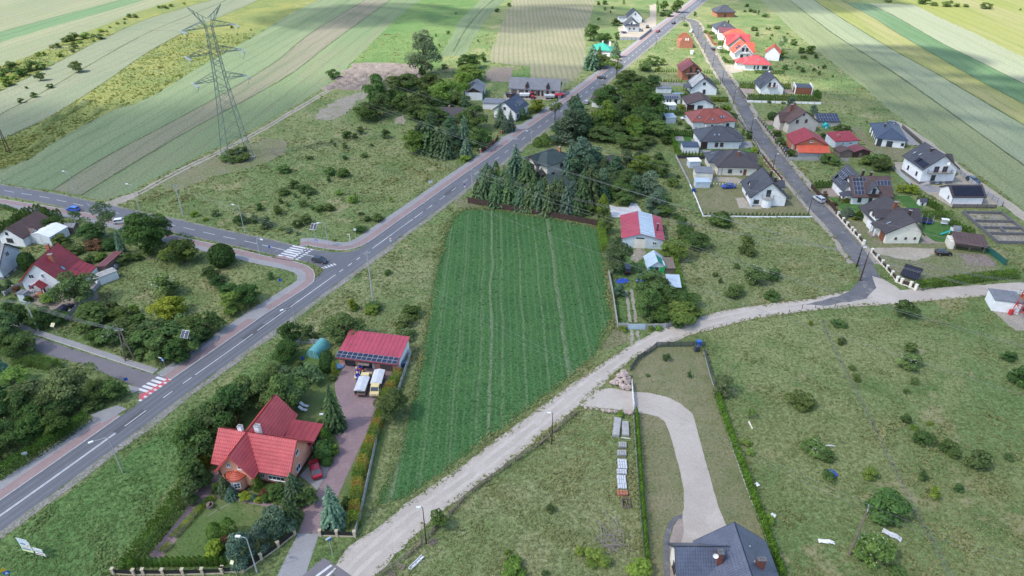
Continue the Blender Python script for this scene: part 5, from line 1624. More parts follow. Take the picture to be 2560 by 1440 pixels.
for x in (-0.25,h.W):
 MB().box(x,-0.2,0,x + 0.25,h.D + .2,3.5).build('side_wall',m_white,h.e)
h.door('l',1.0,3.2,2.3,m_bwood,box=(-0.3,0,h.W,h.D),name='garage_door')
h = House('brick_house','unplastered brick house with maroon gable roof and balcony slab','house',lv('v4',388,930),lv('v4',605,930),10.0)
h.block(m_brick,rf_maroon,4.4,3.0,'gable','y',over=0.7,og=1.0)
for u in (3.4,6.0):
 h.win('f',u,3.9,1.0,1.7,m_frame_d)
h.win('f',3.0,0.8,1.2,1.4,m_frame_d)
h.balcony('f',1.5,3.2,6.0,1.3)
h.chimney(4.5,8,6,8.3,0.8,0.6,m_brick)
h = House('patch_roof_house','white house with half light half dark tiled roof','house',lv('v5',500,264),lv('v5',790,268),10.5)
h.block(m_white,rf_dark,3.0,4.3,'gable','y',over=0.5,og=0.6,fm=rf_dark,asym=0.42)
o,a,b,L,S = h.sl[0]
nn = a.cross(b)
MB().obox(o + a * L * 0.55 + b * S * 0.55 + nn * 0.05,a * L * 0.44,b * S * 0.44,nn * 0.03).build('light_tiles',rf_lgrey,h.e)
h.block(None,rf_dark,2.7,0.5,'shedx',box=(-2.6,0.2,0.1,6.5),over=0.2,og=0.3,rname='porch_roof')
for y in (0.4,6.2):
 MB().box(-2.5,y - .12,0,-2.25,y + .12,2.7).build('porch_post',m_dwood,h.e)
h.win('f',4.6,4.4,1.1,1.1,m_frame_d)
h.win('f',4.9,0.6,1.2,1.8,m_frame_d)
h.chimney(6.4,4.0,4.6,7.6,0.6,0.6,m_brick)
h.chimney(3.6,9.0,6,8.2,0.8,0.6,m_dwood)
h = House('brown_bungalow','low white bungalow with brown roof and dark picture window','house',lv('v5',450,446),lv('v5',752,446),9.5)
h.block(m_white,rf_brown,2.5,2.2,'gable','y',over=0.5,og=0.5,fm=rf_black,asym=0.6)
h.win('f',4.3,0.5,2.2,1.6,m_frame_d,mull=2)
MB().box(-0.05,-0.06,0,2.9,0.4,2.4).build('porch_opening',m_dwood,h.e)
h = House('red_hipped_house','long white bungalow with brick red hipped roof and four skylights','house',lv('v5',515,662),lv('v5',1000,655),10.5)
h.block(m_white,rf_brickr,2.8,3.3,'hip','x',over=0.7)
h.block(m_white,rf_brickr,2.8,2.6,'hip','x',box=(4.6,-1.6,11.0,6.0),over=0.7,hipk=3.8,wname='bay_wall',rname='bay_roof')
for i,u,v in ((0,3.2,2.2),(4,3.2,1.9),(0,11.8,2.4),(0,12.8,2.4)):
 h.skylight(i,u,v,0.75,1.1)
h.chimney(10.5,6.0,4.6,7.0,0.7,0.6,m_dwood)
h.win('f',13.0,0.9,1.2,1.2,m_frame_d)
h.win('f',6.6,0.2,0.8,1.9,m_frame_d,blk=1)
h = House('navy_hipped_house','white bungalow with blue black hipped roof, twin skylights and corner porch','house',lv('v5',612,893),lv('v5',1052,890),11.5)
h.block(m_white,rf_dark,2.7,3.7,'hip','x',over=0.7)
h.block(m_white,rf_dark,2.7,2.9,'hip','x',box=(6.0,3.0,h.W + 1.8,11.0),over=0.7,wname='wing_wall',rname='wing_roof')
MB().box(-0.05,-0.06,0,2.2,0.5,2.65).build('porch_opening',m_dwood,h.e)
for u in (4.9,6.8):
 h.win('f',u,0.8,1.2,1.5,m_bwood)
for u in (5.6,7.2):
 h.skylight(0,u,3.2,0.7,1.0)
h.chimney(8.2,6.4,5.0,6.9,0.7,0.7,m_concrete)
h = House('cream_bungalow','cream bungalow with brown black hipped roof and tall brown chimney','house',lv('x3',918,706),lv('x3',1500,716),12.0)
h.block(m_creamw,rf_black,2.8,3.8,'hip','x',over=0.7)
h.block(m_creamw,rf_dark,2.8,2.9,'hip','x',box=(-2.0,4.0,6.0,11.5),over=0.7,wname='wing_wall',rname='wing_roof')
h.block(m_creamw,rf_black,2.8,2.2,'gable','x',box=(7.0,4.5,h.W + 0.8,9.5),over=0.5,og=0.4,wname='wing_wall',rname='wing_roof')
h.win('f',3.3,0.9,1.3,1.2,m_frame_d)
h.win('f',7.3,1.1,0.5,0.7,m_frame_d,mull=0)
h.door('f',8.4,0.95,2.1,m_bwood,0.1)
h.chimney(6.8,3.6,4.4,7.0,0.65,0.55,m_bwood)
h.skylight(6,4.0,2.6,0.7,1.2)
for x in (0.05,1.3,h.W - .1):
 h.pipe(x,-0.08,2.8)
h = House('bay_house','white house with black ribbed roof, round bay and balcony','house',lv('x3',1410,1166),lv('x3',1928,1178),11.0)
h.block(m_white,rf_dark,3.2,4.4,'gable','y',over=0.75,og=0.6,fm=rf_dark,plinth=(m_plinth,0.15))
h.block(m_white,rf_dark,4.3,1.5,'gable','x',box=(0.6,4.2,4.0,7.0),over=0.4,og=0.4,z0=3.0,wname='dormer_wall',rname='dormer_roof')
h.block(m_white,rf_dark,4.6,1.2,'gable','x',box=(6.2,4.0,10.2,7.6),over=0.4,og=0.5,z0=3.0,wname='dormer_wall',rname='dormer_roof')
MB().lathe([(1.5,0),(1.5,2.6)],6,(4.7,-0.1,0),(math.pi,2 * math.pi)).build('bay_wall',m_white,h.e)
bt = MB().lathe([(1.75,2.6),(1.75,2.78),(0.0,2.8)],10,(4.7,-0.1,0),(math.pi,2 * math.pi)).build('balcony',m_concrete,h.e)
rl = MB()
for k in range(13):
 a_ = math.pi + math.pi * k / 12
 p = V((4.7 + 1.7 * math.cos(a_),-0.1 + 1.7 * math.sin(a_),2.75))
 rl.bar(p,p + V((0,0,1.0)),0.05)
 if k:
  rl.bar(p + V((0,0,1)),q_ + V((0,0,1)),0.06)
 q_ = p
rl.build('railing',m_alu,bt)
for k,a_ in enumerate((210,270,330)):
 n = V((math.cos(R(a_)),math.sin(R(a_)),0))
 t = V((-n.y,n.x,0))
 MB().obox(V((4.7,-0.1,1.3)) + n * 1.33,t * 0.36,n * 0.06,V((0,0,0.85))).build('bay_window',m_dwood,h.e)
h.win('f',4.1,3.2,1.3,2.1,m_dwood,mull=0)
h.win('f',0.9,0.8,1.5,1.2,m_dwood)
MB().box(-0.15,-0.7,0,0.45,-0.1,2.8).build('corner_pillar',m_bluew,h.e)
h.win('l',5.2,0.9,1.0,1.3,m_dwood)
h.win('l',5.0,4.6,0.9,0.9,m_dwood,blk=1)
h.chimney(7.0,8.0,5.0,8.2,0.6,0.6,m_dwood)
h.chimney(7.8,5.4,5.0,7.2,0.6,0.6,m_dwood)
h.gutters(2.8,0.75,'y')
# --- sheds of those houses
for nm,lb,A,B,d,wm,rm,hh,rise,kind in (
 ('container','white metal container behind the cream bungalow',lv('x3',498,605),lv('x3',660,600),3.2,m_bluew,m_white,2.3,0.1,'flat'),
 ('garden_shed','large cream shed with grey roof behind the cream bungalow',lv('x3',580,795),lv('x3',838,805),5.0,m_creamw,rf_grey,2.9,0.0,'flat'),
 ('garden_shed','pale blue low shed beside the parked blue car',lv('x3',590,900),lv('x3',805,898),2.6,m_bluew,rf_blue,1.9,0.25,'shed'),
 ('garden_shed','white shed with dark blue roof behind small thujas',lv('x3',395,372),lv('x3',635,375),4.0,m_white,rf_navy,2.2,0.3,'shed'),
 ('garden_shed','white summer house with solar roof behind the hedge',lv('v5',180,366),lv('v5',372,368),4.0,m_white,rf_grey,2.0,0.8,'shed'),
 ('garden_shed','shed with white flat roof behind the brown bungalow',lv('v5',195,442),lv('v5',322,440),3.0,m_bluew,m_white,1.9,0.2,'shed'),
 ('garden_shed','pale blue tin shed beside the white car',lv('v5',205,600),lv('v5',318,596),4.5,m_bluew,rf_blue,2.3,0.2,'shed'),
 ('garden_shed','long flat shed with grey roof beside the pool',lv('v5',98,245),lv('v5',268,245),3.6,m_white,rf_grey,2.0,0.0,'flat'),
 ('white_shed','small white hut on the lot before the brick shell',lv('v4',500,632),lv('v4',525,632),1.5,m_white,m_white,1.6,0.0,'flat')):
 h = House(nm,lb,'container' if nm == 'container' else 'shed',A,B,d)
 h.block(wm,rm,hh,rise,kind,over=0.2,og=0.15)
 if 'solar' in lb:
  h.panels(0,0.5,0.4,6,1,0.95,1.6)
  for u in (1.2,2.4):
   h.win('f',u,0.5,0.7,1.3,m_frame_d,mull=0)
  h.door('f',4.4,1.3,1.8,m_frame_d)
 else:
  h.door('f',h.W * .55,min(1.1,h.W * .3),hh * .8,wm,name='door')
# --- houses on the meadow side of the old street
h = House('beige_house','beige house with brown gable roof and tall brown chimney','house',lv('v6',352,304),lv('v6',582,292),10.0)
h.block(m_beige,rf_brown,4.0,4.0,'gable','y',over=0.5,og=0.4,fm=rf_black,asym=0.52)
h.block(m_beige,rf_brown,3.4,2.6,'gable','x',box=(-1.6,3.5,5.0,8.5),over=0.4,og=0.4,wname='wing_wall',rname='wing_roof')
for u in (2.6,6.2):
 h.win('f',u,3.8,1.1,1.3,m_bwood)
h.win('f',5.0,6.6,0.6,0.6,m_frame_d,mull=0)
h.chimney(3.4,6.5,5.5,9.0,1.0,0.7,m_bwood)
h.chimney(5.4,8.5,6.5,8.9,0.7,0.6,m_bwood)
h = House('solar_shed','beige shed whose whole roof is solar panels','shed',lv('v6',598,252),lv('v6',775,252),4.5)
h.block(m_beige,rf_dark,2.0,1.7,'shed',over=0.3,og=0.2)
h.panels(0,0.15,0.25,8,2,1.02,2.15)
h = House('red_brick_house','brick house with dark red roof and lower orange lean-to','house',lv('v6',440,502),lv('v6',690,507),13.0)
h.block(m_brick,rf_red2,3.6,2.6,'gable','y',box=(-0.6,3.4,h.W - .2,13.0),over=0.6,og=0.5)
h.block(m_grblock,rf_orange,1.9,1.25,'shed',box=(0,0,h.W,3.4),over=0.4,og=0.3,wname='lean_to_wall',rname='lean_to_roof')
h.win('f',4.3,4.4,1.0,0.6,m_frame_w,mull=0)
h.win('l',5.0,1.2,1.2,1.2,m_frame_w)
h = House('red_roof_annex','low white house with red sheet roof and brick chimney','house',lv('v6',738,427),lv('v6',926,415),6.5)
h.block(m_bluew,rf_red2,2.4,1.1,'shed',over=0.3,og=0.3)
h.chimney(2.2,2.5,2.6,4.2,0.5,0.5,m_brick)
h.win('f',2.6,1.0,0.9,0.8)
h.win('f',5.6,1.0,0.9,0.8)
for lb,x0,x1,yb,d,wm,rm in (('brown wooden shed with brown gable roof',775,880,508,4.0,m_wood,rf_brown),('dark wooden shed with purplish roof',888,1022,505,4.5,m_dwood,rf_maroon)):
 h = House('wooden_shed',lb,'shed',lv('v6',x0,yb),lv('v6',x1,yb - 5),d)
 h.block(wm,rm,2.0,1.0,'gable','y',over=0.35,og=0.3)
 h.door('f',h.W * .35,1.0,1.7,m_wood)
h = House('blue_roof_bungalow','long white bungalow with blue hipped roof at the meadow edge','house',lv('v6',1080,408),lv('v6',1306,428),16.0)
h.block(m_white,rf_navy,2.8,2.6,'hip','y',over=0.6)
MB().box(-0.05,-0.05,0,1.6,0.4,2.7).build('corner_porch',m_glass,h.e)
h.win('f',3.2,0.2,2.0,2.0,m_frame_d,mull=1)
h.win('f',8.0,0.9,1.0,0.9,m_frame_d)
for y in (3.0,5.5,8.0,12.0):
 h.win('l',y,0.3,1.3,2.0,m_frame_d,mull=0)
h.chimney(3.0,8.5,3.8,5.9,0.5,0.5,m_dwood)
h = House('tall_white_house','tall white house with black roof, solar row and long balcony','house',lv('v6',1428,722),lv('v6',1700,716),11.0)
h.block(m_white,rf_dark,5.4,4.3,'gable','y',over=0.6,og=0.6,fm=rf_black,plinth=(m_plinth,0.9))
h.block(m_white,rf_black,5.6,1.6,'gable','x',box=(6.5,5.0,12.4,9.0),over=0.4,og=0.5,z0=2.8,wname='dormer_wall',rname='dormer_roof')
h.panels(0,6.8,1.0,1,1,1.0,1.7,m_panelb)
h.panels(0,5.8,0.6,6,1,0.95,2.0,m_panelb)
h.skylight(0,2.2,3.0)
h.skylight(0,4.6,3.6)
h.chimney(4.6,5.5,7.0,10.0,1.0,0.6,m_dwood)
h.balcony('f',1.6,3.9,7.8,1.2,m_concrete)
for u in (3.5,6.3):
 h.win('f',u,4.1,1.6,1.9,m_bwood)
h.win('f',3.4,1.2,1.4,1.9,m_frame_d)
for u in (5.6,7.6):
 h.win('f',u,0.2,0.9,0.6)
for y in (2.2,7.2):
 h.win('l',y,2.0,0.8,1.3,m_frame_d)
h.dish((7.2,-0.5,7.2),0.5)
st = MB()
for k in range(8):
 st.box(2.4 - k * 0.3,-1.6,0,2.7 - k * 0.3,-0.15,1.1 - k * 0.13)
st.build('steps',m_concrete,h.e)
h = House('solar_garage','white garage with black roof covered by solar panels','garage',lv('v6',1690,886),lv('v6',1945,886),7.0)
h.block(m_white,rf_black,2.6,2.1,'gable','x',over=0.4,og=0.4,fm=rf_black)
h.panels(0,0.7,0.35,9,2,0.98,1.75,m_panelb,gap=0.01)
h.win('l',1.8,1.0,0.4,1.0,m_frame_d,mull=0)
h.gutters(2.4,0.4,'x')
h = House('solar_house','white house with brown tiles, many solar panels and balcony dormer','house',lv('v6',876,886),lv('v6',1182,886),9.5)
h.block(m_white,rf_brown,2.8,4.2,'gable','x',over=0.6,og=0.6,fm=rf_black,tile=(0.5,0.35,0.05))
h.block(m_white,rf_dark,4.2,2.0,'gable','y',box=(4.3,0.2,7.6,4.5),over=0.5,og=0.7,z0=2.6,wname='dormer_wall',rname='dormer_roof')
h.win('f',5.4,3.2,1.1,1.9,m_frame_d,blk=1)
h.balcony('f',4.5,3.0,2.9,0.8,m_dwood,blk=1)
h.block(m_white,rf_dark,3.2,4.6,'gable','y',box=(-1.2,4.0,5.5,12.5),over=0.5,og=0.5,wname='wing_wall',rname='wing_roof')
h.panels(0,0.9,0.9,3,3,1.0,1.4)
h.panels(0,0.9,3 * 1.43 + 0.9,4,1,1.0,1.4)
h.panels(0,8.2,3.9,4,1,1.0,1.65)
h.panels(4,1.0,1.0,6,3,1.0,1.4)
h.panels(4,1.0,1.0,1,1,1.0,1.4)
for u in (1.6,4.9,8.2):
 h.win('f',u,0.8,1.1,1.3,m_frame_d)
h.block(None,rf_dark,2.4,0.7,'shedx',box=(-3.0,0.2,0.0,2.8),over=0.2,og=0.2,rname='entry_canopy')
for y in (0.4,2.6):
 MB().box(-2.8,y - .1,0,-2.55,y + .1,2.4).build('canopy_post',m_bwood,h.e)
h.chimney(5.0,7.5,5,8.0,0.6,0.5,m_dwood)
h.chimney(7.0,6.5,5,7.8,0.6,0.5,m_dwood)
h = House('long_white_house','long white house with brown black roof, big dormer and garage door','house',lv('x2',722,848),lv('x2',1103,848),16.0)
h.block(m_creamw,rf_black,3.4,3.3,'gable','y',box=(0,0,h.W,16.0),over=0.9,og=0.5,fm=rf_black,asym=0.68)
h.block(m_white,rf_black,4.6,1.3,'gable','x',box=(-0.4,6.8,5.2,10.6),over=0.4,og=0.5,wname='dormer_wall',rname='dormer_roof')
h.block(m_white,rf_black,3.0,2.4,'gable','x',box=(6.0,8.0,13.0,13.0),over=0.5,og=0.4,wname='wing_wall',rname='wing_roof')
h.door('l',0.8,2.6,2.3,m_bwood,name='garage_door')
h.win('l',8.0,4.2,1.2,1.2,m_bwood,blk=1)
for u in (2.4,5.1,7.6):
 h.win('f',u,1.3,0.6,0.6,m_frame_d,mull=0)
h.skylight(0,13.0,2.8,0.7,1.3)
h.chimney(5.2,9.0,5.5,8.3,0.9,0.6,m_bwood)
h.chimney(7.4,5.0,5.0,7.6,0.6,0.6,m_dwood)
for y in (3.8,6.2):
 MB().box(-1.5,y - .15,0,-1.2,y + .15,2.6).build('porch_pillar',m_white,h.e)
MB().box(-2.0,3.6,0,0,6.4,0.35).build('porch_step',m_pave_b,h.e)
MB().slab([(-1.7,3.4,3.0),(0.2,3.4,3.6),(0.2,6.6,3.6),(-1.7,6.6,3.0)],0.15).build('porch_roof',rf_black,h.e)
h = House('open_shed','open shed with brown sheet roof beside the garden bed','shed',lv('x2',1500,925),lv('x2',1835,965),4.5)
h.block(None,rf_brown,2.3,0.8,'shed',over=0.6,og=0.4)
MB().box(0,2.5,0,h.W,4.5,2.4).build('back_wall',m_wood,h.e)
MB().box(-1.2,0.5,0,0,4.4,2.2).build('side_wall',m_creamw,h.e)
for x in (0.1,h.W / 2,h.W - .1):
 MB().box(x - .08,-0.1,0,x + .08,0.1,2.3).build('post',m_wood,h.e)
h = House('utility_cabin','white utility cabin with grey flat roof beside the red mast','cabin',lv('w8',1000,255),lv('w8',1052,262),6.5)
h.block(m_white,rf_grey,2.9,0.0,'flat',box=(-3.2,0,h.W,5.0),over=0.15)
# ================================================================== PYLON, POLES, LAMPS, SIGNS
m_steel = mat("green_steel",(0.14,0.185,0.17),(0.11,0.15,0.135),scale=2,rough=0.6,fine=0)
m_galv = mat("galvanised_steel",(0.42,0.44,0.46),rough=0.5,fine=0)
m_cpole = mat("pole_concrete",(0.40,0.39,0.38),scale=3,fine=0.05)
m_wire = mat("cable",(0.15,0.16,0.17),rough=0.5,fine=0)
m_ins = mat("insulator_glass",(0.30,0.34,0.36),rough=0.2,fine=0)
m_black = mat("black_paint",(0.02,0.02,0.022),rough=0.5,fine=0)
m_red = mat("red_paint",(0.45,0.03,0.04),rough=0.5,fine=0.05)
m_blue = mat("blue_sign",(0.03,0.12,0.48),rough=0.5,fine=0)
m_yel = mat("yellow_sign",(0.62,0.38,0.02),rough=0.5,fine=0)
PB = G(594,391)
pl = thing('power_pylon','tall green grey lattice pylon with three cross arms beside the farm track','pylon',PB,R(38))
zt = 50.0
prof = [(0,4.3),(9,3.35),(18,2.45),(27,1.7),(36,1.25),(44,0.95)]
def hw(z):
 for (a,b),(c,d) in zip(prof[:-1],prof[1:]):
  if z <= c:
   return b + (d - b) * (z - a) / (c - a)
 return prof[-1][1]
CO = ((1,1),(-1,1),(-1,-1),(1,-1))
for sx,sy in CO:
 mb = MB()
 for (a,b),(c,d) in zip(prof[:-1],prof[1:]):
  mb.bar((sx * b,sy * b,a),(sx * d,sy * d,c),0.17)
 mb.build('leg',m_steel,pl)
 MB().box(sx * 4.3 - .5,sy * 4.3 - .5,-.1,sx * 4.3 + .5,sy * 4.3 + .5,.35).build('footing',m_concrete,pl)
for i in range(4):
 (ax,ay),(bx,by) = CO[i],CO[(i + 1) % 4]
 mb = MB()
 z = 0.5
 while z < 43.5:
  st = max(1.6,hw(z) * 1.25)
  z2 = min(44,z + st)
  a,b = hw(z),hw(z2)
  mb.bar((ax * a,ay * a,z),(bx * b,by * b,z2),0.075)
  mb.bar((bx * a,by * a,z),(ax * b,ay * b,z2),0.075)
  if int(z) % 3 == 0:
   mb.bar((ax * b,ay * b,z2),(bx * b,by * b,z2),0.1)
  z = z2
 mb.build('bracing',m_steel,pl)
TIPS = []
for z,L in ((27.0,8.6),(35.5,8.8),(43.5,8.4)):
 for s in (-1,1):
  mb = MB()
  w0 = hw(z)
  tip = Vector((s * L,0,z - 0.2))
  for q in (-1,1):
   mb.bar((s * w0,q * w0,z),tip,0.15)
   mb.bar((s * w0,q * w0,z + 2.2),tip + Vector((0,0,0.2)),0.13)
   for k in range(5):
    f,f2 = k / 5,(k + 1) / 5
    lo = Vector((s * w0,q * w0,z)).lerp(tip,f)
    hi = Vector((s * w0,q * w0,z + 2.2)).lerp(tip,f2)
    mb.bar(lo,hi,0.08)
  for k in range(1,5):
   mb.bar(Vector((s * w0,-w0,z)).lerp(tip,k / 5),Vector((s * w0,w0,z)).lerp(tip,k / 5),0.08)
  mb.build('cross_arm',m_steel,pl)
  for q in (-1,1):
   e = tip + Vector((-s * 0.3,q * 3.4,-0.35))
   for o in (-0.25,0.25):
    MB().tube([tip + Vector((o,0,0)),e + Vector((o,0,0))],0.16,6).build('insulator',m_ins,pl)
   TIPS.append((e,q,s,z))
  mb = MB()
  e1,e2 = tip + Vector((-s * .3,3.4,-.35)),tip + Vector((-s * .3,-3.4,-.35))
  pts = [e1.lerp(e2,k / 10) - Vector((0,0,2.6 * math.sin(math.pi * k / 10))) for k in range(11)]
  mb.tube(pts,0.05,4).build('jumper_cable',m_wire,pl)
for s in (-1,1):
 mb = MB()
 tp = Vector((s * 5.2,0,zt))
 for q in (-1,1):
  mb.bar((s * 0.95,q * 0.95,44),tp,0.13)
  mb.bar((s * 0.2,q * 0.5,46.2),tp,0.12)
  for k in range(4):
   mb.bar(Vector((s * .95,q * .95,44)).lerp(tp,k / 4),Vector((s * .2,q * .5,46.2)).lerp(tp,(k + 1) / 4),0.08)
 mb.build('earth_wire_horn',m_steel,pl)
PM = Matrix.Translation(PB) @ Matrix.Rotation(R(38),4,'Z')
def sagline(a,b,sag,n=24):
 return [a.lerp(b,k / n) - Vector((0,0,4 * sag * (k / n) * (1 - k / n))) for k in range(n + 1)]
for e,q,s,z in TIPS:
 a = PM @ e
 d = Vector((math.cos(R(-37)),math.sin(R(-37)),0)) if q < 0 else Vector((math.cos(R(143)),math.sin(R(143)),0))
 side = Vector((-d.y,d.x,0))
 b = a + d * 360
 o = MB().tube(sagline(a,b,11),0.022,4).build('power_cable',m_wire)
 arm = {27.0: 'lowest',35.5: 'middle',43.5: 'topmost'}[z]
 tag(o,f'high voltage cable from the {arm} pylon arm running {"over the villa grove" if q < 0 else "out over the rye fields"}','cable',f'cables on the {arm} pylon arm')
def pole(name,label,bx,by,ty,kind='single',cross=1.6,group=None,m=None,ang=0.0):
 p = G(bx,by)
 h_ = hgt(by,ty)
 e = thing(name,label,'pole',p,ang,group)
 m = m or m_cpole
 if kind == 'a':
  for q in (-1,1):
   MB().tube([(q * 0.95,0,-0.1),(q * 0.08,0,h_)],[0.17,0.12],7).build('pole_leg',m,e)
  MB().bar((-.5,0,h_ * .5),(.5,0,h_ * .5),0.12).build('brace',m,e)
 else:
  MB().tube([(0,0,-0.1),(0,0,h_)],[0.2,0.12],8).build('shaft',m,e)
 if cross:
  MB().bar((-cross / 2,0,h_ - .35),(cross / 2,0,h_ - .35),0.12).build('crossarm',m_galv,e)
  for k in range(4):
   x = -cross / 2 + cross * k / 3
   MB().lathe([(0.06,0),(0.08,0.1),(0.05,0.22),(0.01,0.24)],8,(x,0,h_ - .29)).build('insulator',m_ins,e)
 return Matrix.Translation(p) @ Matrix.Rotation(ang,4,'Z'),h_,cross
def wires(P,Q,label,n=4,sag=1.2,r=0.02):
 (m1,h1,c1),(m2,h2,c2) = P,Q
 for k in range(n):
  f = k / max(1,n - 1) - 0.5
  a,b = m1 @ Vector((c1 * f,0,h1 - .1)),m2 @ Vector((c2 * f,0,h2 - .1))
  o = MB().tube(sagline(a,b,sag,14),r,4).build('overhead_wire',m_wire)
  tag(o,label,'wire',label)
p1 = pole('concrete_pole','tall round concrete pole standing at the meadow edge by the main road',934,765,630,ang=R(35))
p2 = pole('concrete_pole','concrete pole with crossarm on the wasteland by the side road',458,537,461,ang=R(60))
p3 = pole('double_pole','wooden A shaped double pole beside the side street',326,902,822,'a',m=m_wood,ang=R(10))
p4 = pole('concrete_pole','concrete pole with lamp arm beside the stone wall garden',97,830,755,ang=R(20))
p5 = pole('wooden_pole','leaning wooden pole in the big meadow',2124,1386,1268,m=m_wood,cross=1.2,ang=R(60))
p6 = pole('double_pole','dark wooden double pole on the ditch edge beside the rye field',22,382,311,'a',m=m_dwood,ang=R(-20))
p7 = pole('double_pole','grey double pole behind the long barn',1411,225,195,'a',ang=R(20))
p8 = pole('concrete_pole','concrete pole in front of the tall spruce grove',1182,488,424,ang=R(40))
wires(p3,p4,'overhead wire between the double pole and the stone wall garden',5,0.8)
p10 = pole('concrete_pole','concrete pole beside the street corner garden trees',-70,800,722,ang=R(20))
wires(p4,p10,'overhead wire above the street corner trees',5,0.8)
wires(p1,p2,'overhead wire crossing the junction',3,1.5)
wires(p8,p1,'overhead wire above the main road verge',3,1.0)
wires(p1,p5,'overhead wire crossing the green crop field and dry yard',2,2.2,0.017)
p9 = pole('wooden_pole','wooden pole at the low end of the big meadow',2640,1580,1450,m=m_wood,cross=1.2,ang=R(60))
wires(p5,p9,'overhead wire above the big meadow',2,1.0,0.017)
p11 = pole('dark_pole','dark pole with crossarm at the street bend',2150,702,632,m=m_dwood,cross=1.2,ang=R(40))
p12 = pole('dark_pole','dark pole beyond the red mast',2680,800,720,m=m_dwood,cross=1.2,ang=R(40))
wires(p8,p11,'overhead wire above the patched workshop and dry meadow',4,2.6,0.017)
wires(p11,p12,'overhead wire above the corner plot hedge',4,1.2,0.017)
def lamp(label,bx,by,ty,m=None,arm=1.6,ang=0.0,group=None,led=False,hmax=None):
 p = G(bx,by)
 h_ = hgt(by,ty)
 e = thing('street_lamp',label,'street lamp',p,ang,group)
 m = m or m_galv
 MB().tube([(0,0,-.1),(0,0,h_ * .6),(0,0,h_ - .3)],[0.11,0.08,0.06],7).build('post',m,e)
 MB().tube([(0,0,h_ - .35),(-arm * .2,0,h_ - .02),(-arm,0,h_)],0.05,6).build('arm',m,e)
 if led:
  MB().box(-arm - .7,-.14,h_ - .05,-arm,.14,h_ + .06).build('lamp_head',m_frame_w,e)
 else:
  MB().obox((-arm - .3,0,h_),(0.38,0,0.03),(0,0.16,0),(0,0,0.1)).build('lamp_head',m_frame_w,e)
sr = 'steel street lamp along the far edge of the side road'
for bx,by,ty in ((190,487,430),(349,525,462),(2,455,415)):
 lamp(sr,bx,by,ty,ang=R(-20),group=sr)
lamp('steel street lamp before the bushes on the side road',612,582,514,ang=R(-20))
lamp('curved steel street lamp on the junction grass island',823,627,556,ang=R(10),arm=1.4)
lamp('steel street lamp by the cycle path bend',650,640,596,ang=R(160),arm=1.4)
lamp('street lamp on the main road verge below the meadow',741,822,767,m=m_cpole,ang=R(35),arm=2.0)
lamp('street lamp on a concrete post in the grass before the hedge',307,1182,1092,m=m_cpole,ang=R(30),arm=2.2)
lamp('street lamp at the driveway opposite the spruce grove',1329,359,325,m=m_cpole,ang=R(30),arm=1.8)
lamp('white street lamp beside the front fence of the peach house',643,1432,1344,ang=R(-10),arm=1.0)
lamp('black lamp post with white head beside the pallet fence',1066,1360,1268,m=m_black,ang=R(0),arm=0.3,led=True)
lamp('black lamp post halfway up the gravel road',1379,1112,1032,m=m_black,ang=R(0),arm=0.3,led=True)
lamp('black lamp post at the bend of the cracked street',2140,668,618,m=m_black,ang=R(180),arm=0.3,led=True)
so = 'thin dark lamp post along the cracked street'
for v,bx,by,ty in (('v4',655,615,475),('v4',750,775,630),('v4',860,970,820),('v4',990,1212,1060),('v4',575,450,330),('v5',1195,690,540),('x3',1755,600,388),('x3',2288,1270,1040),('x2',415,1110,890),('v4',418,250,165),('v4',95,520,440)):
 q = pp(v,bx,by)[0]
 lamp(so,q[0],q[1],pp(v,bx,ty)[0][1],m=m_black,arm=0.3,ang=R(180),led=True,group=so)
def sign(name,label,bx,by,ty,parts,group=None,ang=0.0,r=0.035,m=None):
 """post and flat boards: parts = (name, material, kind, centre height from top, width, height, sideways, tilt)"""
 p = G(bx,by)
 h_ = hgt(by,ty)
 e = thing(name,label,'sign',p,ang,group)
 MB().tube([(0,0,-.05),(0,0,h_)],r,6).build('post',m or m_galv,e)
 for i,(pn,pm,kind,dz,w,hh,dx,tilt) in enumerate(parts):
  z = h_ - dz
  n,up = Vector((0,-math.cos(tilt),math.sin(tilt))),Vector((0,math.sin(tilt),math.cos(tilt)))
  c = Vector((dx,-0.06 - i * 0.012,z))
  if kind == 'disc':
   pts = [c + Vector((math.cos(a),0,0)) * w / 2 + up * math.sin(a) * hh / 2 for a in [2 * math.pi * k / 16 for k in range(16)]]
  elif kind == 'tri':
   pts = [c + Vector((-w / 2,0,0)) - up * hh / 2,c + Vector((w / 2,0,0)) - up * hh / 2,c + up * hh / 2]
  else:
   pts = [c + Vector((sx * w / 2,0,0)) + up * sz * hh / 2 for sx,sz in ((-1,-1),(1,-1),(1,1),(-1,1))]
  k = len(pts)
  MB().add([q + n * 0.015 for q in pts] + [q - n * 0.015 for q in pts],[tuple(range(k)),tuple(range(k,2 * k))[::-1]] + [(j,k + j,k + (j + 1) % k,(j + 1) % k) for j in range(k)]).build(pn,pm,e)
 return e,h_
two = [('solar_panel',m_panel,'box',0.3,0.75,1.6,-.45,R(48)),('solar_panel',m_panel,'box',0.3,0.75,1.6,.45,R(48))]
edge2 = [('panel_rim',m_frame_w,'box',0.3,0.85,1.7,-.45,R(48)),('panel_rim',m_frame_w,'box',0.3,0.85,1.7,.45,R(48))]
def lift(parts):
 return parts
sign('solar_sign','pedestrian crossing sign post topped by two blue solar panels',794,622,563,edge2 + two + [('blue_plate',m_blue,'box',4.6,0.75,0.75,0,0),('white_triangle',m_frame_w,'tri',4.62,0.5,0.5,0,0),('side_lamp',m_frame_w,'box',1.4,1.4,0.1,-.8,0)],ang=R(-15),r=0.06)
sign('solar_sign','post with two solar panels beside white notice boards',477,882,832,edge2 + two + [('white_disc',m_frame_w,'disc',1.3,0.8,0.8,0.7,0)],ang=R(-12),r=0.06)
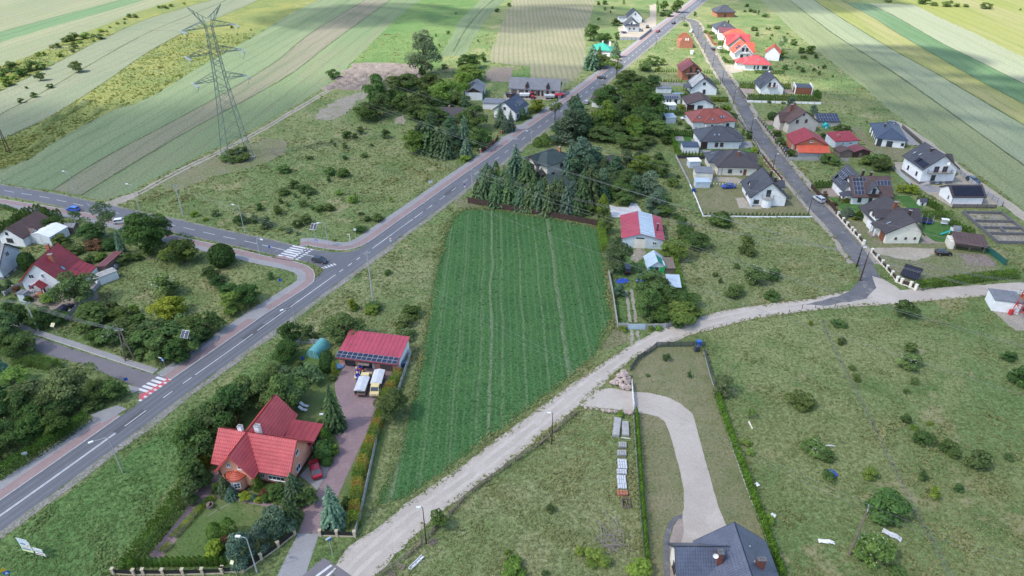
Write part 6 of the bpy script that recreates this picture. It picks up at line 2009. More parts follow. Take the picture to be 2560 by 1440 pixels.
e,h_ = sign('notice_board','white notice boards carried on four thin steel posts',487,873,834,[('board',m_frame_w,'box',0.5,1.7,1.1,0,0),('lower_board',m_frame_w,'box',1.3,1.4,0.6,.25,0)],ang=R(-35))
for x in (-.6,-.2,.5):
 MB().tube([(x,0,-.05),(x,0,h_ - .4)],0.035,6).build('post',m_galv,e)
sign('road_sign','blue square crossing sign with white arrow board at the street corner',414,920,895,[('blue_plate',m_blue,'box',0.4,0.75,0.75,0,0),('white_triangle',m_frame_w,'tri',0.4,0.45,0.45,0,0),('white_arrow',m_frame_w,'box',0.0,0.9,0.25,-.5,0)],ang=R(-20))
sign('road_sign','blue sign seen edge on in front of the hedge',319,960,944,[('blue_plate',m_blue,'box',0.35,0.7,0.7,0,0)],ang=R(20))
sign('road_sign','round blue cycle path sign on the grassy corner plot',704,722,697,[('blue_disc',m_blue,'disc',0.35,0.8,0.8,0,0)],ang=R(25))
sign('road_sign','round white sign in the grass beyond the junction',890,597,571,[('white_disc',m_frame_w,'disc',0.35,0.8,0.8,0,0)],ang=R(10))
sign('camera_post','short cream post with a camera beside the curved pavement',876,605,584,[('camera',m_frame_w,'box',0.25,0.5,0.25,-.35,0)],r=0.09,m=m_creamw)
sign('road_sign','round red rimmed sign on the main road verge',977,608,594,[('red_disc',m_red,'disc',0.3,0.8,0.8,0,0),('white_disc',m_frame_w,'disc',0.3,0.6,0.6,0,0),('white_plate',m_frame_w,'box',0.95,0.6,0.3,0,0)],ang=R(10))
sign('road_sign','blue sign standing in the side road mouth lane edge',675,628,614,[('blue_plate',m_blue,'box',0.35,0.6,0.7,0,0)],ang=R(60))
sign('road_sign','grey sign back at the hedge by the pavement',73,1157,1130,[('sign_back',m_galv,'box',0.3,0.8,0.6,0,0)],ang=R(30))
sign('road_sign','yellow triangle warning sign over a blue crossing plate',33,1462,1418,[('yellow_triangle',m_yel,'tri',0.4,0.95,0.85,-.1,0),('blue_plate',m_blue,'box',1.2,0.75,0.75,.1,0),('white_triangle',m_frame_w,'tri',1.2,0.45,0.5,.1,0)],ang=R(25))
sign('road_sign','blue and white direction sign by the entry drive',831,1388,1342,[('white_plate',m_frame_w,'box',0.2,0.9,0.25,-.1,R(20)),('blue_plate',m_blue,'box',0.6,0.5,0.5,.1,0)],ang=R(40))
sign('solar_sign','small yellow solar sign at the front fence',592,1440,1404,[('yellow_plate',mat("pale_sign",(0.6,0.58,0.35)),'box',0.1,0.55,0.55,0,R(45))],ang=R(-20))
sign('solar_sign','small pale solar panel sign beside the stone wall',143,838,811,[('pale_panel',mat("pale_sign",(0.6,0.58,0.35)),'box',0.1,0.9,0.9,0,R(50))],ang=R(-10),r=0.06)
sign('road_sign','dark square sign on the pavement of the side road',326,550,540,[('dark_plate',m_blue,'box',0.3,0.9,0.8,0,0)],ang=R(10))
sign('road_sign','white sign at the roadside before the grove',1200,382,370,[('white_plate',m_frame_w,'disc',0.3,0.7,0.7,0,0)])
sign('road_sign','white town board at the roadside by the grove',1077,467,452,[('white_plate',m_frame_w,'box',0.3,1.6,0.8,0,0)],ang=R(40))
sign('road_sign','purple blue round sign beside the spruce corner',1162,475,459,[('blue_disc',mat("violet_sign",(0.18,0.08,0.35)),'disc',0.3,0.7,0.7,0,0),('white_plate',m_frame_w,'box',1.0,0.4,0.5,0,0)])
# billboard on the bank: picture board with header, two text boards
bp = G(92,1392)
bb = thing('billboard','pale blue and yellow billboard with two white boards on the grassy bank','billboard',G(84,1392),R(-14))
m_bbp = gmat("billboard_print",(0.42,0.55,0.68),(0.60,0.66,0.70),(0.52,0.50,0.52),big=0.6,mid=1.2,fine=4.0,bump=0,grain=0.08)
m_bby = mat("billboard_yellow",(0.62,0.66,0.22),(0.55,0.62,0.35),scale=2)
def board(nm,x0,x1,z0,z1,m_,dy=0.0,par=None):
 return MB().box(x0,dy - .03,z0,x1,dy + .03,z1).build(nm,m_,par or bb)
for x in (-1.1,0.1,1.9):
 MB().tube([(x,.1,-.1),(x,.1,2.4 if x > 1 else 3.9)],0.07,6).build('post',m_dwood,bb)
board('header_board',-1.5,0.45,3.62,3.95,mat("pale_board",(0.55,0.62,0.66)))
pb = board('picture_board',-1.4,0.6,1.1,3.5,m_bbp)
board('yellow_band',-1.4,0.6,1.1,1.42,m_bby,-.02,pb)
board('pale_band',-1.3,0.5,2.05,2.5,mat("cream_print",(0.62,0.62,0.50)),-.02,pb)
board('dark_print',-1.1,-0.2,2.75,2.95,mat("print_ink",(0.10,0.12,0.2)),-.025,pb)
board('dark_print',-1.2,0.3,1.6,1.78,MATS["print_ink"],-.025,pb)
board('dark_print',0.0,0.25,2.5,2.7,mat("red_ink",(0.35,0.07,0.08)),-.025,pb)
for z0,z1,x0,x1 in ((1.75,2.45,0.85,2.5),(0.95,1.5,0.95,2.7)):
 w = board('white_board',x0,x1,z0,z1,m_frame_w)
 board('lettering',x0 + .15,x1 - .25,(z0 + z1) / 2 - .06,(z0 + z1) / 2 + .07,MATS["red_ink"] if z0 < 1 else mat("grey_ink",(0.4,0.4,0.42)),-.02,w)
# red and white mast at the cabin
mp = G(2566,795)
ma = thing('radio_mast','red lattice mast with white section beside the white utility cabin','mast',mp,R(20))
for sx,sy in CO:
 MB().tube([(sx * 2.3,sy * 2.3,0),(sx * 1.85,sy * 1.85,7.5)],0.1,6).build('leg',m_red,ma)
 MB().tube([(sx * 1.85,sy * 1.85,7.5),(sx * 1.3,sy * 1.3,16)],0.1,6).build('upper_leg',m_frame_w,ma)
 MB().box(sx * 2.3 - .35,sy * 2.3 - .35,-.05,sx * 2.3 + .35,sy * 2.3 + .35,1.3).build('footing',m_red,ma)
for i in range(4):
 (ax,ay),(bx,by) = CO[i],CO[(i + 1) % 4]
 for nm,m_,z0,z1,n in (('bracing',m_red,0.8,7.5,3),('upper_bracing',m_frame_w,7.5,16,4)):
  mb = MB()
  for k in range(n):
   za,zb = z0 + (z1 - z0) * k / n,z0 + (z1 - z0) * (k + 1) / n
   a,b = 2.35 - 0.065 * za,2.35 - 0.065 * zb
   mb.bar((ax * a,ay * a,za),(bx * b,by * b,zb),0.09)
   mb.bar((bx * a,by * a,za),(ax * b,ay * b,zb),0.09)
   mb.bar((ax * b,ay * b,zb),(bx * b,by * b,zb),0.09)
  mb.build(nm,m_,ma)
sheet('gravel_pad',pp('w8',920,190,960,180,1150,230,1150,340,1040,335,940,250),0.03,m_track,None,0.1,2.0)
# ================================================================== FENCES AND WALLS
def fence(label,px,h,post=None,panel=None,plinth=None,step=2.5,pw=0.3,name='fence',pillar_h=None,cat='fence',group=None,rails=0,pt=0.06,ph0=0.0):
 L = [G(*p).xy for p in px]
 o = L[0]
 e = thing(name,label,cat,(o.x,o.y,0),0,group)
 first = True
 for a,b in zip(L[:-1],L[1:]):
  d = b - a
  n = max(1,round(d.length / step))
  t = d.normalized()
  t3,n3,z3 = Vector((t.x,t.y,0)),Vector((-t.y,t.x,0)),Vector((0,0,1))
  for k in range(n + 1):
   p = a + d * (k / n) - o
   q = a + d * ((k + 1) / n) - o
   if post and (k > 0 or first):
    hp = pillar_h or h + 0.1
    po = MB().obox((p.x,p.y,hp / 2),t3 * pw / 2,n3 * pw / 2,z3 * hp / 2).build('post',post,e)
    if pw > 0.25:
     MB().obox((p.x,p.y,hp + .03),t3 * (pw / 2 + .05),n3 * (pw / 2 + .05),z3 * 0.05).build('cap',post,po)
   if k < n:
    c,Lh = (p + q) / 2,max(0.05,(q - p).length / 2 - (pw / 2 if post else 0) + .01)
    if plinth:
     pm,phh = plinth
     MB().obox((c.x,c.y,phh / 2),t3 * Lh,n3 * 0.09,z3 * phh / 2).build('plinth',pm,e)
    if panel:
     z0 = (plinth[1] if plinth else 0.0) + ph0
     if rails:
      mb = MB()
      for r_ in range(rails):
       mb.obox((c.x,c.y,z0 + (h - z0) * (r_ + .5) / rails),t3 * Lh,n3 * pt / 2,z3 * (h - z0) / rails * .36)
      mb.build('panel',panel,e)
     else:
      MB().obox((c.x,c.y,(z0 + h) / 2),t3 * Lh,n3 * pt / 2,z3 * (h - z0) / 2).build('panel',panel,e)
  first = False
 return e
m_sandst = mat("sandstone",(0.47,0.39,0.28),(0.40,0.33,0.24),scale=3)
m_mesh = mat("wire_mesh",(0.07,0.08,0.075),rough=0.6,fine=0)
fence('front fence of sandstone pillars and dark panels before the thuja row',pp('w4',1030,1425,1215,1435,1300,1430,1475,1432,1655,1430,1830,1425,2005,1420) + pp('w5',235,1415,385,1412),1.15,m_sandst,m_black,(m_sandst,0.3),9,0.4,pillar_h=1.35)
fence('front fence of sandstone pillars climbing to the gate',pp('w5',385,1412,522,1320,650,1228,770,1130),1.15,m_sandst,m_black,(m_sandst,0.3),9,0.4,pillar_h=1.35)
fence('short sandstone pillar fence beside the pale blue spruce',pp('w5',965,1140,1090,1143,1222,1148),1.15,m_sandst,m_black,(m_sandst,0.3),9,0.4,pillar_h=1.35)
fence('grey concrete wall along the hedge beside the crop',pp('w5',1225,1140,1262,1010) + pp('w6',1400,1430,1610,1080,1650,960),1.3,m_concrete,m_concrete,None,2.6,0.2)
fence('concrete wall behind the long garage',pp('w6',1650,960,1770,600),1.4,m_concrete,m_concrete,None,2.6,0.2)
fence('concrete wall around the foil tunnel',pp('w6',405,500,450,470,600,480,780,490),1.3,m_concrete,m_concrete,None,2.4,0.2)
fence('grey stone wall with rounded tops beside the rough plot',pp('w1',730,1440,870,1330,1000,1200,1130,1050,1270,920,1340,830),1.2,m_grblock,m_grblock,None,2.2,0.3)
fence('boulder wall in the garden of the white house with red roof',pp('w1',60,1170,160,1100,280,1040),1.1,m_concrete,m_grblock,None,2.0,0.35)
fence('dark board fence between the grove and the crop',pp('v7',38,860,330,920,640,970,960,1025,1272,1080),1.9,m_dwood,m_dwood,None,2.2,0.14)
fence('dark board fence on the workshop side of the grove',pp('v7',1272,1080,1262,900),1.7,m_dwood,m_dwood,None,2.2,0.14)
fence('red brick post fence before the grove',pp('v7',160,390,215,360,290,300,320,250),1.1,m_brick,m_dwood,None,4.5,0.45,pillar_h=1.4)
fence('red brick post fence before the white farm house',pp('v3',400,1420,485,1400,540,1370),1.1,m_brick,m_dwood,None,4.5,0.45,pillar_h=1.4)
fence('concrete fence around the patched workshop yard',pp('v8',165,740,205,950,255,1285,350,1285),1.5,m_concrete,m_concrete,None,2.4,0.16)
fence('concrete fence with round ornaments beside the pale gate',pp('v8',530,1292,730,1285,810,1255,900,1215,1000,1180),1.4,m_concrete,m_concrete,None,2.4,0.16)
fence('pale blue sheet metal gate of the workshop yard',pp('v8',355,1293,528,1295),1.5,m_galv,rf_blue,None,5,0.12,name='gate',cat='gate')
wl_ = (m_creamw,0.35)
fence('cream pillar wall with brown panels along the cracked street',pp('x2',200,545,255,610,300,660,350,715,380,745,430,800,485,865),1.2,m_creamw,m_dwood,wl_,30,0.55,pillar_h=1.4)
fence('cream pillar wall with brown panels around the solar table plot',pp('x2',580,960,640,1030,695,1090,750,1150,805,1215,860,1285),1.2,m_creamw,m_dwood,wl_,30,0.5,pillar_h=1.4)
fence('cream corner wall at the end of the cracked street',pp('x2',860,1285,910,1310,1010,1345,1070,1375),1.3,m_creamw,m_dwood,wl_,30,0.6,pillar_h=1.6)
fence('dark brown fence along the street by the solar roofed house',pp('v6',548,755,600,810,660,860,720,915,755,965),1.4,m_dwood,m_dwood,None,2.2,0.25)
fence('grey pillar fence along the street before the bungalows',pp('v5',1045,560,1090,620,1140,690,1200,770,1250,850,1300,960,1345,1010),1.1,m_concrete,m_gutter,(m_concrete,.3),2.4,0.4,pillar_h=1.3)
fence('brown pillar fence along the street before the cream bungalow',pp('x3',1610,470,1680,560,1750,640,1830,730,1880,790),1.0,m_bwood,m_dwood,(m_creamw,.3),2.4,0.35,pillar_h=1.25)
fence('concrete and brick pillar fence before the brick house',pp('v5',1270,545,1330,620,1400,710,1470,800,1540,900,1610,1010),1.2,m_concrete,m_dwood,(m_concrete,.3),2.6,0.35,pillar_h=1.4)
fence('grey concrete fence behind the lean-to house',pp('v5',1610,1025,1800,1030,2030,1035,2323,1040),1.2,m_concrete,m_concrete,None,2.4,0.15)
fence('grey concrete fence below the hedged brick house',pp('v5',100,155,250,160,410,165),1.5,m_concrete,m_concrete,None,2.4,0.15)
fence('white low wall below the long dark hedge',pp('v5',1145,350,1400,360,1700,368,2010,375),0.9,m_concrete,m_white,None,3.0,0.2)
fence('grey metal fence beside the steep roofed house',pp('v4',1045,1030,1090,1090,1140,1160),1.1,m_concrete,m_gutter,None,2.2,0.25)
fence('grey board fence beside the double white house',pp('v3',1645,425,1860,425,1985,325),1.6,m_gutter,m_grblock,None,2.4,0.12)
fence('dark picket fence between the twin white houses',pp('v3',1640,255,1700,255),1.0,m_dwood,m_dwood,None,1.2,0.12)
fence('red brick fence before the maroon roofed house',pp('v4',690,400,710,440,760,520,800,525),1.1,m_brick,m_bwood,None,2.4,0.4,pillar_h=1.3)
fence('grey fence wall at the road end of the long barn',pp('v3',1000,1055,1105,995),1.6,m_concrete,m_concrete,None,2.4,0.2)
fence('pale mesh fence beside the tall white house',pp('v6',1185,560,1250,630,1330,700,1360,730),1.3,m_galv,mat("pale_mesh",(0.42,0.46,0.47)),None,2.4,0.08)
fence('grey slat fence between sandy track and the tall white house',pp('v6',1740,620,1860,720,1990,820,2110,905),1.5,m_gutter,m_grblock,None,2.4,0.12)
fence('thin wire fence between sandy track and the blue roofed bungalow',pp('v6',1290,260,1380,340,1450,400),1.4,m_gutter,m_gutter,None,2.0,0.08,rails=5,pt=0.03)
fence('thin wire fence below the solar garage',pp('v6',1700,915,1900,918,2060,920),1.3,m_gutter,m_gutter,None,3.0,0.08,rails=4,pt=0.03)
fence('green windbreak fence beside the garden bed',pp('x2',1820,900,1950,1000,2080,1100),1.7,m_gutter,mat("green_net",(0.015,0.10,0.085)),None,2.5,0.08)
fence('low white kerb wall along the bay house garden',pp('x3',505,850,600,1060,705,1330,1500,1340,2340,1340),0.35,None,m_white,None,4.0,0.2,pt=0.25,name='low_wall',cat='wall')
fence('grey slat boundary fence behind the cream bungalow',pp('x3',295,430,400,640,505,850),0.9,m_concrete,m_galv,(m_concrete,.25),2.4,0.12,rails=4)
fence('dark boundary fence behind the small thujas',pp('x3',310,455,560,465,850,465),1.1,m_dwood,m_gutter,None,2.4,0.12)
fence('row of white marker stones beside the blue car',pp('x3',820,845,1000,850,1270,855),0.35,m_white,None,None,0.95,0.22,name='marker_row',cat='kerb')
fence('wire fence with dark posts above the boulder heap',pp('w7',408,250,450,190,525,140,560,110,630,110,700,108,770,108,840,110),1.4,m_gutter,m_mesh,None,2.6,0.09,rails=6,pt=0.02)
fence('wire fence along the thin thuja hedge',pp('w7',428,500,445,760,462,1000,478,1200,492,1370),1.2,m_gutter,m_mesh,(m_concrete,.2),2.6,0.08,rails=5,pt=0.02)
fence('mesh fence on the meadow side of the dry yard',pp('w7',835,140,870,270,910,390),1.4,m_gutter,m_mesh,(m_concrete,.2),2.6,0.08,rails=6,pt=0.02)
fence('low concrete kerb along the long thuja hedge',pp('w7',905,400,1000,700,1100,980,1290,1460),0.2,None,m_concrete,None,3.0,0.2,pt=0.12,name='low_wall',cat='kerb')
fence('white sliding gate leaf at the gravel drive',pp('w7',415,330,428,470),1.4,m_frame_w,m_frame_w,None,2.6,0.14,rails=4,name='gate',cat='gate')
fence('wire fence with posts on the bank above the big meadow',pp('w8',20,262,80,238,140,235,230,225),1.2,m_wood,None,None,4.5,0.12)
fence('white pipe fence beside the red mast',pp('w8',1000,170,1090,175),1.1,m_frame_w,m_frame_w,None,3.0,0.08,rails=2)
# pallet fence: leaning pallets tied with rails
PL = smooth_line([G(*p).xy for p in pp('x4',430,1240,720,1030,920,860,1080,690,1250,520,1430,320,1620,170,1900,-30,2300,-300,2600,-560,2760,-690)],2.6)
pe = thing('pallet_fence','rickety fence of grey pallets and poles along the gravel road','fence',(PL[0].x,PL[0].y,0))
for i,(a,b) in enumerate(zip(PL[:-1],PL[1:])):
 d = Vector(((b - a).x,(b - a).y,0))
 t = d.normalized()
 n = Vector((-t.y,t.x,0))
 p = Vector((a.x - PL[0].x,a.y - PL[0].y,0))
 MB().bar(p + Vector((0,0,-.1)),p + Vector((0.1 * math.sin(i * 3),0.1,1.15 + .2 * math.sin(i * 5))),0.11).build('post',m_wood,pe)
 for z in (0.45,0.95):
  MB().bar(p + Vector((0,0,z + .08 * math.sin(i * 2 + z * 9))),p + d + Vector((0,0,z + .08 * math.sin(i * 4.1 + z * 7))),0.09).build('rail',m_wood,pe)
 if i % 3 != 1:
  for k in range(5):
   q = p + t * (0.5 + k * 0.26) - n * 0.08
   MB().bar(q + Vector((0,0,0.02)),q + Vector((0,0,0.9)) - n * 0.2,0.12,0.03).build('slat',m_wood,pe)
# ================================================================== CARS
m_paint = mat("car_paint",(1,1,1),(0.94,0.94,0.94),scale=1,rough=0.3,tint=True,fine=0,coat=0.6)
m_tyre = mat("tyre",(0.02,0.02,0.02),rough=0.9,fine=0)
m_rim = mat("rim",(0.45,0.45,0.46),rough=0.35,metal=0.7,fine=0)
m_light = mat("head_lamp",(0.75,0.76,0.78),rough=0.15,fine=0)
m_tail = mat("tail_lamp",(0.35,0.01,0.01),rough=0.3,fine=0)
STY = {'hatch': (4.15,1.76,[(-2.07,.45,.75,.78),(-2.0,.28,.92,.84),(-1.2,.22,.93,.88),(.8,.22,.95,.88),(1.55,.24,.86,.84),(1.98,.28,.72,.76),(2.07,.4,.6,.68)],(-1.95,-1.55,.25,1.15),1.45),
 'sedan': (4.5,1.78,[(-2.25,.45,.8,.76),(-2.18,.28,.93,.84),(-1.4,.22,.97,.89),(.9,.22,.95,.89),(1.7,.24,.86,.85),(2.15,.28,.72,.77),(2.25,.4,.6,.7)],(-1.75,-.95,.35,1.2),1.42),
 'suv': (4.5,1.85,[(-2.25,.5,.95,.8),(-2.18,.32,1.06,.88),(-1.3,.27,1.08,.92),(.9,.27,1.08,.92),(1.7,.3,1.0,.88),(2.15,.34,.86,.82),(2.25,.45,.7,.74)],(-2.15,-1.8,.3,1.1),1.65),
 'van': (4.6,1.85,[(-2.3,.45,1.0,.84),(-2.25,.28,1.08,.9),(-1.3,.25,1.1,.92),(1.0,.25,1.1,.92),(1.7,.28,.98,.9),(2.2,.32,.78,.82),(2.3,.42,.62,.74)],(-2.22,-2.1,.6,1.45),1.85)}
CARS = {}
def car_parts(st):
 L,W,S,(c0,c1,c2,c3),zr = STY[st]
 b = MB()
 n = len(S)
 for x,z0,z1,hw_ in S:
  zm = z0 + (z1 - z0) * .55
  b.v += [(x,-hw_ * .9,z0),(x,-hw_,zm),(x,-hw_ * .93,z1),(x,hw_ * .93,z1),(x,hw_,zm),(x,hw_ * .9,z0)]
 for i in range(n - 1):
  for k in range(6):
   b.f.append((i * 6 + k,i * 6 + (k + 1) % 6,i * 6 + 6 + (k + 1) % 6,i * 6 + 6 + k))
 b.f += [tuple(range(6))[::-1],tuple(range((n - 1) * 6,n * 6))]
 zb = S[3][2] - .03
 hw_ = S[3][3] * .92
 ht = hw_ * .80
 g_ = MB().add([(c0,-hw_,zb),(c3,-hw_,zb),(c3,hw_,zb),(c0,hw_,zb),(c1,-ht,zr - .04),(c2,-ht,zr - .04),(c2,ht,zr - .04),(c1,ht,zr - .04)],
 [(0,1,5,4),(1,2,6,5),(2,3,7,6),(3,0,4,7),(4,5,6,7)])
 r = MB().slab([(c1 - .05,-ht - .02,zr),(c2 + .05,-ht - .02,zr),(c2 + .05,ht + .02,zr),(c1 - .05,ht + .02,zr)],.06)
 for sy in (-1,1):
  for (xa,za),(xb,zb_) in (((c0,zb),(c1,zr - .03)),((c3,zb),(c2,zr - .03)),(((c0 + c3) / 2 - .1,zb),((c1 + c2) / 2 - .05,zr - .03))):
   r.bar((xa,sy * (hw_ + .005),za),(xb,sy * (ht + .005),zb_),0.08)
 w = MB().lathe([(0.05,-.1),(0.31,-.1),(0.33,-.06),(0.33,.06),(0.31,.1),(0.05,.1)],14)
 w.v = [(x,z,y) for x,y,z in w.v]
 ri = MB().lathe([(0.0,.11),(0.19,.105),(0.21,.08)],10)
 ri.v = [(x,z,y) for x,y,z in ri.v]
 def mk(mb,nm,m_,sm=False):
  me = mb.mesh(nm)
  me.materials.append(m_)
  if sm:
   me.polygons.foreach_set("use_smooth",[True] * len(me.polygons))
  return me
 xf,xb = S[-2][0],S[1][0]
 zl = S[-2][2] - .12
 CARS[st] = dict(body=mk(b,'car_body',m_paint),glass=mk(g_,'car_glass',m_glass),roof=mk(r,'car_roof',m_paint),wheel=mk(w,'car_wheel',m_tyre),rim=mk(ri,'car_rim',m_rim),
 hl=mk(MB().box(-.09,-.17,-.07,.09,.17,.07),'car_lamp',m_light),tl=mk(MB().box(-.05,-.13,-.12,.05,.13,.12),'car_tail',m_tail),
 pos=(xf,xb,zl,S[1][2] - .15,W))
def car(label,rear,front,st,col,group=None,z=0.06):
 if st not in CARS:
  car_parts(st)
 c = CARS[st]
 a,b = G(*rear),G(*front)
 e = thing('car',label,'car',((a.x + b.x) / 2,(a.y + b.y) / 2,z),math.atan2(b.y - a.y,b.x - a.x),group)
 link('body',c['body'],e,color=col)
 link('windows',c['glass'],e)
 link('roof',c['roof'],e,color=col)
 xf,xb,zl,zt_,W = c['pos']
 for sx in (-1,1):
  for sy in (-1,1):
   w = link('wheel',c['wheel'],e,(sx * STY[st][0] * .31,sy * (W / 2 - .1),.33),0 if sy > 0 else math.pi)
   link('rim',c['rim'],w)
 for sy in (-1,1):
  link('headlight',c['hl'],e,(xf - .02,sy * .55,zl))
  link('tail_light',c['tl'],e,(xb - .05,sy * .66,zt_))
def C(label,v,x0,y0,x1,y1,st,col):
 car(label,pp(v,x0,y0)[0],pp(v,x1,y1)[0],st,col)
C('bright blue car parked on the pavement of the side road','w1',890,222,765,205,'hatch',(0.02,0.12,0.55))
C('white car half hidden by the birches','w1',1330,355,1410,345,'hatch',(0.72,0.72,0.72))
C('dark grey car waiting at the junction','w2',1455,880,1580,905,'hatch',(0.035,0.038,0.05))
C('dark blue car parked by the stone wall','w1',690,1370,790,1305,'hatch',(0.02,0.025,0.07))
C('dark red car parked beside the peach house','w5',945,715,915,600,'sedan',(0.33,0.012,0.03))
C('black van parked in the workshop yard','v8',358,755,340,670,'van',(0.012,0.013,0.02))
C('blue car half hidden under workshop bushes','v8',520,780,475,825,'hatch',(0.02,0.06,0.35))
C('dark car driving on the main road past the farm','v3',1470,835,1435,832,'hatch',(0.02,0.022,0.025))
C('red car driving on the far main road','v3',2035,350,2070,330,'hatch',(0.25,0.03,0.04))
C('black car driving on the far main road','v4',280,285,310,268,'hatch',(0.02,0.02,0.03))
C('white car parked at the far end of the cracked street','v4',490,385,515,370,'hatch',(0.72,0.72,0.72))
C('black car parked at the kerb of the cracked street','v4',765,590,745,572,'hatch',(0.012,0.012,0.015))
C('white car parked inside the yellow house hedge','v4',840,580,815,565,'hatch',(0.7,0.7,0.7))
C('white car parked beside the long red hipped bungalow','v5',490,550,385,555,'hatch',(0.75,0.75,0.76))
C('bright blue car parked on the bay house lawn','x3',1180,898,985,905,'sedan',(0.012,0.05,0.30))
C('silver car parked at the edge of the cracked street','x3',2490,1130,2385,1060,'suv',(0.42,0.44,0.47))
C('black car parked on the sand drive','x2',1285,975,1480,980,'hatch',(0.008,0.008,0.01))
C('dark teal car parked on the sandy track','x2',1670,140,1760,180,'suv',(0.02,0.04,0.07))
C('dark car parked behind the blue roofed bungalow','v6',1195,235,1240,245,'hatch',(0.015,0.015,0.02))
C('dark car parked under the trees by the brick house fence','x3',1955,370,1940,320,'hatch',(0.02,0.025,0.05))
C('white car parked before the front twin house','v3',1860,332,1880,318,'hatch',(0.7,0.7,0.7))
C('dark pickup parked in the sandy yard of the twin houses','v3',1935,318,1945,268,'suv',(0.03,0.03,0.035))
C('silver car parked before the roadside house','v3',1290,1110,1310,1085,'hatch',(0.3,0.32,0.36))
# --- two old trucks with grey covers
m_cover = mat("truck_cover",(0.50,0.51,0.52),(0.44,0.45,0.46),scale=1.5,rough=0.6)
m_cream = mat("cream_paint",(0.62,0.50,0.24),(0.56,0.45,0.22),scale=2,rough=0.4,fine=0.05)
m_rust = mat("rust",(0.18,0.07,0.035),(0.11,0.05,0.03),scale=5)
def truck(label,rear,front,load):
 a,b = G(*rear),G(*front)
 e = thing('truck',label,'truck',((a.x + b.x) / 2,(a.y + b.y) / 2,.05),math.atan2(b.y - a.y,b.x - a.x))
 MB().box(-3.3,-.45,.55,2.9,.45,.75).build('chassis',m_gutter,e)
 cb = MB().add([(1.0,-.95,.6),(3.2,-.92,.6),(3.25,-.9,1.15),(2.5,-.88,1.3),(2.05,-.78,2.1),(1.0,-.82,2.15),(1.0,.95,.6),(3.2,.92,.6),(3.25,.9,1.15),(2.5,.88,1.3),(2.05,.78,2.1),(1.0,.82,2.15)],
 [(0,1,2,3,4,5),(11,10,9,8,7,6),(0,6,7,1),(1,7,8,2),(2,8,9,3),(3,9,10,4),(4,10,11,5),(5,11,6,0)]).build('cab',m_cream,e)
 MB().add([(2.53,-.74,1.36),(2.53,.74,1.36),(2.14,.68,2.02),(2.14,-.68,2.02)],[(0,1,2,3)]).build('windscreen',m_glass,cb)
 for s in (-1,1):
  MB().obox((1.65,s * .87,1.65),(.38,0,0),(0,.03,0),(0,0,.24)).build('side_window',m_glass,cb)
  MB().box(3.18,s * .6 - .16,.8,3.29,s * .6 + .16,1.0).build('headlight',m_light,e)
  MB().box(-3.42,s * .8 - .12,.7,-3.36,s * .8 + .12,.85).build('tail_light',m_tail,e)
 MB().box(-3.35,-1.05,.78,.9,1.05,1.0).build('bed',m_wood,e)
 MB().box(-3.35,-1.06,1.0,.9,-1.0,1.45).build('side_board',m_wood,e)
 MB().box(-3.35,1.0,1.0,.9,1.06,1.45).build('side_board',m_wood,e)
 MB().add([(-3.4,-1.1,1.95),(.9,-1.1,1.95),(.9,0,2.2),(-3.4,0,2.2),(.9,1.1,1.95),(-3.4,1.1,1.95),(-3.4,-1.1,1.8),(.9,-1.1,1.8),(.9,1.1,1.8),(-3.4,1.1,1.8)],
 [(0,1,2,3),(3,2,4,5),(6,7,1,0),(5,4,8,9),(0,3,5,9,6),(1,7,8,4,2)]).build('cover',m_cover,e)
 for x in (-3.3,-1.2,.8):
  for y in (-1.03,1.03):
   MB().bar((x,y,1.0),(x,y,1.85),.06).build('stake',m_gutter,e)
 for x in (2.1,-2.2):
  for s in (-1,1):
   w = MB().lathe([(.05,-.13),(.38,-.13),(.4,0),(.38,.13),(.05,.13)],14)
   w.v = [(p[0] + x,p[2] + s * .85,p[1] + .4) for p in w.v]
   w.build('wheel',m_tyre,e)
 return e
truck('old cream truck with grey cover, rear to the drive',pp('w6',1165,1110)[0],pp('w6',1245,890)[0],True)
truck('old cream truck with grey cover facing down the drive',pp('w6',1395,900)[0],pp('w6',1330,1125)[0],False)
r_ = thing('rusty_frame','rusty brown machine frame between the two trucks','machine',G(*pp('w6',1288,945)[0]),R(20))
for x in (-.5,.5):
 MB().bar((x,-.6,0),(x,.6,1.1),.1).build('bar',m_rust,r_)
MB().bar((-.5,.6,1.1),(.5,.6,1.1),.1).build('crossbar',m_rust,r_)
# --- heap of plastic canisters
cans = [mat("can_" + n,c,rough=0.4,fine=0) for n,c in (('blue',(0.03,0.08,0.45)),('navy',(0.02,0.04,0.25)),('white',(0.7,0.7,0.72)),('red',(0.4,0.04,0.08)),('green',(0.03,0.3,0.12)),('yellow',(0.55,0.35,0.04)))]
cm = []
for m_ in cans:
 me = MB().lathe([(0.02,0),(.17,0),(.19,.05),(.19,.36),(.14,.44),(.06,.47),(.06,.53),(0.01,.54)],9).mesh('canister_shape')
 me.materials.append(m_)
 cm.append(me)
cnm = ['blue','dark blue','white','red','green','yellow']
for i in range(70):
 f = rng.uniform()
 cx = 1160 + (1115 - 1160) * f + rng.normal() * (22 - 8 * f)
 cy = 770 + (930 - 770) * f + rng.normal() * 8
 k = int(rng.choice([0,0,0,1,1,2,2,3,4,5],1)[0])
 p = G(*pp('w6',cx,cy)[0])
 o = link('canister',cm[k],None,(p.x,p.y,0.05 + (0.3 if (i % 3 == 0 and f < .7) else 0)),rng.uniform(0,6))
 o.rotation_euler = (rng.uniform(0,1.2) * (i % 2),0,rng.uniform(0,6))
 tag(o,f'{cnm[k]} plastic canister in the heap before the garage','canister',f'{cnm[k]} canisters before the garage')
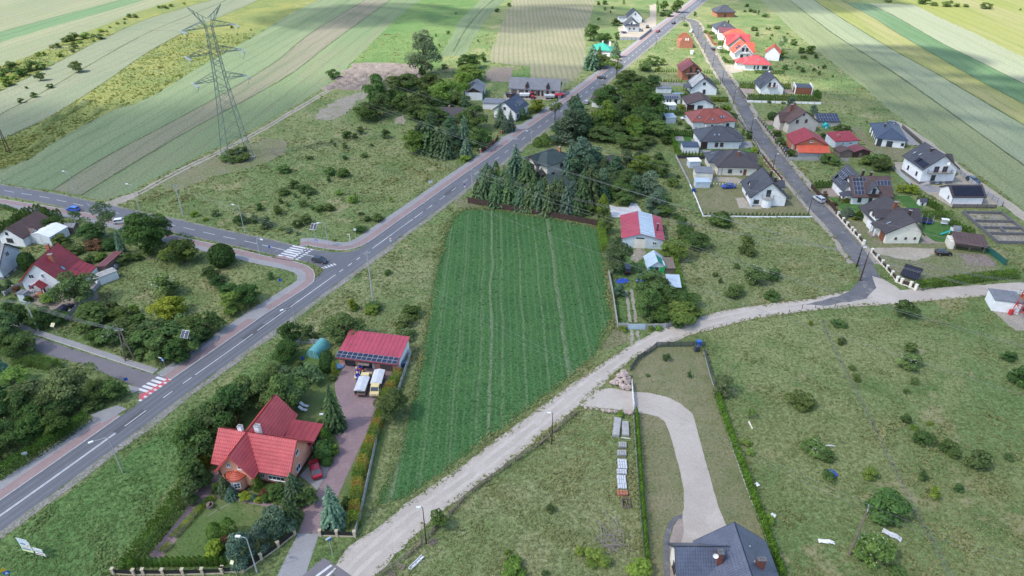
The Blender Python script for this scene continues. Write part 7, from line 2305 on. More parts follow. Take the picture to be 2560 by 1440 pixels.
# --- green foil tunnel
m_foil = mat("green_foil",(0.13,0.36,0.36),(0.10,0.30,0.30),scale=2,rough=0.35,bump=0.4,bscale=3)
a,b = G(*pp('w6',585,650)[0]),G(*pp('w6',725,500)[0])
ft = thing('foil_tunnel','pale green foil garden tunnel beside the garage','greenhouse',a,math.atan2(b.y - a.y,b.x - a.x) - math.pi / 2)
Lt = (b - a).length
mb = MB()
for j in range(13):
 for k in range(11):
  t = math.pi * k / 10
  wob = 1 + 0.03 * math.sin(j * 2.1 + k)
  mb.v.append((1.55 * math.cos(t) * wob,Lt * j / 12,2.1 * math.sin(t) * wob))
mb.f = [(j * 11 + k,j * 11 + k + 1,(j + 1) * 11 + k + 1,(j + 1) * 11 + k) for j in range(12) for k in range(10)]
mb.build('foil_skin',m_foil,ft,True)
for y in (0.0,Lt):
 MB().add([(1.55 * math.cos(math.pi * k / 10),y,2.1 * math.sin(math.pi * k / 10)) for k in range(11)],[tuple(range(11))]).build('end_wall',m_foil,ft)
for x in (-.5,.5):
 MB().bar((x,-.04,0),(x,-.04,1.9),.07).build('door_frame',m_frame_w,ft)
# --- garden things of the peach house
pp1 = G(*pp('w6',910,752)[0])
po = thing('paddling_pool','round blue paddling pool beside the garage','pool',pp1)
MB().lathe([(.85,0),(.95,.12),(.9,.28),(.78,.28),(.75,.1)],20).build('rim',mat("pool_blue",(0.08,0.25,0.6),rough=.3),po)
MB().lathe([(.77,.16),(.0,.16)],20).build('water',mat("pool_water",(0.20,0.38,0.55),rough=.05,fine=0),po)
for k,(x0,y0,x1,y1) in enumerate(((535,1245,470,1225),(520,1292,440,1270))):
 a,b = G(*pp('w6',x0,y0)[0]),G(*pp('w6',x1,y1)[0])
 s_ = thing('sun_lounger',('grey white sun lounger on the lawn','second grey white sun lounger nearer the peach house')[k],'sun lounger',a,math.atan2(b.y - a.y,b.x - a.x))
 MB().slab([(0,-.3,.38),(1.1,-.3,.35),(1.1,.3,.35),(0,.3,.38)],.04).build('seat',m_frame_w,s_)
 MB().slab([(1.1,-.3,.35),(1.8,-.3,.85),(1.8,.3,.85),(1.1,.3,.35)],.04).build('backrest',m_frame_w,s_)
 for x in (.15,1.2):
  for y in (-.28,.28):
   MB().bar((x,y,0),(x,y,.36),.04).build('leg',m_alu,s_)
p = G(*pp('w5',140,925)[0])
we = thing('garden_well','round concrete well ring with half lid on the front lawn','well',p)
MB().lathe([(.55,0),(.55,.75),(.42,.75),(.42,.1)],16).build('ring',mat("well_stone",(0.22,0.16,0.14)),we)
MB().lathe([(.0,.76),(.57,.76),(.57,.82),(0,.82)],16,(0,0,0),(R(90),R(270))).build('lid',m_wood,we)
m_hose = mat("hose",(0.45,0.5,0.42),rough=.5,fine=0)
hs = MB().tube([G(*q) + Vector((0,0,.06)) for q in pp('w5',120,995,160,965,220,930,290,895)],.03,5).build('garden_hose',m_hose)
tag(hs,'pale garden hose lying on the front lawn','hose')
tb = MB().obox(G(*pp('w6',690,1330)[0]) + Vector((0,0,.12)),(.35,0,0),(0,.2,0),(0,0,.12)).build('toy_box',m_frame_w)
tag(tb,'small blue and white toy on the lawn behind the peach house','toy')
bk = MB().lathe([(.25,0),(.3,.5),(.27,.5),(.22,.05)],12,G(*pp('w6',465,665)[0])).build('bucket',cans[0])
tag(bk,'blue tub beside the foil tunnel','bucket')
# --- boulders at the gravel drive
m_rock = mat("granite",(0.36,0.30,0.27),(0.27,0.245,0.235),scale=2.5,rough=0.9,bump=0.4,bscale=6,tint=True)
RK = []
for s in range(3):
 bm = bmesh.new()
 bmesh.ops.create_icosphere(bm,subdivisions=2,radius=.5)
 for v in bm.verts:
  d = v.co.normalized()
  v.co *= 1 + .16 * math.sin(d.x * 4 + s * 2) + .13 * math.cos(d.y * 5 + s) + .06 * math.sin(d.z * 9 + s)
  v.co.z *= .78
 me = bpy.data.meshes.new('boulder_shape')
 bm.to_mesh(me)
 bm.free()
 me.materials.append(m_rock)
 RK.append(me)
def rock(x,y,size,label,group,z=0.0):
 p = G(x,y)
 i = int(x * 7 + y * 3)
 c = .85 + .35 * ((i * 37 % 100) / 100)
 o = link('boulder',RK[i % 3],None,(p.x,p.y,size * .3 + z),i % 6,(size * 1.1,size * .95,size),(c * 1.1,c,c * .95))
 tag(o,label,'boulder',group)
for x,y,s,z in ((312,325,1.9,0),(335,310,1.6,0),(345,290,1.7,.3),(370,270,1.6,.2),(385,290,1.7,.6),(360,300,1.7,.8),(350,325,1.5,.3),(370,320,1.4,.7),(385,330,1.6,.3),(370,350,1.8,0),(398,350,1.6,0),(400,320,1.5,.1),(395,300,1.3,.3),(375,258,1.2,0),(330,330,1.3,.2),(355,345,1.3,.2),(390,360,1.2,0),(340,300,1.3,.7),(362,282,1.2,.9)):
 q = pp('w7',x,y)[0]
 rock(q[0],q[1],s * .8,'pinkish grey boulder in the heap by the white gate','boulders heaped by the white gate',z)
for x,y,s in ((148,468,.7),(180,470,.8),(215,475,.6),(250,483,.9),(268,482,.8),(285,487,.9),(303,488,.9),(322,490,1.0),(380,495,.9),(404,497,1.4)):
 q = pp('w7',x,y)[0]
 rock(q[0],q[1],s * .85,'boulder in the row edging the gravel entrance','boulders edging the gravel entrance')
# --- building materials on the rough plot
def stack(name,label,cat,view,x,y,ang,parts,group=None):
 p = G(*pp(view,x,y)[0])
 e = thing(name,label,cat,p,ang,group)
 for nm,m_,dims in parts:
  MB().box(*dims).build(nm,m_,e)
 return e
slabs = lambda n,w,l: [('slab',m_concrete,(-w / 2 + .02 * (i % 2),-l / 2,i * .24,w / 2 + .02 * (i % 2),l / 2 + .04 * (i % 3),i * .24 + .22)) for i in range(n)]
stack('slab_stack','tall stack of long concrete slabs by the gravel entrance','slab stack','w7',328,585,R(-12),slabs(3,1.25,4.6))
stack('slab_stack','lower stack of stained concrete slabs beside the tall stack','slab stack','w7',378,590,R(-6),slabs(2,1.25,3.6))
m_wh = mat("white_wrap",(0.52,0.53,0.55),(0.42,0.43,0.45),scale=3,bump=.3)
def pallet_load(label,x,y,w,l,n,m_,grid=False):
 e = stack('pallet_stack',label,'pallet stack','w7',x,y,R(-3),[('pallet',m_wood,(-w / 2,-l / 2,0,w / 2,l / 2,.14))])
 for i in range(n):
  for a_ in range(4):
   for b_ in range(3):
    x0,y0 = -w / 2 + w * a_ / 4,-l / 2 + l * b_ / 3
    j = .02 * math.sin(i * 5 + a_ * 3 + b_)
    MB().box(x0 + .03,y0 + .03,.14 + i * .24,x0 + w / 4 - .03,y0 + l / 3 - .03,.36 + i * .24 + j).build('block',m_,e)
pallet_load('pallet of grey hollow blocks nearest the concrete slabs',362,688,1.4,1.2,2,m_concrete)
pallet_load('second pallet of grey hollow blocks in the row',357,735,1.6,1.2,2,m_concrete)
pallet_load('pallet of white wrapped blocks in the middle of the row',360,800,1.6,2.2,2,m_wh)
pallet_load('pallet of flat white blocks beside the wrapped heap',357,845,1.7,1.0,2,m_wh)
pallet_load('long heap of white wrapped blocks at the row end',357,905,1.5,2.9,2,m_wh)
pallet_load('pallet of orange bricks ending the row',361,968,1.8,1.0,2,m_brick)
stack('crate','open dark wooden crate on the rough plot','crate','w7',382,1025,R(-3),[('bottom',m_dwood,(-.6,-.8,0,.6,.8,.1)),('side',m_wood,(-.65,-.8,0,-.58,.8,.6)),('side',m_wood,(.58,-.8,0,.65,.8,.6)),('end',m_wood,(-.58,-.85,0,.58,-.78,.6)),('end',m_wood,(-.58,.78,0,.58,.85,.6))])
stack('plank','white plank lying behind the concrete slabs','plank','w7',385,640,R(-8),[('board',m_frame_w,(-1.0,-.08,0,1.0,.08,.08))])
p = G(*pp('w7',295,1225)[0])
bp_ = thing('branch_pile','heap of dry cut branches on the rough plot','branch pile',p)
for i in range(46):
 a_ = rng.uniform(0,6.28)
 c = Vector((rng.normal() * 1.1,rng.normal() * 1.5,rng.uniform(.05,.6)))
 d = Vector((math.cos(a_),math.sin(a_),rng.uniform(-.15,.3))) * rng.uniform(.7,1.7)
 MB().tube([c - d,c + Vector((0,0,.1)),c + d],[.05,.04,.02],5).build('branch',mat("dead_wood",(0.26,0.23,0.20),(0.2,0.17,0.15),scale=4),bp_)
def pallet(label,view,x,y,ang,tilt=0.0):
 e = thing('pallet',label,'pallet',G(*pp(view,x,y)[0]) + Vector((0,0,.05)),ang)
 e.rotation_euler = (tilt,0,ang)
 for i in range(5):
  MB().box(-.6,-.5 + i * .23,.1,.6,-.38 + i * .23,.13).build('slat',m_wood,e)
 for x_ in (-.55,0,.55):
  MB().box(x_ - .06,-.5,0,x_ + .06,.54,.1).build('runner',m_wood,e)
pallet('grey pallet lying flat inside the pallet fence','x4',1055,835,R(30))
pallet('broken pallet leaning at the end of the pallet fence','x4',670,1140,R(-25),R(25))
pallet('dark pallet lying at the low end of the pallet fence','x4',560,1215,R(20))
stack('plastic_trough','white plastic trough lying by the pallet fence','trough','x4',860,1080,R(52),[('bottom',m_frame_w,(-1.4,-.25,0,1.4,.25,.08)),('side',m_frame_w,(-1.4,-.28,0,1.4,-.22,.35)),('side',m_frame_w,(-1.4,.22,0,1.4,.28,.35))])
for lb,v,x,y,col,dims in (('dark blue bin with blue lid at the yard corner','w7',792,135,(0.05,0.055,0.07),(.5,.4,1.3)),('bright blue bin behind the dark bin','w7',803,105,(0.04,0.12,0.4),(.5,.4,1.3)),('blue bin beside the sheds of the bay house','x3',560,960,(0.02,0.06,0.25),(.45,.4,1.1)),('blue water butt beside the long garage','w6',1670,745,(0.08,0.14,0.22),(.5,.5,1.0))):
 m_ = mat("bin_" + lb[:12],col,rough=.5,fine=0)
 stack('bin',lb,'bin',v,x,y,.2,[('body',m_,(-dims[0],-dims[1],0,dims[0],dims[1],dims[2])),('lid',m_,(-dims[0] - .05,-dims[1] - .05,dims[2],dims[0] + .05,dims[1] + .05,dims[2] + .1))])
# --- litter and sheets in the big meadow
for lb,v,x,y,sx,sy,ang,m_ in (('white sheet lying flat in the big meadow','w8',485,1258,1.4,.5,R(-40),m_cover),('white trough shaped shell beside dry brush','w8',190,1288,1.2,.35,R(-8),m_frame_w),('white pipe beside the shrub','w8',205,857,.9,.12,R(-4),m_frame_w),
 ('blue tarp crumpled in the meadow','w8',213,982,.9,.8,.3,cans[0]),('bright blue tarp in the workshop yard','v8',305,815,1.6,1.1,.2,cans[0]),('white log lying below the thin tree','w7',1106,568,.15,1.1,0.05,m_creamw),
 ('white bag beside the long thuja hedge','w7',1145,912,.35,.4,.4,m_frame_w),('white sack lower along the long thuja hedge','w7',1237,1090,.4,.4,.9,m_frame_w)):
 mb = MB()
 for j in range(7):
  for k in range(7):
   mb.v.append(((k / 6 - .5) * 2 * sx,(j / 6 - .5) * 2 * sy,.12 + .1 * math.sin(j * 2.3 + k * 1.7) + .12 * math.sin(math.pi * k / 6)))
 mb.f = [(j * 7 + k,j * 7 + k + 1,j * 7 + k + 8,j * 7 + k + 7) for j in range(6) for k in range(6)]
 for k in range(7):
  mb.v.append((mb.v[k][0],mb.v[k][1],0))
 o = mb.build('sheet',m_)
 o.location = G(*pp(v,x,y)[0])
 o.rotation_euler = (0,0,ang)
 tag(o,lb,'litter')
# --- twin pipe line lying through the meadow
LP = smooth_line([G(*q).xy for q in pp('w8',178,295,180,325,210,385,255,480,290,550,340,645,395,755,455,875,520,1010,590,1150,640,1240,690,1330,750,1450)],3.0)
pi = thing('pipe_line','grey twin pipe run with cross ties lying through the big meadow','pipe',(LP[0].x,LP[0].y,0))
for sd in (-.28,.28):
 MB().tube([Vector((q.x - LP[0].x,q.y - LP[0].y,.3 + .06 * math.sin(i * 1.7 + sd * 5))) for i,q in enumerate(offset_line(LP,sd))],.035,6).build('pipe',m_wire,pi)
for i,(q,w) in enumerate(zip(offset_line(LP,-.45),offset_line(LP,.45))):
 if i % 3 == 0:
  a = Vector((q.x - LP[0].x,q.y - LP[0].y,.4))
  b = Vector((w.x - LP[0].x,w.y - LP[0].y,.4))
  MB().bar(a,b,.07).build('tie',m_wood,pi)
  MB().bar((a + b) / 2 - Vector((0,0,.45)),(a + b) / 2,.12).build('support',m_wood,pi)
# --- foundations, solar table, play things
f0,f1 = G(*pp('x2',1990,855)[0]),G(*pp('x2',2330,862)[0])
fd = thing('foundation','unfinished concrete foundation walls of a new house','foundation',f0,math.atan2(f1.y - f0.y,f1.x - f0.x))
Wf,Df = 11.5,19.0
for x0,y0,x1,y1 in ((0,0,Wf,.3),(0,Df - .3,Wf,Df),(0,.3,.3,Df - .3),(Wf - .3,.3,Wf,Df - .3),(.3,5.2,Wf - .3,5.5),(.3,8.8,Wf - .3,9.1),(.3,13,Wf - .3,13.3),(5.2,5.5,5.5,8.8)):
 MB().box(x0,y0,-.05,x1,y1,.95).build('wall',m_dconc,fd)
MB().box(.3,.3,-.02,Wf - .3,Df - .3,.12).build('fill',m_bare,fd)
a,b = G(*pp('x2',890,1225)[0]),G(*pp('x2',1090,1290)[0])
so_ = thing('solar_table','ground mounted table of black solar panels on the corner plot','solar panels',a,math.atan2(b.y - a.y,b.x - a.x))
Ws = (b - a).length
me = panel_mesh(Ws / 5 - .02,1.75,m_panelb)
for r_i in range(2):
 for c_i in range(5):
  o = link('solar_panel',me,so_)
  o.matrix_local = Matrix.Translation((c_i * Ws / 5,r_i * 1.5,.7 + r_i * .98)) @ Matrix.Rotation(R(33),4,'X')
for x in (.4,Ws - .4):
 for y,z in ((.3,.8),(2.6,2.2)):
  MB().bar((x,y,0),(x,y,z),.1).build('leg',m_galv,so_)
p = G(*pp('x2',1500,760)[0])
pt = thing('play_tower','white wooden play tower with turquoise slide','playground',p,R(-5))
for x in (-.9,.9):
 for y in (-.8,.8):
  MB().bar((x,y,0),(x,y,2.2),.12).build('post',m_frame_w,pt)
MB().box(-1,-.9,1.2,1,.9,1.35).build('platform',m_wood,pt)
MB().box(-1,-.9,1.35,1,.9,2.3).build('cabin',m_frame_w,pt)
MB().slab([(-1.1,-1.1,2.35),(1.1,-1.1,2.35),(1.1,0,3.1),(-1.1,0,3.1)],.08).build('roof',rf_grey,pt)
MB().slab([(1.1,1.1,2.35),(-1.1,1.1,2.35),(-1.1,0,3.1),(1.1,0,3.1)],.08).build('roof',rf_grey,pt)
mb = MB()
for i in range(9):
 f = i / 8
 x,z = -1.0 - 2.6 * f,1.4 * (1 - f) ** 1.15 + .15
 mb.v += [(x,-.28,z + .15),(x,-.22,z),(x,.22,z),(x,.28,z + .15)]
mb.f = [(i * 4 + k,i * 4 + k + 1,i * 4 + k + 5,i * 4 + k + 4) for i in range(8) for k in range(3)]
mb.build('slide',mat("turquoise",(0.03,0.42,0.42),rough=.3),pt)
for v,x,y,rr,lb in (('x2',1195,615,1.7,'round dark blue trampoline beside the long white house'),('v3',1690,350,1.8,'round pale blue trampoline in the twin house yard')):
 e = thing('trampoline',lb,'trampoline',G(*pp(v,x,y)[0]))
 MB().lathe([(rr,.6),(rr,.75),(rr * .85,.76)],22).build('rim',cans[1],e)
 MB().lathe([(rr * .85,.74),(0,.70)],22).build('mat',m_black,e)
 for k in range(6):
  c,s_ = math.cos(k * 1.047) * rr,math.sin(k * 1.047) * rr
  MB().tube([(c,s_,0),(c,s_,2.3)],.04,5).build('pole',m_galv,e)
h = House('playhouse','small white garden playhouse with dark roof','playhouse',lv('x2',1118,425),lv('x2',1190,425),1.8)
h.block(m_white,rf_dark,1.3,.6,'gable','x',over=.2,og=.2)
h.door('f',.5,.5,1.0)
h = House('playhouse','bright turquoise playhouse beside the solar shed','playhouse',lv('v6',652,268),lv('v6',692,268),1.6)
h.block(MATS["turquoise"],MATS["turquoise"],1.1,.7,'gable','y',over=.25,og=.2)
h.door('f',.5,.5,.9,m_frame_w)
stack('covered_swing','white covered garden swing behind the long white house','swing','x2',1390,640,R(-15),[('canopy',m_frame_w,(-1,-.6,1.7,1,.6,1.85)),('seat',m_frame_w,(-.8,-.3,.45,.8,.3,.55)),('backrest',m_frame_w,(-.8,.25,.55,.8,.32,1.1)),('leg',m_galv,(-.98,-.5,0,-.92,-.44,1.75)),('leg',m_galv,(.92,-.5,0,.98,-.44,1.75)),('leg',m_galv,(-.98,.44,0,-.92,.5,1.75)),('leg',m_galv,(.92,.44,0,.98,.5,1.75))])
stack('garden_pool','narrow pale pool behind the patchwork roof house','pool','v5',345,255,0,[('rim',m_frame_w,(-2.4,-.9,0,2.4,.9,.25)),('water',MATS["pool_water"],(-2.2,-.7,.2,2.2,.7,.28))])
# --- tractor and machines in the farmyard
def wheel(e,x,y,r,w,nm='wheel'):
 mb = MB().lathe([(.05,-w),(r * .95,-w),(r,0),(r * .95,w),(.05,w)],14)
 mb.v = [(p[0] + x,p[2] + y,p[1] + r) for p in mb.v]
 mb.build(nm,m_tyre,e)
tr = thing('tractor','red tractor parked before the long barn','tractor',G(*pp('v3',720,1040)[0]),R(-70))
MB().box(-.2,-.4,.8,2.0,.4,1.5).build('bonnet',m_red,tr)
MB().box(-1.3,-.7,.9,-.2,.7,1.3).build('rear_body',m_red,tr)
MB().box(-1.25,-.65,1.3,-.2,.65,2.3).build('cab_glass',m_glass,tr)
MB().box(-1.4,-.75,2.3,-.1,.75,2.45).build('cab_roof',m_red,tr)
for s in (-1,1):
 wheel(tr,-.8,s * .85,.8,.22)
 wheel(tr,1.5,s * .7,.48,.15)
for lb,x,y,col,ang in (('red farm trailer by the fence wall',1005,1035,m_red,R(25)),('grey covered farm wagon beside the red trailer',905,1045,m_cover,R(5)),('dark seed drill on the farm lawn',490,1025,m_gutter,R(5)),('white box trailer before the barn doors',640,1030,m_frame_w,R(0))):
 e = thing('farm_trailer',lb,'trailer',G(*pp('v3',x,y)[0]),ang)
 MB().add([(-2,-1,.8),(2,-1,.8),(2,1,.8),(-2,1,.8),(-2.2,-1.15,1.7),(2.2,-1.15,1.7),(2.2,1.15,1.7),(-2.2,1.15,1.7)],[(3,2,1,0),(4,5,6,7),(0,1,5,4),(1,2,6,5),(2,3,7,6),(3,0,4,7)]).build('body',col,e)
 MB().bar((2,0,.7),(3.2,0,.6),.12).build('drawbar',m_gutter,e)
 for x_ in (-1.2,1.0):
  for s in (-1,1):
   wheel(e,x_,s * 1.0,.42,.14)
# --- heaps of tipped soil
m_heap = gmat("tipped_soil",(0.205,0.170,0.148),(0.17,0.142,0.122),(0.235,0.20,0.175),big=.1,mid=.4,fine=1.6,bump=1.0,bdist=.2)
HP = []
for s in range(3):
 mb = MB()
 for j in range(9):
  for k in range(16):
   a_ = 2 * math.pi * k / 16
   r = j / 8
   n_ = 1 + .13 * math.sin(a_ * 3 + s * 2 + j) + .08 * math.sin(a_ * 7 + s)
   mb.v.append((r * n_ * math.cos(a_),r * n_ * math.sin(a_),max(0,(1 - r ** 1.5)) * (1 + .12 * math.sin(j * 2 + k + s)) - .03))
 mb.f = [(j * 16 + k,(j + 1) * 16 + k,(j + 1) * 16 + (k + 1) % 16,j * 16 + (k + 1) % 16) for j in range(8) for k in range(16)]
 me = mb.mesh('soil_heap_shape')
 me.materials.append(m_heap)
 me.polygons.foreach_set("use_smooth",[True] * len(me.polygons))
 HP.append(me)
n_ = 0
for row,(y0,x0,x1,cnt) in enumerate(((785,660,960,6),(752,730,1260,10),(715,760,1400,12),(680,800,1470,12),(645,830,1480,11),(610,860,1410,10),(588,890,1400,9))):
 for k in range(cnt):
  n_ += 1
  x,y = x0 + (x1 - x0) * k / (cnt - 1) + 12 * math.sin(n_ * 3.3),y0 + 8 * math.sin(n_ * 2.1)
  p = G(*pp('v2',x,y)[0])
  r = 2.6 + .7 * math.sin(n_ * 1.9)
  o = link('soil_heap',HP[n_ % 3],None,(p.x,p.y,.02),n_ * 1.1,(r * 1.25,r,(1.05 if row < 4 else .45) + .25 * math.sin(n_ * 2.7)))
  tag(o,'heap of tipped brown soil on the spoil ground','soil heap','heaps of tipped soil')
# grassy banks in the ditch strip
for k,(x,y,rx,ry,an,hh) in enumerate(((760,930,6,2.6,.75,1.6),(640,1000,9,2.6,.75,1.8),(480,1080,9,2.8,.7,1.8),(400,1140,7,2.6,.7,1.5),(870,1010,7,2.4,.8,1.3),(370,1290,8,2.5,.7,1.5),(1060,960,5,2,.8,.8))):
 p = G(*pp('v1',x,y)[0])
 me = HP[k % 3].copy()
 me.materials[0] = m_waste
 o = link('grassy_bank',me,None,(p.x,p.y,0),AL,(rx,ry,hh))
 tag(o,'overgrown bank of spoil along the ditch strip','bank','overgrown banks along the ditch')
# ================================================================== TREES AND SHRUBS
def B(view,where,kind,*n):
 """same kind of plant several times: middle x, top, bottom, width in crop pixels"""
 blobs(view,where,*[(kind,) + n[i:i + 4] for i in range(0,len(n),4)])
w_ = 'in the bush row between the far fields'
B('v1',w_,'s',110,545,650,120,290,530,640,110,370,545,630,90,30,640,720,70,235,610,655,80,475,395,435,50,525,380,435,60,590,330,380,60,665,290,370,110,680,370,440,60,655,430,470,45,
 905,300,355,80,1170,115,160,50,1215,120,160,50,1060,195,220,30,1125,190,215,30,1430,45,75,35,1475,40,70,45,1540,30,62,45)
B('v1',w_,'sk',40,600,700,90,190,600,690,110,545,480,515,50,1125,160,180,30,1500,55,80,35)
B('v1',w_,'sl',60,690,780,100,130,680,720,70,350,460,510,50,400,465,500,40,720,360,390,50,770,285,350,80,840,300,330,50,910,255,290,60,965,265,290,30,845,350,375,35,985,235,250,30,1660,12,42,25)
B('v1','standing alone on the furrow between rye fields','dk',710,560,655,95,370,660,730,70)
B('v1','on the furrow between the rye fields','sk',455,745,795,55,308,825,878,62,190,880,930,50,238,772,798,30)
B('v1','in the yellow uncropped strip','sk',2085,228,255,30,2260,255,275,18,2140,300,318,14)
# around the spoil heaps and the farm
B('v2','beside the soil heaps','w',1520,330,690,262)
B('v2','at the corner of the soil heaps','dk',700,630,715,90)
w_ = 'in the thicket between soil heaps and farm'
B('v2',w_,'dk',1095,705,1000,200,1240,810,980,180,1020,930,1095,230,1375,685,830,220,1910,500,640,200,1490,610,690,50)
B('v2',w_,'d',1580,680,840,220,1500,850,1080,250,1430,950,1090,160,1650,880,1040,170,1670,1000,1120,160,1120,860,1060,160)
B('v2',w_,'dl',1930,580,740,230,1740,730,980,270,1880,680,880,170,1850,660,760,120)
B('v2','beside the soil heaps','f',1690,575,622,70)
B('v2','beside the white farm house','d',1980,960,1180,190)
B('v2','beside the white farm house','pn',1890,880,1060,150)
B('v2','beside the white farm house','sb',2200,960,1150,95,2245,1040,1200,75,2292,1000,1190,70)
w_ = 'in the grove across the main road'
B('v2',w_,'dl',1420,1180,1400,175)
B('v2',w_,'sp',1570,1110,1390,200,1660,1140,1410,180,1720,1190,1430,150)
B('v2',w_,'pn',1780,1150,1350,150,1760,1050,1200,160)
B('v2',w_,'sb',1880,1080,1330,115,1895,1250,1430,110)
B('v2',w_,'dk',2010,1150,1360,180,2080,1160,1290,90)
B('v2','at the foot of the blue spruce by the pavement','sl',1880,1390,1460,90)
w_ = 'on the wasteland by the junction'
B('v2',w_,'sk',940,1130,1210,70,1165,1155,1250,80,820,1175,1250,85,800,1280,1340,50)
B('v2',w_,'s',890,1195,1250,50,715,1275,1325,25,485,1405,1440,60,800,1395,1440,60,980,1370,1420,60,680,1250,1290,20,1040,1290,1320,40)
B('w2',w_,'sk',1180,0,50,130,1620,10,70,120,1750,0,95,130,1170,185,260,120,1390,150,240,120,950,325,405,80,1120,355,450,80,1310,480,570,90,770,440,530,150,1890,545,620,110)
B('w2',w_,'s',1600,60,135,50,1270,110,200,100,1430,200,260,100,1280,230,285,40,1405,260,295,30,1215,320,365,45,1360,300,375,70,1145,280,340,60,1450,350,395,50,1520,350,420,90,1610,345,415,110,
 1390,440,530,110,900,450,520,100,1970,450,510,70,2060,430,510,110,1910,420,450,60,1230,560,615,80)
B('w2',w_,'sl',1690,205,260,70,1835,250,335,90,2190,270,325,40,1150,545,595,60,1300,590,640,50,330,400,465,80,430,470,505,50,1645,670,700,35)
B('w2',w_,'sg',1000,450,580,130,535,390,460,80)
B('v2','in the dark meadow by the corn','sk',1730,270,310,30,1650,390,420,20,2000,350,380,20,2170,70,110,50,2280,20,60,40,2045,470,560,60,1620,300,330,20,1800,110,130,16)
B('p','growing around the pylon feet','s',565,385,405,30,590,388,408,34,615,380,402,36,578,372,390,30,604,366,384,30)
# plot below the side road
w_ = 'on the rough plot below the side road'
B('w2',w_,'gk',605,745,940,215)
B('w2',w_,'dk',230,720,925,215,500,950,1085,145,575,1030,1150,120,850,1140,1305,200)
B('w2',w_,'sl',65,775,885,120,690,1170,1400,230)
B('w2',w_,'sk',1060,985,1060,60,660,1090,1200,160)
B('w2',w_,'f',60,1000,1225,210)
B('w2',w_,'y',100,1220,1445,250)
B('w1',w_,'s',1420,700,820,180,1560,690,780,120,1690,620,720,110,1950,590,690,160,1310,1230,1320,80)
B('w1',w_,'sl',1870,650,785,140,1530,1260,1370,100)
w_ = 'in the thicket beside the main road'
B('w3',w_,'s',970,320,470,360,1220,430,580,290,1560,380,620,270,1750,420,660,300,1480,500,740,300,1620,560,820,260,1340,560,760,210,1440,680,800,150,1900,500,730,250)
B('w3',w_,'sk',1400,340,500,200,1950,350,570,280,2100,330,560,260,1780,600,850,260,1000,500,650,180,1880,640,790,180,2040,470,640,200)
B('w3',w_,'f',1130,470,650,210,1850,350,500,200)
B('w3','in the garden behind the stone wall','dk',450,310,500,190,200,250,480,200,600,330,450,170)
w_ = 'in the garden at the street corner'
B('w3',w_,'dg',120,240,640,390,40,280,600,320,780,830,1270,580,400,980,1300,420)
B('w3',w_,'d',250,530,790,350,60,480,760,260,1010,970,1240,260,600,1080,1410,430)
B('w3',w_,'dk',620,1150,1420,400,100,1080,1420,320,450,1220,1460,420,250,1080,1420,380,20,1180,1500,260)
B('w3',w_,'sb',50,760,1080,250)
B('w3',w_,'th',220,900,1250,380)
B('w3',w_,'sk',1170,990,1225,240,960,1200,1290,200)
B('w4',w_,'dk',110,20,320,330,330,-20,260,320,540,-30,200,280,30,150,420,200)
# gardens at the side road
w_ = 'in the garden of the white house with red roof'
B('w1',w_,'b',1210,140,525,320,890,230,430,170)
B('w1',w_,'dk',1700,300,710,430,660,300,455,200,1830,310,600,260,1040,380,560,240)
B('w1',w_,'sp',1480,320,560,140)
B('w1',w_,'bb',1385,400,705,130)
B('w1',w_,'r',1080,530,670,210,215,1050,1180,120)
B('w1',w_,'gk',1250,545,655,150,340,700,890,150)
B('w1',w_,'s',700,500,605,210,860,620,705,190,1020,700,810,120,340,1160,1245,90,760,560,680,130)
B('w1',w_,'dl',2090,590,815,270)
B('w1',w_,'sl',1160,680,775,150,545,1140,1265,155)
B('w1',w_,'sp',120,990,1095,95,45,1050,1155,100)
B('w1',w_,'d',910,950,1305,375)
B('w1',w_,'y',690,1340,1400,50,805,1300,1370,45,800,605,650,60)
B('w1','on the rough plot below the garden wall','f',1880,910,1185,290)
B('w1','on the rough plot below the garden wall','y',1960,1170,1410,280)
B('w1','on the rough plot below the garden wall','s',1040,1345,1450,310,1330,1350,1460,260,1240,1240,1320,70)
# garden of the peach house
w_ = 'in the garden of the peach house'
B('w5',w_,'s',200,150,425,270,100,400,650,250,60,560,810,230,150,260,470,230,30,690,900,170)
B('w5',w_,'dk',330,60,300,240,240,180,400,230,60,300,560,220)
B('w5',w_,'d',430,10,220,210,560,0,200,200,730,-20,230,260)
B('w5',w_,'r',290,190,330,200,555,795,860,90,270,1140,1225,95)
B('w6',w_,'dk',350,240,480,210,290,500,710,260,60,860,1110,250)
B('w6',w_,'f',530,230,460,190)
B('w6',w_,'sg',270,740,935,185,540,720,995,300)
B('w6',w_,'dg',300,900,1270,410)
B('w6',w_,'d',980,190,490,400,130,740,930,200)
B('w6',w_,'gk',755,575,690,130,760,640,825,150)
B('w6',w_,'ty',860,690,865,80)
B('w6',w_,'s',420,680,765,120,830,850,915,90)
B('w5',w_,'sp',1080,60,360,145,745,850,1055,140,265,710,845,95,790,680,905,160)
B('w5',w_,'t',1015,330,475,100,505,680,805,85,190,1040,1175,120,300,1010,1155,112)
B('w5',w_,'g',1000,440,565,130,1020,550,615,75,565,830,890,62)
B('w5',w_,'sk',195,740,825,75,860,790,935,155,660,760,905,170,590,750,815,65,1160,850,945,70,980,270,330,70)
B('w5',w_,'sb',305,790,865,95,465,825,875,60)
B('w5',w_,'pg',650,950,1175,230,530,1090,1260,160,395,1150,1375,220)
B('w5',w_,'y',195,1180,1295,160,400,820,880,90,510,850,890,60,290,1180,1240,110)
B('w5','by the gate of the peach house','bb',1080,770,1095,225)
B('w5',w_,'sl',1080,440,540,60)
B('w6','at the meadow edge beside the crop','sk',1750,20,185,250)
B('w6','at the meadow edge beside the crop','f',1690,140,295,215,1690,350,430,230)
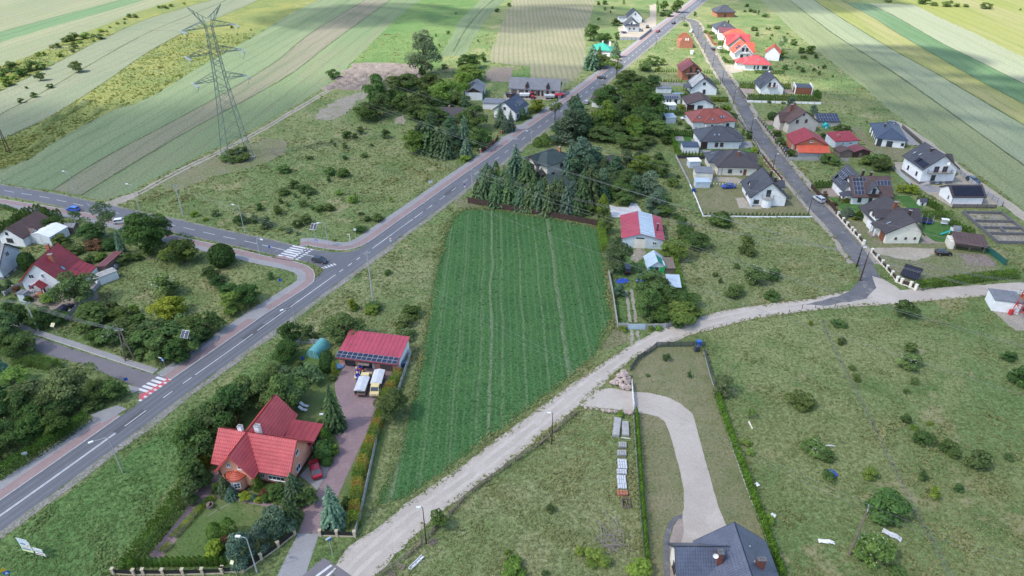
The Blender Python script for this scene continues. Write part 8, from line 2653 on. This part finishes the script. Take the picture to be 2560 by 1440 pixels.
B('w6','at the meadow edge beside the crop','sl',1080,0,85,130,1310,10,120,190)
B('w6','beside the paved drive','d',1560,1085,1410,300)
B('w2','at the meadow edge beside the crop','y',1830,1235,1355,95)
B('w2','at the meadow edge beside the crop','s',2040,1280,1355,140,2160,960,1020,70)
# far farms
w_ = 'around the green roofed house'
B('v3',w_,'dk',1340,275,440,140,1440,360,470,90,1510,355,450,90)
B('v3',w_,'sb',1350,480,740,170,1600,455,615,95)
B('v3',w_,'sp',1430,500,610,65)
B('v3',w_,'d',1480,580,720,150)
B('v3',w_,'f',1450,640,735,100)
B('v3','at the roadside beyond the farm','th',1610,600,850,230)
B('v3',w_,'sk',1600,190,275,90,1425,180,215,35,1420,5,55,45,1485,0,50,60,1570,60,95,30,1490,70,110,30,1550,110,140,25,1620,330,420,60)
B('v3','in the verge beyond the sandy drive','dk',2110,20,120,90,2250,0,140,95,2220,60,130,60)
B('v3','in the verge beyond the sandy drive','s',2170,100,180,90)
B('v3','in the verge beyond the sandy drive','t',2050,60,135,25,2045,0,55,25,1690,0,45,30)
B('v3','in front of the white farm house','y',780,1050,1195,180)
B('v3','in front of the white farm house','t',620,1140,1275,62)
B('v3','in front of the white farm house','sg',680,1215,1262,75)
B('v3','with half bare limbs over the road','th',960,1040,1290,185)
w_ = 'in the tall grove beside the main road'
B('v3',w_,'sp',1190,980,1190,125)
B('v3',w_,'pn',1190,1090,1440,300,1100,1200,1450,190,1290,1220,1450,210,1150,1030,1300,180)
B('v3',w_,'dk',1490,930,1175,265,2000,1000,1290,260,1800,900,1200,340,1750,1020,1300,250,1900,1010,1260,240)
B('v3',w_,'dl',1490,1120,1420,235,1760,1250,1440,200)
B('v3',w_,'d',1720,770,910,210,1850,830,960,190,1980,800,970,160,1850,1150,1380,260,1660,850,960,130,2050,1290,1450,170)
B('v3',w_,'s',1900,640,760,150,1990,560,700,135,2100,610,690,70,2050,690,760,60)
# grove around the villa
w_ = 'in the grove behind the dark fence'
B('v7',w_,'sb',220,480,645,160,490,345,650,175,540,740,935,165,720,680,965,165,970,680,995,155,1000,310,680,155,1310,720,865,125)
B('v7',w_,'sp',600,470,700,180,710,540,665,105,200,620,865,155,310,640,905,155,420,640,905,155,620,680,955,145,800,720,985,155,860,630,905,125,1060,750,995,125,130,660,835,95,1190,560,885,230,1330,440,560,120)
B('v7',w_,'t',305,465,625,70,115,665,800,50,760,190,335,95,700,240,335,95)
B('v7',w_,'pg',1110,280,565,250,1230,330,530,210,1300,560,800,190,1740,560,805,240,1800,770,985,205)
B('v7',w_,'pn',1040,450,700,190,1390,540,690,170,1530,380,575,150,1000,10,290,330,900,110,300,250,1100,20,265,240)
B('v7',w_,'dl',1660,420,605,210,1300,0,185,235,1610,40,205,175,1640,120,265,165)
B('v7',w_,'d',1460,670,845,190,1880,470,625,115,1310,150,285,230,1440,200,295,150,1830,90,245,225,1700,110,225,160,1740,230,320,130)
B('v7',w_,'ty',1310,790,1005,115)
B('v7',w_,'s',1180,890,975,145)
B('v7',w_,'sp',1840,380,450,75,1650,360,420,70)
# around the workshop
w_ = 'beside the patched workshop'
B('v8',w_,'dg',220,420,755,220)
B('v8',w_,'pg',650,0,135,170,270,850,975,125)
B('v8',w_,'dl',800,400,625,240,870,1060,1245,330)
B('v8',w_,'d',580,740,965,260,540,920,1205,210,700,60,165,170,150,170,345,110)
B('v8',w_,'dk',760,900,1065,230,900,950,1095,230,700,1060,1235,210,980,1050,1200,160,690,800,960,120)
B('v8',w_,'s',600,1080,1205,190,850,1180,1285,110,110,60,210,90)
B('v8','at the white gate of the workshop','sl',300,1260,1312,90,580,1255,1310,70,670,1255,1312,70)
w_ = 'in the meadow behind the workshop'
B('v8',w_,'dk',890,180,265,95,900,260,385,145,1030,340,505,200)
B('v8',w_,'s',980,230,285,45,1280,165,285,220,1540,330,445,125,1550,430,560,165,1420,870,985,175,1440,630,690,60,1230,720,770,50,1280,780,830,50)
B('v8',w_,'f',1600,640,855,200)
B('p',w_,'s',1930,668,702,34,1925,724,752,36,1835,712,740,36,1880,690,712,24,1660,320,345,40,1640,400,425,30,1680,440,470,30,1700,590,615,30)
B('x3',w_,'dk',60,520,740,160,40,370,470,90,60,1040,1240,220,140,130,250,140)
B('x3',w_,'s',970,1310,1440,280,330,700,760,80,300,1280,1360,120)
# gardens along the old street
w_ = 'in the gardens along the old street'
B('v5',w_,'pg',1650,290,425,115,1900,400,525,130)
B('v5',w_,'sk',1400,320,365,50,1570,340,375,45,150,1050,1220,145,110,940,1025,75,1160,660,780,90)
B('v5',w_,'gk',1440,475,560,110)
B('v5',w_,'t',1515,465,562,32,1550,390,470,26,190,520,590,30,550,640,700,25,1100,650,740,40)
B('v5',w_,'y',890,300,350,70,400,370,435,80,800,310,350,90,920,380,450,80,1240,870,950,80)
B('v5',w_,'s',880,380,440,90,370,560,620,60,460,610,660,80)
B('v6',w_,'s',700,480,562,155,1000,480,562,125,1130,500,605,125,800,230,295,115,290,340,405,85,370,430,500,75,260,280,330,90,640,300,350,70)
B('v6',w_,'f',1090,470,560,150)
B('v6',w_,'r',655,770,830,40,730,870,900,60)
B('v6',w_,'y',845,835,872,52,1290,720,800,90,1370,730,800,115,935,925,990,40,900,988,1016,42)
B('v6',w_,'pg',830,920,995,95)
B('v6',w_,'bb',880,925,985,60)
B('v6',w_,'gk',1000,930,1012,110,950,950,1010,80)
B('v6',w_,'d',1090,530,620,110,1000,810,860,40)
w_ = 'in the sunny meadow behind the street'
B('v4',w_,'sk',1150,40,80,60,1185,95,140,50,1235,105,150,45,1280,110,170,30,1355,160,200,80,1120,110,140,40,1375,315,345,30,1410,315,355,30,1680,440,530,80,1770,540,620,90,1885,525,630,110,1800,635,685,60,
 1945,625,680,60,1710,715,745,30,2040,745,800,50,1985,820,880,40,2145,870,900,25,1980,765,795,25,1440,390,420,30,1415,425,460,25,1235,300,360,80,1265,370,420,60,540,130,190,40)
B('v4',w_,'s',1495,295,340,70,1830,650,690,40,1740,760,810,50,1785,775,840,70,1920,785,830,50,1620,380,400,30,430,265,305,60,160,130,190,90,1590,740,812,75)
B('v4',w_,'b',1540,440,585,85)
B('v4',w_,'dl',1530,580,672,100)
B('x1','in the far hedgerow beyond the rye','s',860,-20,30,90,1285,0,52,150,1415,15,75,90,1560,5,82,110,1620,0,40,60,1690,45,85,80,1790,55,85,70,2035,15,110,120,2450,100,125,30)
# big meadow on the gravel side
w_ = 'in the big meadow below the gravel road'
B('w8',w_,'sk',530,200,278,90,1005,430,472,60,1045,495,582,95,610,795,852,82,615,965,1012,42,775,1025,1062,42,440,1080,1205,165,190,960,1012,50)
B('w8',w_,'s',555,390,447,70,585,550,577,36,545,595,622,26,320,535,567,40,75,630,688,110,255,370,402,40,545,715,757,46,180,870,922,70,740,840,897,92,865,880,962,112,1000,890,917,42,245,300,322,60,500,1410,1450,90,300,490,515,30)
B('w8',w_,'f',555,440,512,92,120,820,892,100,370,1270,1392,150)
B('w8',w_,'sl',665,1040,1092,50,650,745,762,30,380,960,1010,60,580,760,785,34)
B('w8',w_,'y',115,290,312,22)
B('w7','outside the yard with the gravel drive','sg',940,270,402,112)
B('w7','on the dry yard by the gravel drive','s',615,145,197,42,748,250,292,30,510,268,284,25)
B('w7','outside the yard with the gravel drive','th',1095,468,535,62)
B('w7','outside the yard with the gravel drive','sl',1080,650,690,60,1100,700,740,50,1210,1090,1140,60)
w_ = 'on the rough plot beside the gravel road'
B('w7',w_,'sl',470,1355,1450,150,110,1270,1322,55,215,1300,1385,135,350,485,518,42)
B('x4',w_,'s',1120,455,695,195,1990,990,1085,125,2440,380,485,105,2380,1180,1240,85)
B('x4',w_,'sl',2000,1080,1245,300,1935,920,982,72)
# ================================================================== HEDGES
dk = (0.62,0.8,0.5)
hedge('tall clipped thuja hedge along the path beside the peach house',[(333,1418),(400,1330),(470,1230),(500,1185)],2.6,2.2,tint=(0.7,0.85,0.5))
hedge('mixed hedge turning brown beside the peach house path',[(500,1185),(545,1125)],2.6,2.0,tints=[(2.6,1.5,1.0),(1.0,1.1,0.7),(2.0,1.35,.8),(0.8,0.9,0.6)])
hedge('hedge of reddish and yellow leaves between drive and crop',pp('w6',1625,870,1540,1010,1450,1180,1390,1400) + pp('w5',1250,720,1235,900,1215,1090),2.2,1.7,
 tints=[(2.4,1.5,0.8),(1.4,1.3,0.7),(2.8,1.3,0.9),(1.0,1.1,0.6),(1.9,1.7,0.7)])
hedge('low golden border hedge along the plum path',pp('w4',1560,1105,1660,1000,1760,890,1850,790,1930,740),0.8,1.0,tints=[(2.2,1.9,0.7),(1.6,1.6,0.7),(1.3,1.4,.7)])
hedge('short golden border hedge at the path end',pp('w4',1450,1235,1540,1165),0.8,1.0,tints=[(2.2,1.9,0.7),(1.5,1.5,0.7)])
hedge('dense clipped hedge behind the pavement by the street corner',pp('w4',-40,575,250,400,500,245,700,110,800,40),2.2,2.0,tint=(0.55,0.75,0.42))
hedge('low hedge at the bend of the side street',pp('w3',130,870,330,830,560,880,620,850),1.5,2.4,tint=(0.9,1.0,0.7))
hedge('dark thuja hedge behind the brown roofed house',pp('w1',0,480,180,370,330,260,450,240,560,290,700,300),3.0,1.8,'t',(0.6,0.75,0.55))
hedge('low hedge behind wire fence beside the side road',pp('w1',-60,160,60,180,190,230),1.0,1.2,tint=(0.6,0.8,0.5))
hedge('thin thuja hedge along the yard fence beside the concrete slabs',pp('w7',440,490,452,650,462,800,475,1000,490,1180,505,1360),2.0,1.1,'tc',(1.05,1.3,0.6),step=0.8)
hedge('long thuja hedge on a kerb along the dry yard',pp('w7',912,400,960,540,1010,680,1070,840,1130,1010,1200,1200,1290,1450),2.0,1.35,'tc',(1.05,1.3,0.6),step=0.85)
hedge('light green hedge between crop and workshop yard',pp('v8',125,530,110,420,95,300,85,250),2.2,1.7,tint=(1.5,1.6,0.7))
hedge('light green hedge behind the tin shed',pp('v8',905,920,880,840,850,740,825,650),1.5,1.2,tint=(1.5,1.6,0.8))
hedge('row of young dark thujas on the low wall of the bay house',pp('x3',715,1316,1100,1318,1600,1322,2310,1322),1.15,0.95,'tc',(0.55,0.7,0.5),step=1.25)
hedge('row of pointed thujas before the white shed',pp('x3',380,415,560,425,830,430),1.9,1.0,'tc',(0.55,0.75,0.5),step=1.15)
hedge('tall thuja hedge behind the square terrace',pp('x3',235,115,400,125,610,130),2.6,1.2,'t',(0.6,0.8,0.45),step=0.9)
hedge('narrow bright hedge down the plot boundary',pp('x3',215,120,260,240,310,390,370,420),1.9,1.1,tint=(1.0,1.2,0.55))
hedge('thuja hedge behind the pale blue tin shed',pp('v5',190,495,380,505,570,510),2.4,1.1,'t',dk,step=0.9)
hedge('clipped hedge behind the brown bungalow',pp('v5',140,300,400,300,560,318),1.7,1.4,tint=dk)
hedge('clipped hedge between brown bungalow and patchwork roof house',pp('v5',720,335,930,340),1.7,1.4,tint=dk)
hedge('row of thin thujas behind the brick house',pp('v5',110,115,400,125),1.7,0.9,'tc',(0.9,1.0,0.5),step=1.1)
hedge('row of thin thujas by the street beyond the patchwork roof house',pp('v5',720,140,850,145),1.7,0.9,'tc',(0.9,1.0,0.5),step=1.1)
hedge('row of thin thujas on the far side of the brick house',pp('v4',70,835,360,840),1.7,0.9,'tc',(0.9,1.0,0.5),step=1.1)
hedge('row of thin thujas between brick house and street',pp('v4',640,850,755,855),1.7,0.9,'tc',(0.9,1.0,0.5),step=1.1)
hedge('tall bright thuja hedge behind the steep black roof',pp('v4',1055,1022,1240,1030),2.8,1.2,'t',(0.95,1.1,0.5),step=0.95)
hedge('tall bright thuja hedge before the flat garage drive',pp('v4',1480,1030,1650,1035),2.8,1.2,'t',(0.95,1.1,0.5),step=0.95)
hedge('long dark thuja hedge on the white wall',pp('v4',1150,1160,1500,1165,2000,1175),2.6,1.3,'t',dk,step=1.0)
hedge('hedge end behind the flat garage',pp('v4',1930,1110,2000,1150),3.0,1.5,'t',dk)
hedge('dark hedge before the red hipped bungalow',pp('v4',1230,850,1400,858,1580,860),1.6,1.3,tint=(0.5,0.65,0.5))
hedge('clipped hedge beside the glazed gable house',pp('v4',830,610,985,625),1.3,1.1,tint=dk)
hedge('street hedge before the red hipped bungalow',pp('v4',870,690,920,735,1030,735),1.4,1.3,tint=(0.6,0.75,0.6))
hedge('hedge around the black hipped bungalow',pp('v4',650,380,700,400,770,400),1.8,1.8,'t',(0.9,1.0,0.5),step=1.1)
hedge('hedge behind the black hipped bungalow',pp('v4',680,325,780,330),1.8,1.4,tint=dk)
hedge('row of thujas by the red fence',pp('v4',720,455,800,455),2.0,1.0,'t',dk,step=1.0)
hedge('row of thujas before the yellow house',pp('v4',810,520,910,520),2.4,1.0,'t',dk,step=1.0)
hedge('dark street hedge beside the long red hipped bungalow',pp('v5',890,500,980,540,1040,555),2.0,1.6,tint=(0.45,0.6,0.5))
hedge('dense thuja hedge beside the solar roofed house',pp('v6',565,755,690,750,815,745),2.6,1.3,'t',dk,step=1.0)
hedge('long thuja hedge climbing behind the playhouse',pp('v6',1415,850,1500,890,1560,925,1615,950),2.2,1.5,'t',(0.7,0.9,0.5),step=1.1)
hedge('clipped hedge between the two gardens',pp('v6',1430,1000,1560,1000,1690,1000),2.2,1.6,tint=(0.8,1.0,0.55))
hedge('thuja hedge behind the play tower',pp('v6',1680,1050,1780,1100,1880,1145),2.0,1.5,'t',(0.7,0.9,0.5),step=1.1)
hedge('lawn hedge beside the long white house',pp('v6',890,1010,1030,1015),1.8,1.6,tint=(0.6,0.75,0.5))
hedge('corner hedge behind the wire fence by the gravel road',pp('x2',1090,1355,1300,1320,1500,1300,1750,1265,2000,1235,2210,1225),1.8,2.2,tints=[(1.0,1.15,0.5),(0.7,0.9,0.5),(0.85,0.95,0.5)])
# front row of the peach house: each thuja stands by itself
for i in range(15):
 f = i / 14
 p = G(368 + (560 - 368) * f,1415 + (1412 - 1415) * f)
 plant_at('t',(p.x,p.y,0),2.15 + 0.15 * math.sin(i * 2.1),0.98,'clipped thuja in the row behind the front fence pillars','clipped thujas behind the front fence')
for x,y in ((312,1420),(326,1412),(336,1420)):
 p = G(x,y)
 plant_at('t',(p.x,p.y,0),2.3,1.5,'clipped thuja at the corner pillar of the front fence','corner thujas of the front fence')
w_ = 'in the second row of the grove behind the dark fence'
B('v7',w_,'sp',250,560,800,150,380,560,830,160,500,640,860,150,660,640,880,150,760,640,900,150,910,640,930,150,1120,600,900,170,1250,620,860,170)
B('v7',w_,'sb',450,600,820,150,1030,620,900,150)
B('v7',w_,'pn',1180,420,700,220,1420,440,640,190,1620,620,800,200,1330,620,800,180)
B('v7',w_,'d',1540,560,720,180,1500,760,880,160)
w_ = 'in the hollow of the farm thicket'
B('v2',w_,'d',1330,850,1000,170,1250,700,830,150,1800,850,1010,200,1560,960,1130,180,1900,1010,1150,160)
B('v2',w_,'pn',1600,1060,1330,170,1500,1120,1370,150)
w_ = 'in the belt behind the roadside house'
B('v3',w_,'d',1650,1100,1330,220,1930,1150,1340,220,1400,1230,1440,190,1600,1300,1450,170)
B('v7',w_,'d',1500,60,200,190,1420,0,160,190,1720,10,170,190,1530,230,350,170,1640,260,370,170)
# ================================================================== CLOUDS that shade the near plots
def cloudmat():
 m,nt,b = _begin("cloud")
 nt.nodes.remove(b)
 geo = _n(nt,"NewGeometry")
 at = _n(nt,"Attribute")
 at.attribute_name = "core"
 nz = _noise(nt,geo.outputs['Position'],0.007,5.0,0.6)
 f = _math(nt,'ADD',_math(nt,'MULTIPLY',nz,0.9),_math(nt,'SUBTRACT',at.outputs['Fac'],0.62))
 f = _math(nt,'MULTIPLY',_ramp(nt,f,0.0,0.45),CLOUD_DENS)
 tr = _n(nt,"BsdfTransparent")
 tl = _n(nt,"BsdfTranslucent")
 tl.inputs[0].default_value = (0.93,0.94,0.96,1)
 mx = _n(nt,"MixShader")
 nt.links.new(f,mx.inputs[0])
 nt.links.new(tr.outputs[0],mx.inputs[1])
 nt.links.new(tl.outputs[0],mx.inputs[2])
 nt.links.new(mx.outputs[0],nt.nodes["Material Output"].inputs[0])
 return m
CLOUD_DENS = 0.50
m_cloud = cloudmat()
def cloud(label,cx,cy,rx,ry,alt=620.0,rz=55.0,seed=0):
 """shade centred at ground point (cx, cy): the cloud itself hangs up the sun's ray"""
 o = Vector((cx,cy,0)) + SUN * (alt / SUN.z)
 bm = bmesh.new()
 bmesh.ops.create_icosphere(bm,subdivisions=5,radius=1.0)
 lay = None
 vals = []
 for v in bm.verts:
  d = v.co.copy()
  n = 1 + 0.10 * math.sin(d.x * 7 + seed) * math.cos(d.y * 6 + seed * 2) + 0.07 * math.sin(d.x * 15 + d.y * 13 + seed * 3)
  vals.append(1.0 - min(1.0,math.hypot(d.x,d.y)))
  v.co = Vector((d.x * rx * n,d.y * ry * n,(d.z * rz if d.z > 0 else d.z * rz * 0.35) * (1 + 0.3 * math.sin(d.x * 9 + d.y * 8 + seed))))
 me = bpy.data.meshes.new('cloud')
 bm.to_mesh(me)
 bm.free()
 at = me.attributes.new("core",'FLOAT','POINT')
 at.data.foreach_set("value",[min(1.0,x * 3.2) for x in vals])
 me.materials.append(m_cloud)
 me.polygons.foreach_set("use_smooth",[True] * len(me.polygons))
 ob = link('cloud',me,None,o)
 ob['kind'] = 'stuff'
 ob['label'] = label
 return ob
cloud('big white cloud shading the near plots',-20,45,640,312,seed=1)
g_ = G(860,30)
cloud('small cloud shading a patch of the far corn',G(1330,45).x,G(1330,45).y,75,45,seed=2)
cloud('small cloud shading the thin grain strip',G(880,40).x,G(880,40).y,60,45,seed=3)
cloud('small cloud shading the barley edge',G(2150,160).x,G(2150,160).y,50,38,seed=4)
cloud('small cloud shading the silvery grain',G(2390,245).x,G(2390,245).y,60,35,seed=5)
cloud('small cloud shading the far barley',G(1990,5).x,G(1990,5).y,70,45,seed=6)
# ================================================================== GRASS: blades in tufts wherever the ground is not built on
def inside(poly,P):
 poly = np.asarray(poly)
 lo,hi = poly.min(0),poly.max(0)
 idx = np.nonzero((P[:,0] >= lo[0]) & (P[:,0] <= hi[0]) & (P[:,1] >= lo[1]) & (P[:,1] <= hi[1]))[0]
 if not len(idx):
  return idx
 x,y = P[idx,0],P[idx,1]
 ins = np.zeros(len(idx),bool)
 x0,y0 = poly[:,0],poly[:,1]
 x1,y1 = np.roll(x0,-1),np.roll(y0,-1)
 for a,b,c,d in zip(x0,y0,x1,y1):
  if b == d:
   continue
  hit = (b > y) != (d > y)
  ins ^= hit & (x < (c - a) * (y - b) / (d - b) + a)
 return idx[ins]
pts = []
for ya,yb,den in ((44,105,5.0),(105,165,2.8),(165,250,1.3),(250,430,0.4)):
 n = int((yb - ya) * (0.72 * (ya + yb) + 60) * den)
 yy = rng.uniform(ya,yb,n)
 xx = rng.uniform(-1,1,n) * (0.72 * yy + 30)
 pts.append(np.stack([xx,yy],1))
P = np.concatenate(pts)
kinds = ['none','meadow','dry','lush','lawn','drylawn','crop','waste','wheat']
K = np.zeros(len(P),np.int8)
for poly,gk in REG:
 if gk is not None and gk not in kinds:
  gk = None
 K[inside(poly,P)] = kinds.index(gk) if gk else 0
# ragged weedy margins along tracks and the crop
def margin(px,w,step,kind):
 L = smooth_line([G(*q).xy for q in px],step)
 q = np.array([v[:] for v in L]) + rng.normal(scale=w,size=(len(L),2))
 return q,np.full(len(q),kinds.index(kind),np.int8)
for px,w,st,kd in ((gl,.4,.18,'dry'),(gr,.4,.18,'dry'),(crop_px + crop_px[:1],.45,.14,'dry'),(crop_px + crop_px[:1],.8,.25,'lush'),([(2130,766),(2240,760),(2440,742),(2560,730)],.4,.25,'dry')):
 q,k = margin(px,w,st,kd)
 P,K = np.concatenate([P,q]),np.concatenate([K,k])
for d0 in (2.6,-2.6):
 q = np.array([v[:] for v in offset_line(smooth_line(OLD,.5),d0)])
 q = q[rng.uniform(size=len(q)) < .6]
 q = q + rng.normal(scale=.5,size=q.shape)
 P,K = np.concatenate([P,q]),np.concatenate([K,np.full(len(q),2,np.int8)])
nz = .6 * np.sin(P[:,0] * .035 + np.sin(P[:,1] * .05) * 2.2) * np.sin(P[:,1] * .041 + np.sin(P[:,0] * .06)) + .6 * np.sin(P[:,0] * .11 + np.sin(P[:,1] * .07) * 2) * np.sin(P[:,1] * .09 + np.sin(P[:,0] * .05) * 2.3)
GR = {'meadow': ('meadow_grass','tall green meadow grass with dry stalks',.125,.14,.44,(1.0,1.0,.95),1.0,3),'dry': ('dry_grass','dry yellowish meadow grass on the rough plots',.13,.15,.53,(1.0,1.0,.95),1.0,3),
 'lush': ('lush_grass','lush green grass of the road bank',.13,.16,.3,(.82,1.0,.85),1.0,3),'drylawn': ('short_grass','short worn grass of the dry yards',.10,.10,.5,(1.1,1.0,1.0),.5,2),
 'lawn': ('lawn_grass','mown lawn grass',.09,.08,.25,(.8,1.0,.8),.4,2),'crop': ('crop_leaves','low green leaves of the crop',.12,.10,.1,(.44,.72,.64),.2,3),'waste': ('waste_grass','tall yellow grass of the uncropped strips',.2,.3,.4,(1.0,1.0,.75),1.0,3)}
for gk,(nm,lb,size,hh,tone,tint,keep,nb) in GR.items():
 idx = np.nonzero(K == kinds.index(gk))[0]
 idx = idx[rng.uniform(size=len(idx)) < keep]
 if not len(idx):
  continue
 p = np.repeat(P[idx],nb,0)
 N = len(p)
 sc = np.repeat(rng.uniform(.6,1.4,len(idx)) * (1 + .25 * nz[idx]),nb)
 tall = np.maximum(0,np.sin(P[idx,0] * .31 + 2.1 * np.sin(P[idx,1] * .17)) * np.sin(P[idx,1] * .27 + 1.7 * np.sin(P[idx,0] * .21)) - .25)
 if gk in ('meadow','dry','lush','waste'):
  sc = sc * np.repeat(1 + 1.3 * tall,nb)
 far_ = np.clip(p[:,1] / 120,1,1.8)
 c = np.stack([p[:,0] + rng.normal(size=N) * .16,p[:,1] + rng.normal(size=N) * .16,.05 + hh * sc * .42],1)
 nr = rng.normal(size=(N,3))
 nr[:,2] = np.abs(nr[:,2]) * .6 + 1.5
 tn = np.repeat(tone + .36 * nz[idx] + .25 * tall + rng.normal(size=len(idx)) * .13,nb) + rng.normal(size=N) * .1
 me = quads_mesh(nm,c,nr,np.array([.1,.05,.99]),size * sc * far_,tn,m_tuft,aspect=1.5)
 o = link(nm,me,None,color=tint)
 o['kind'] = 'stuff'
 o['label'] = lb
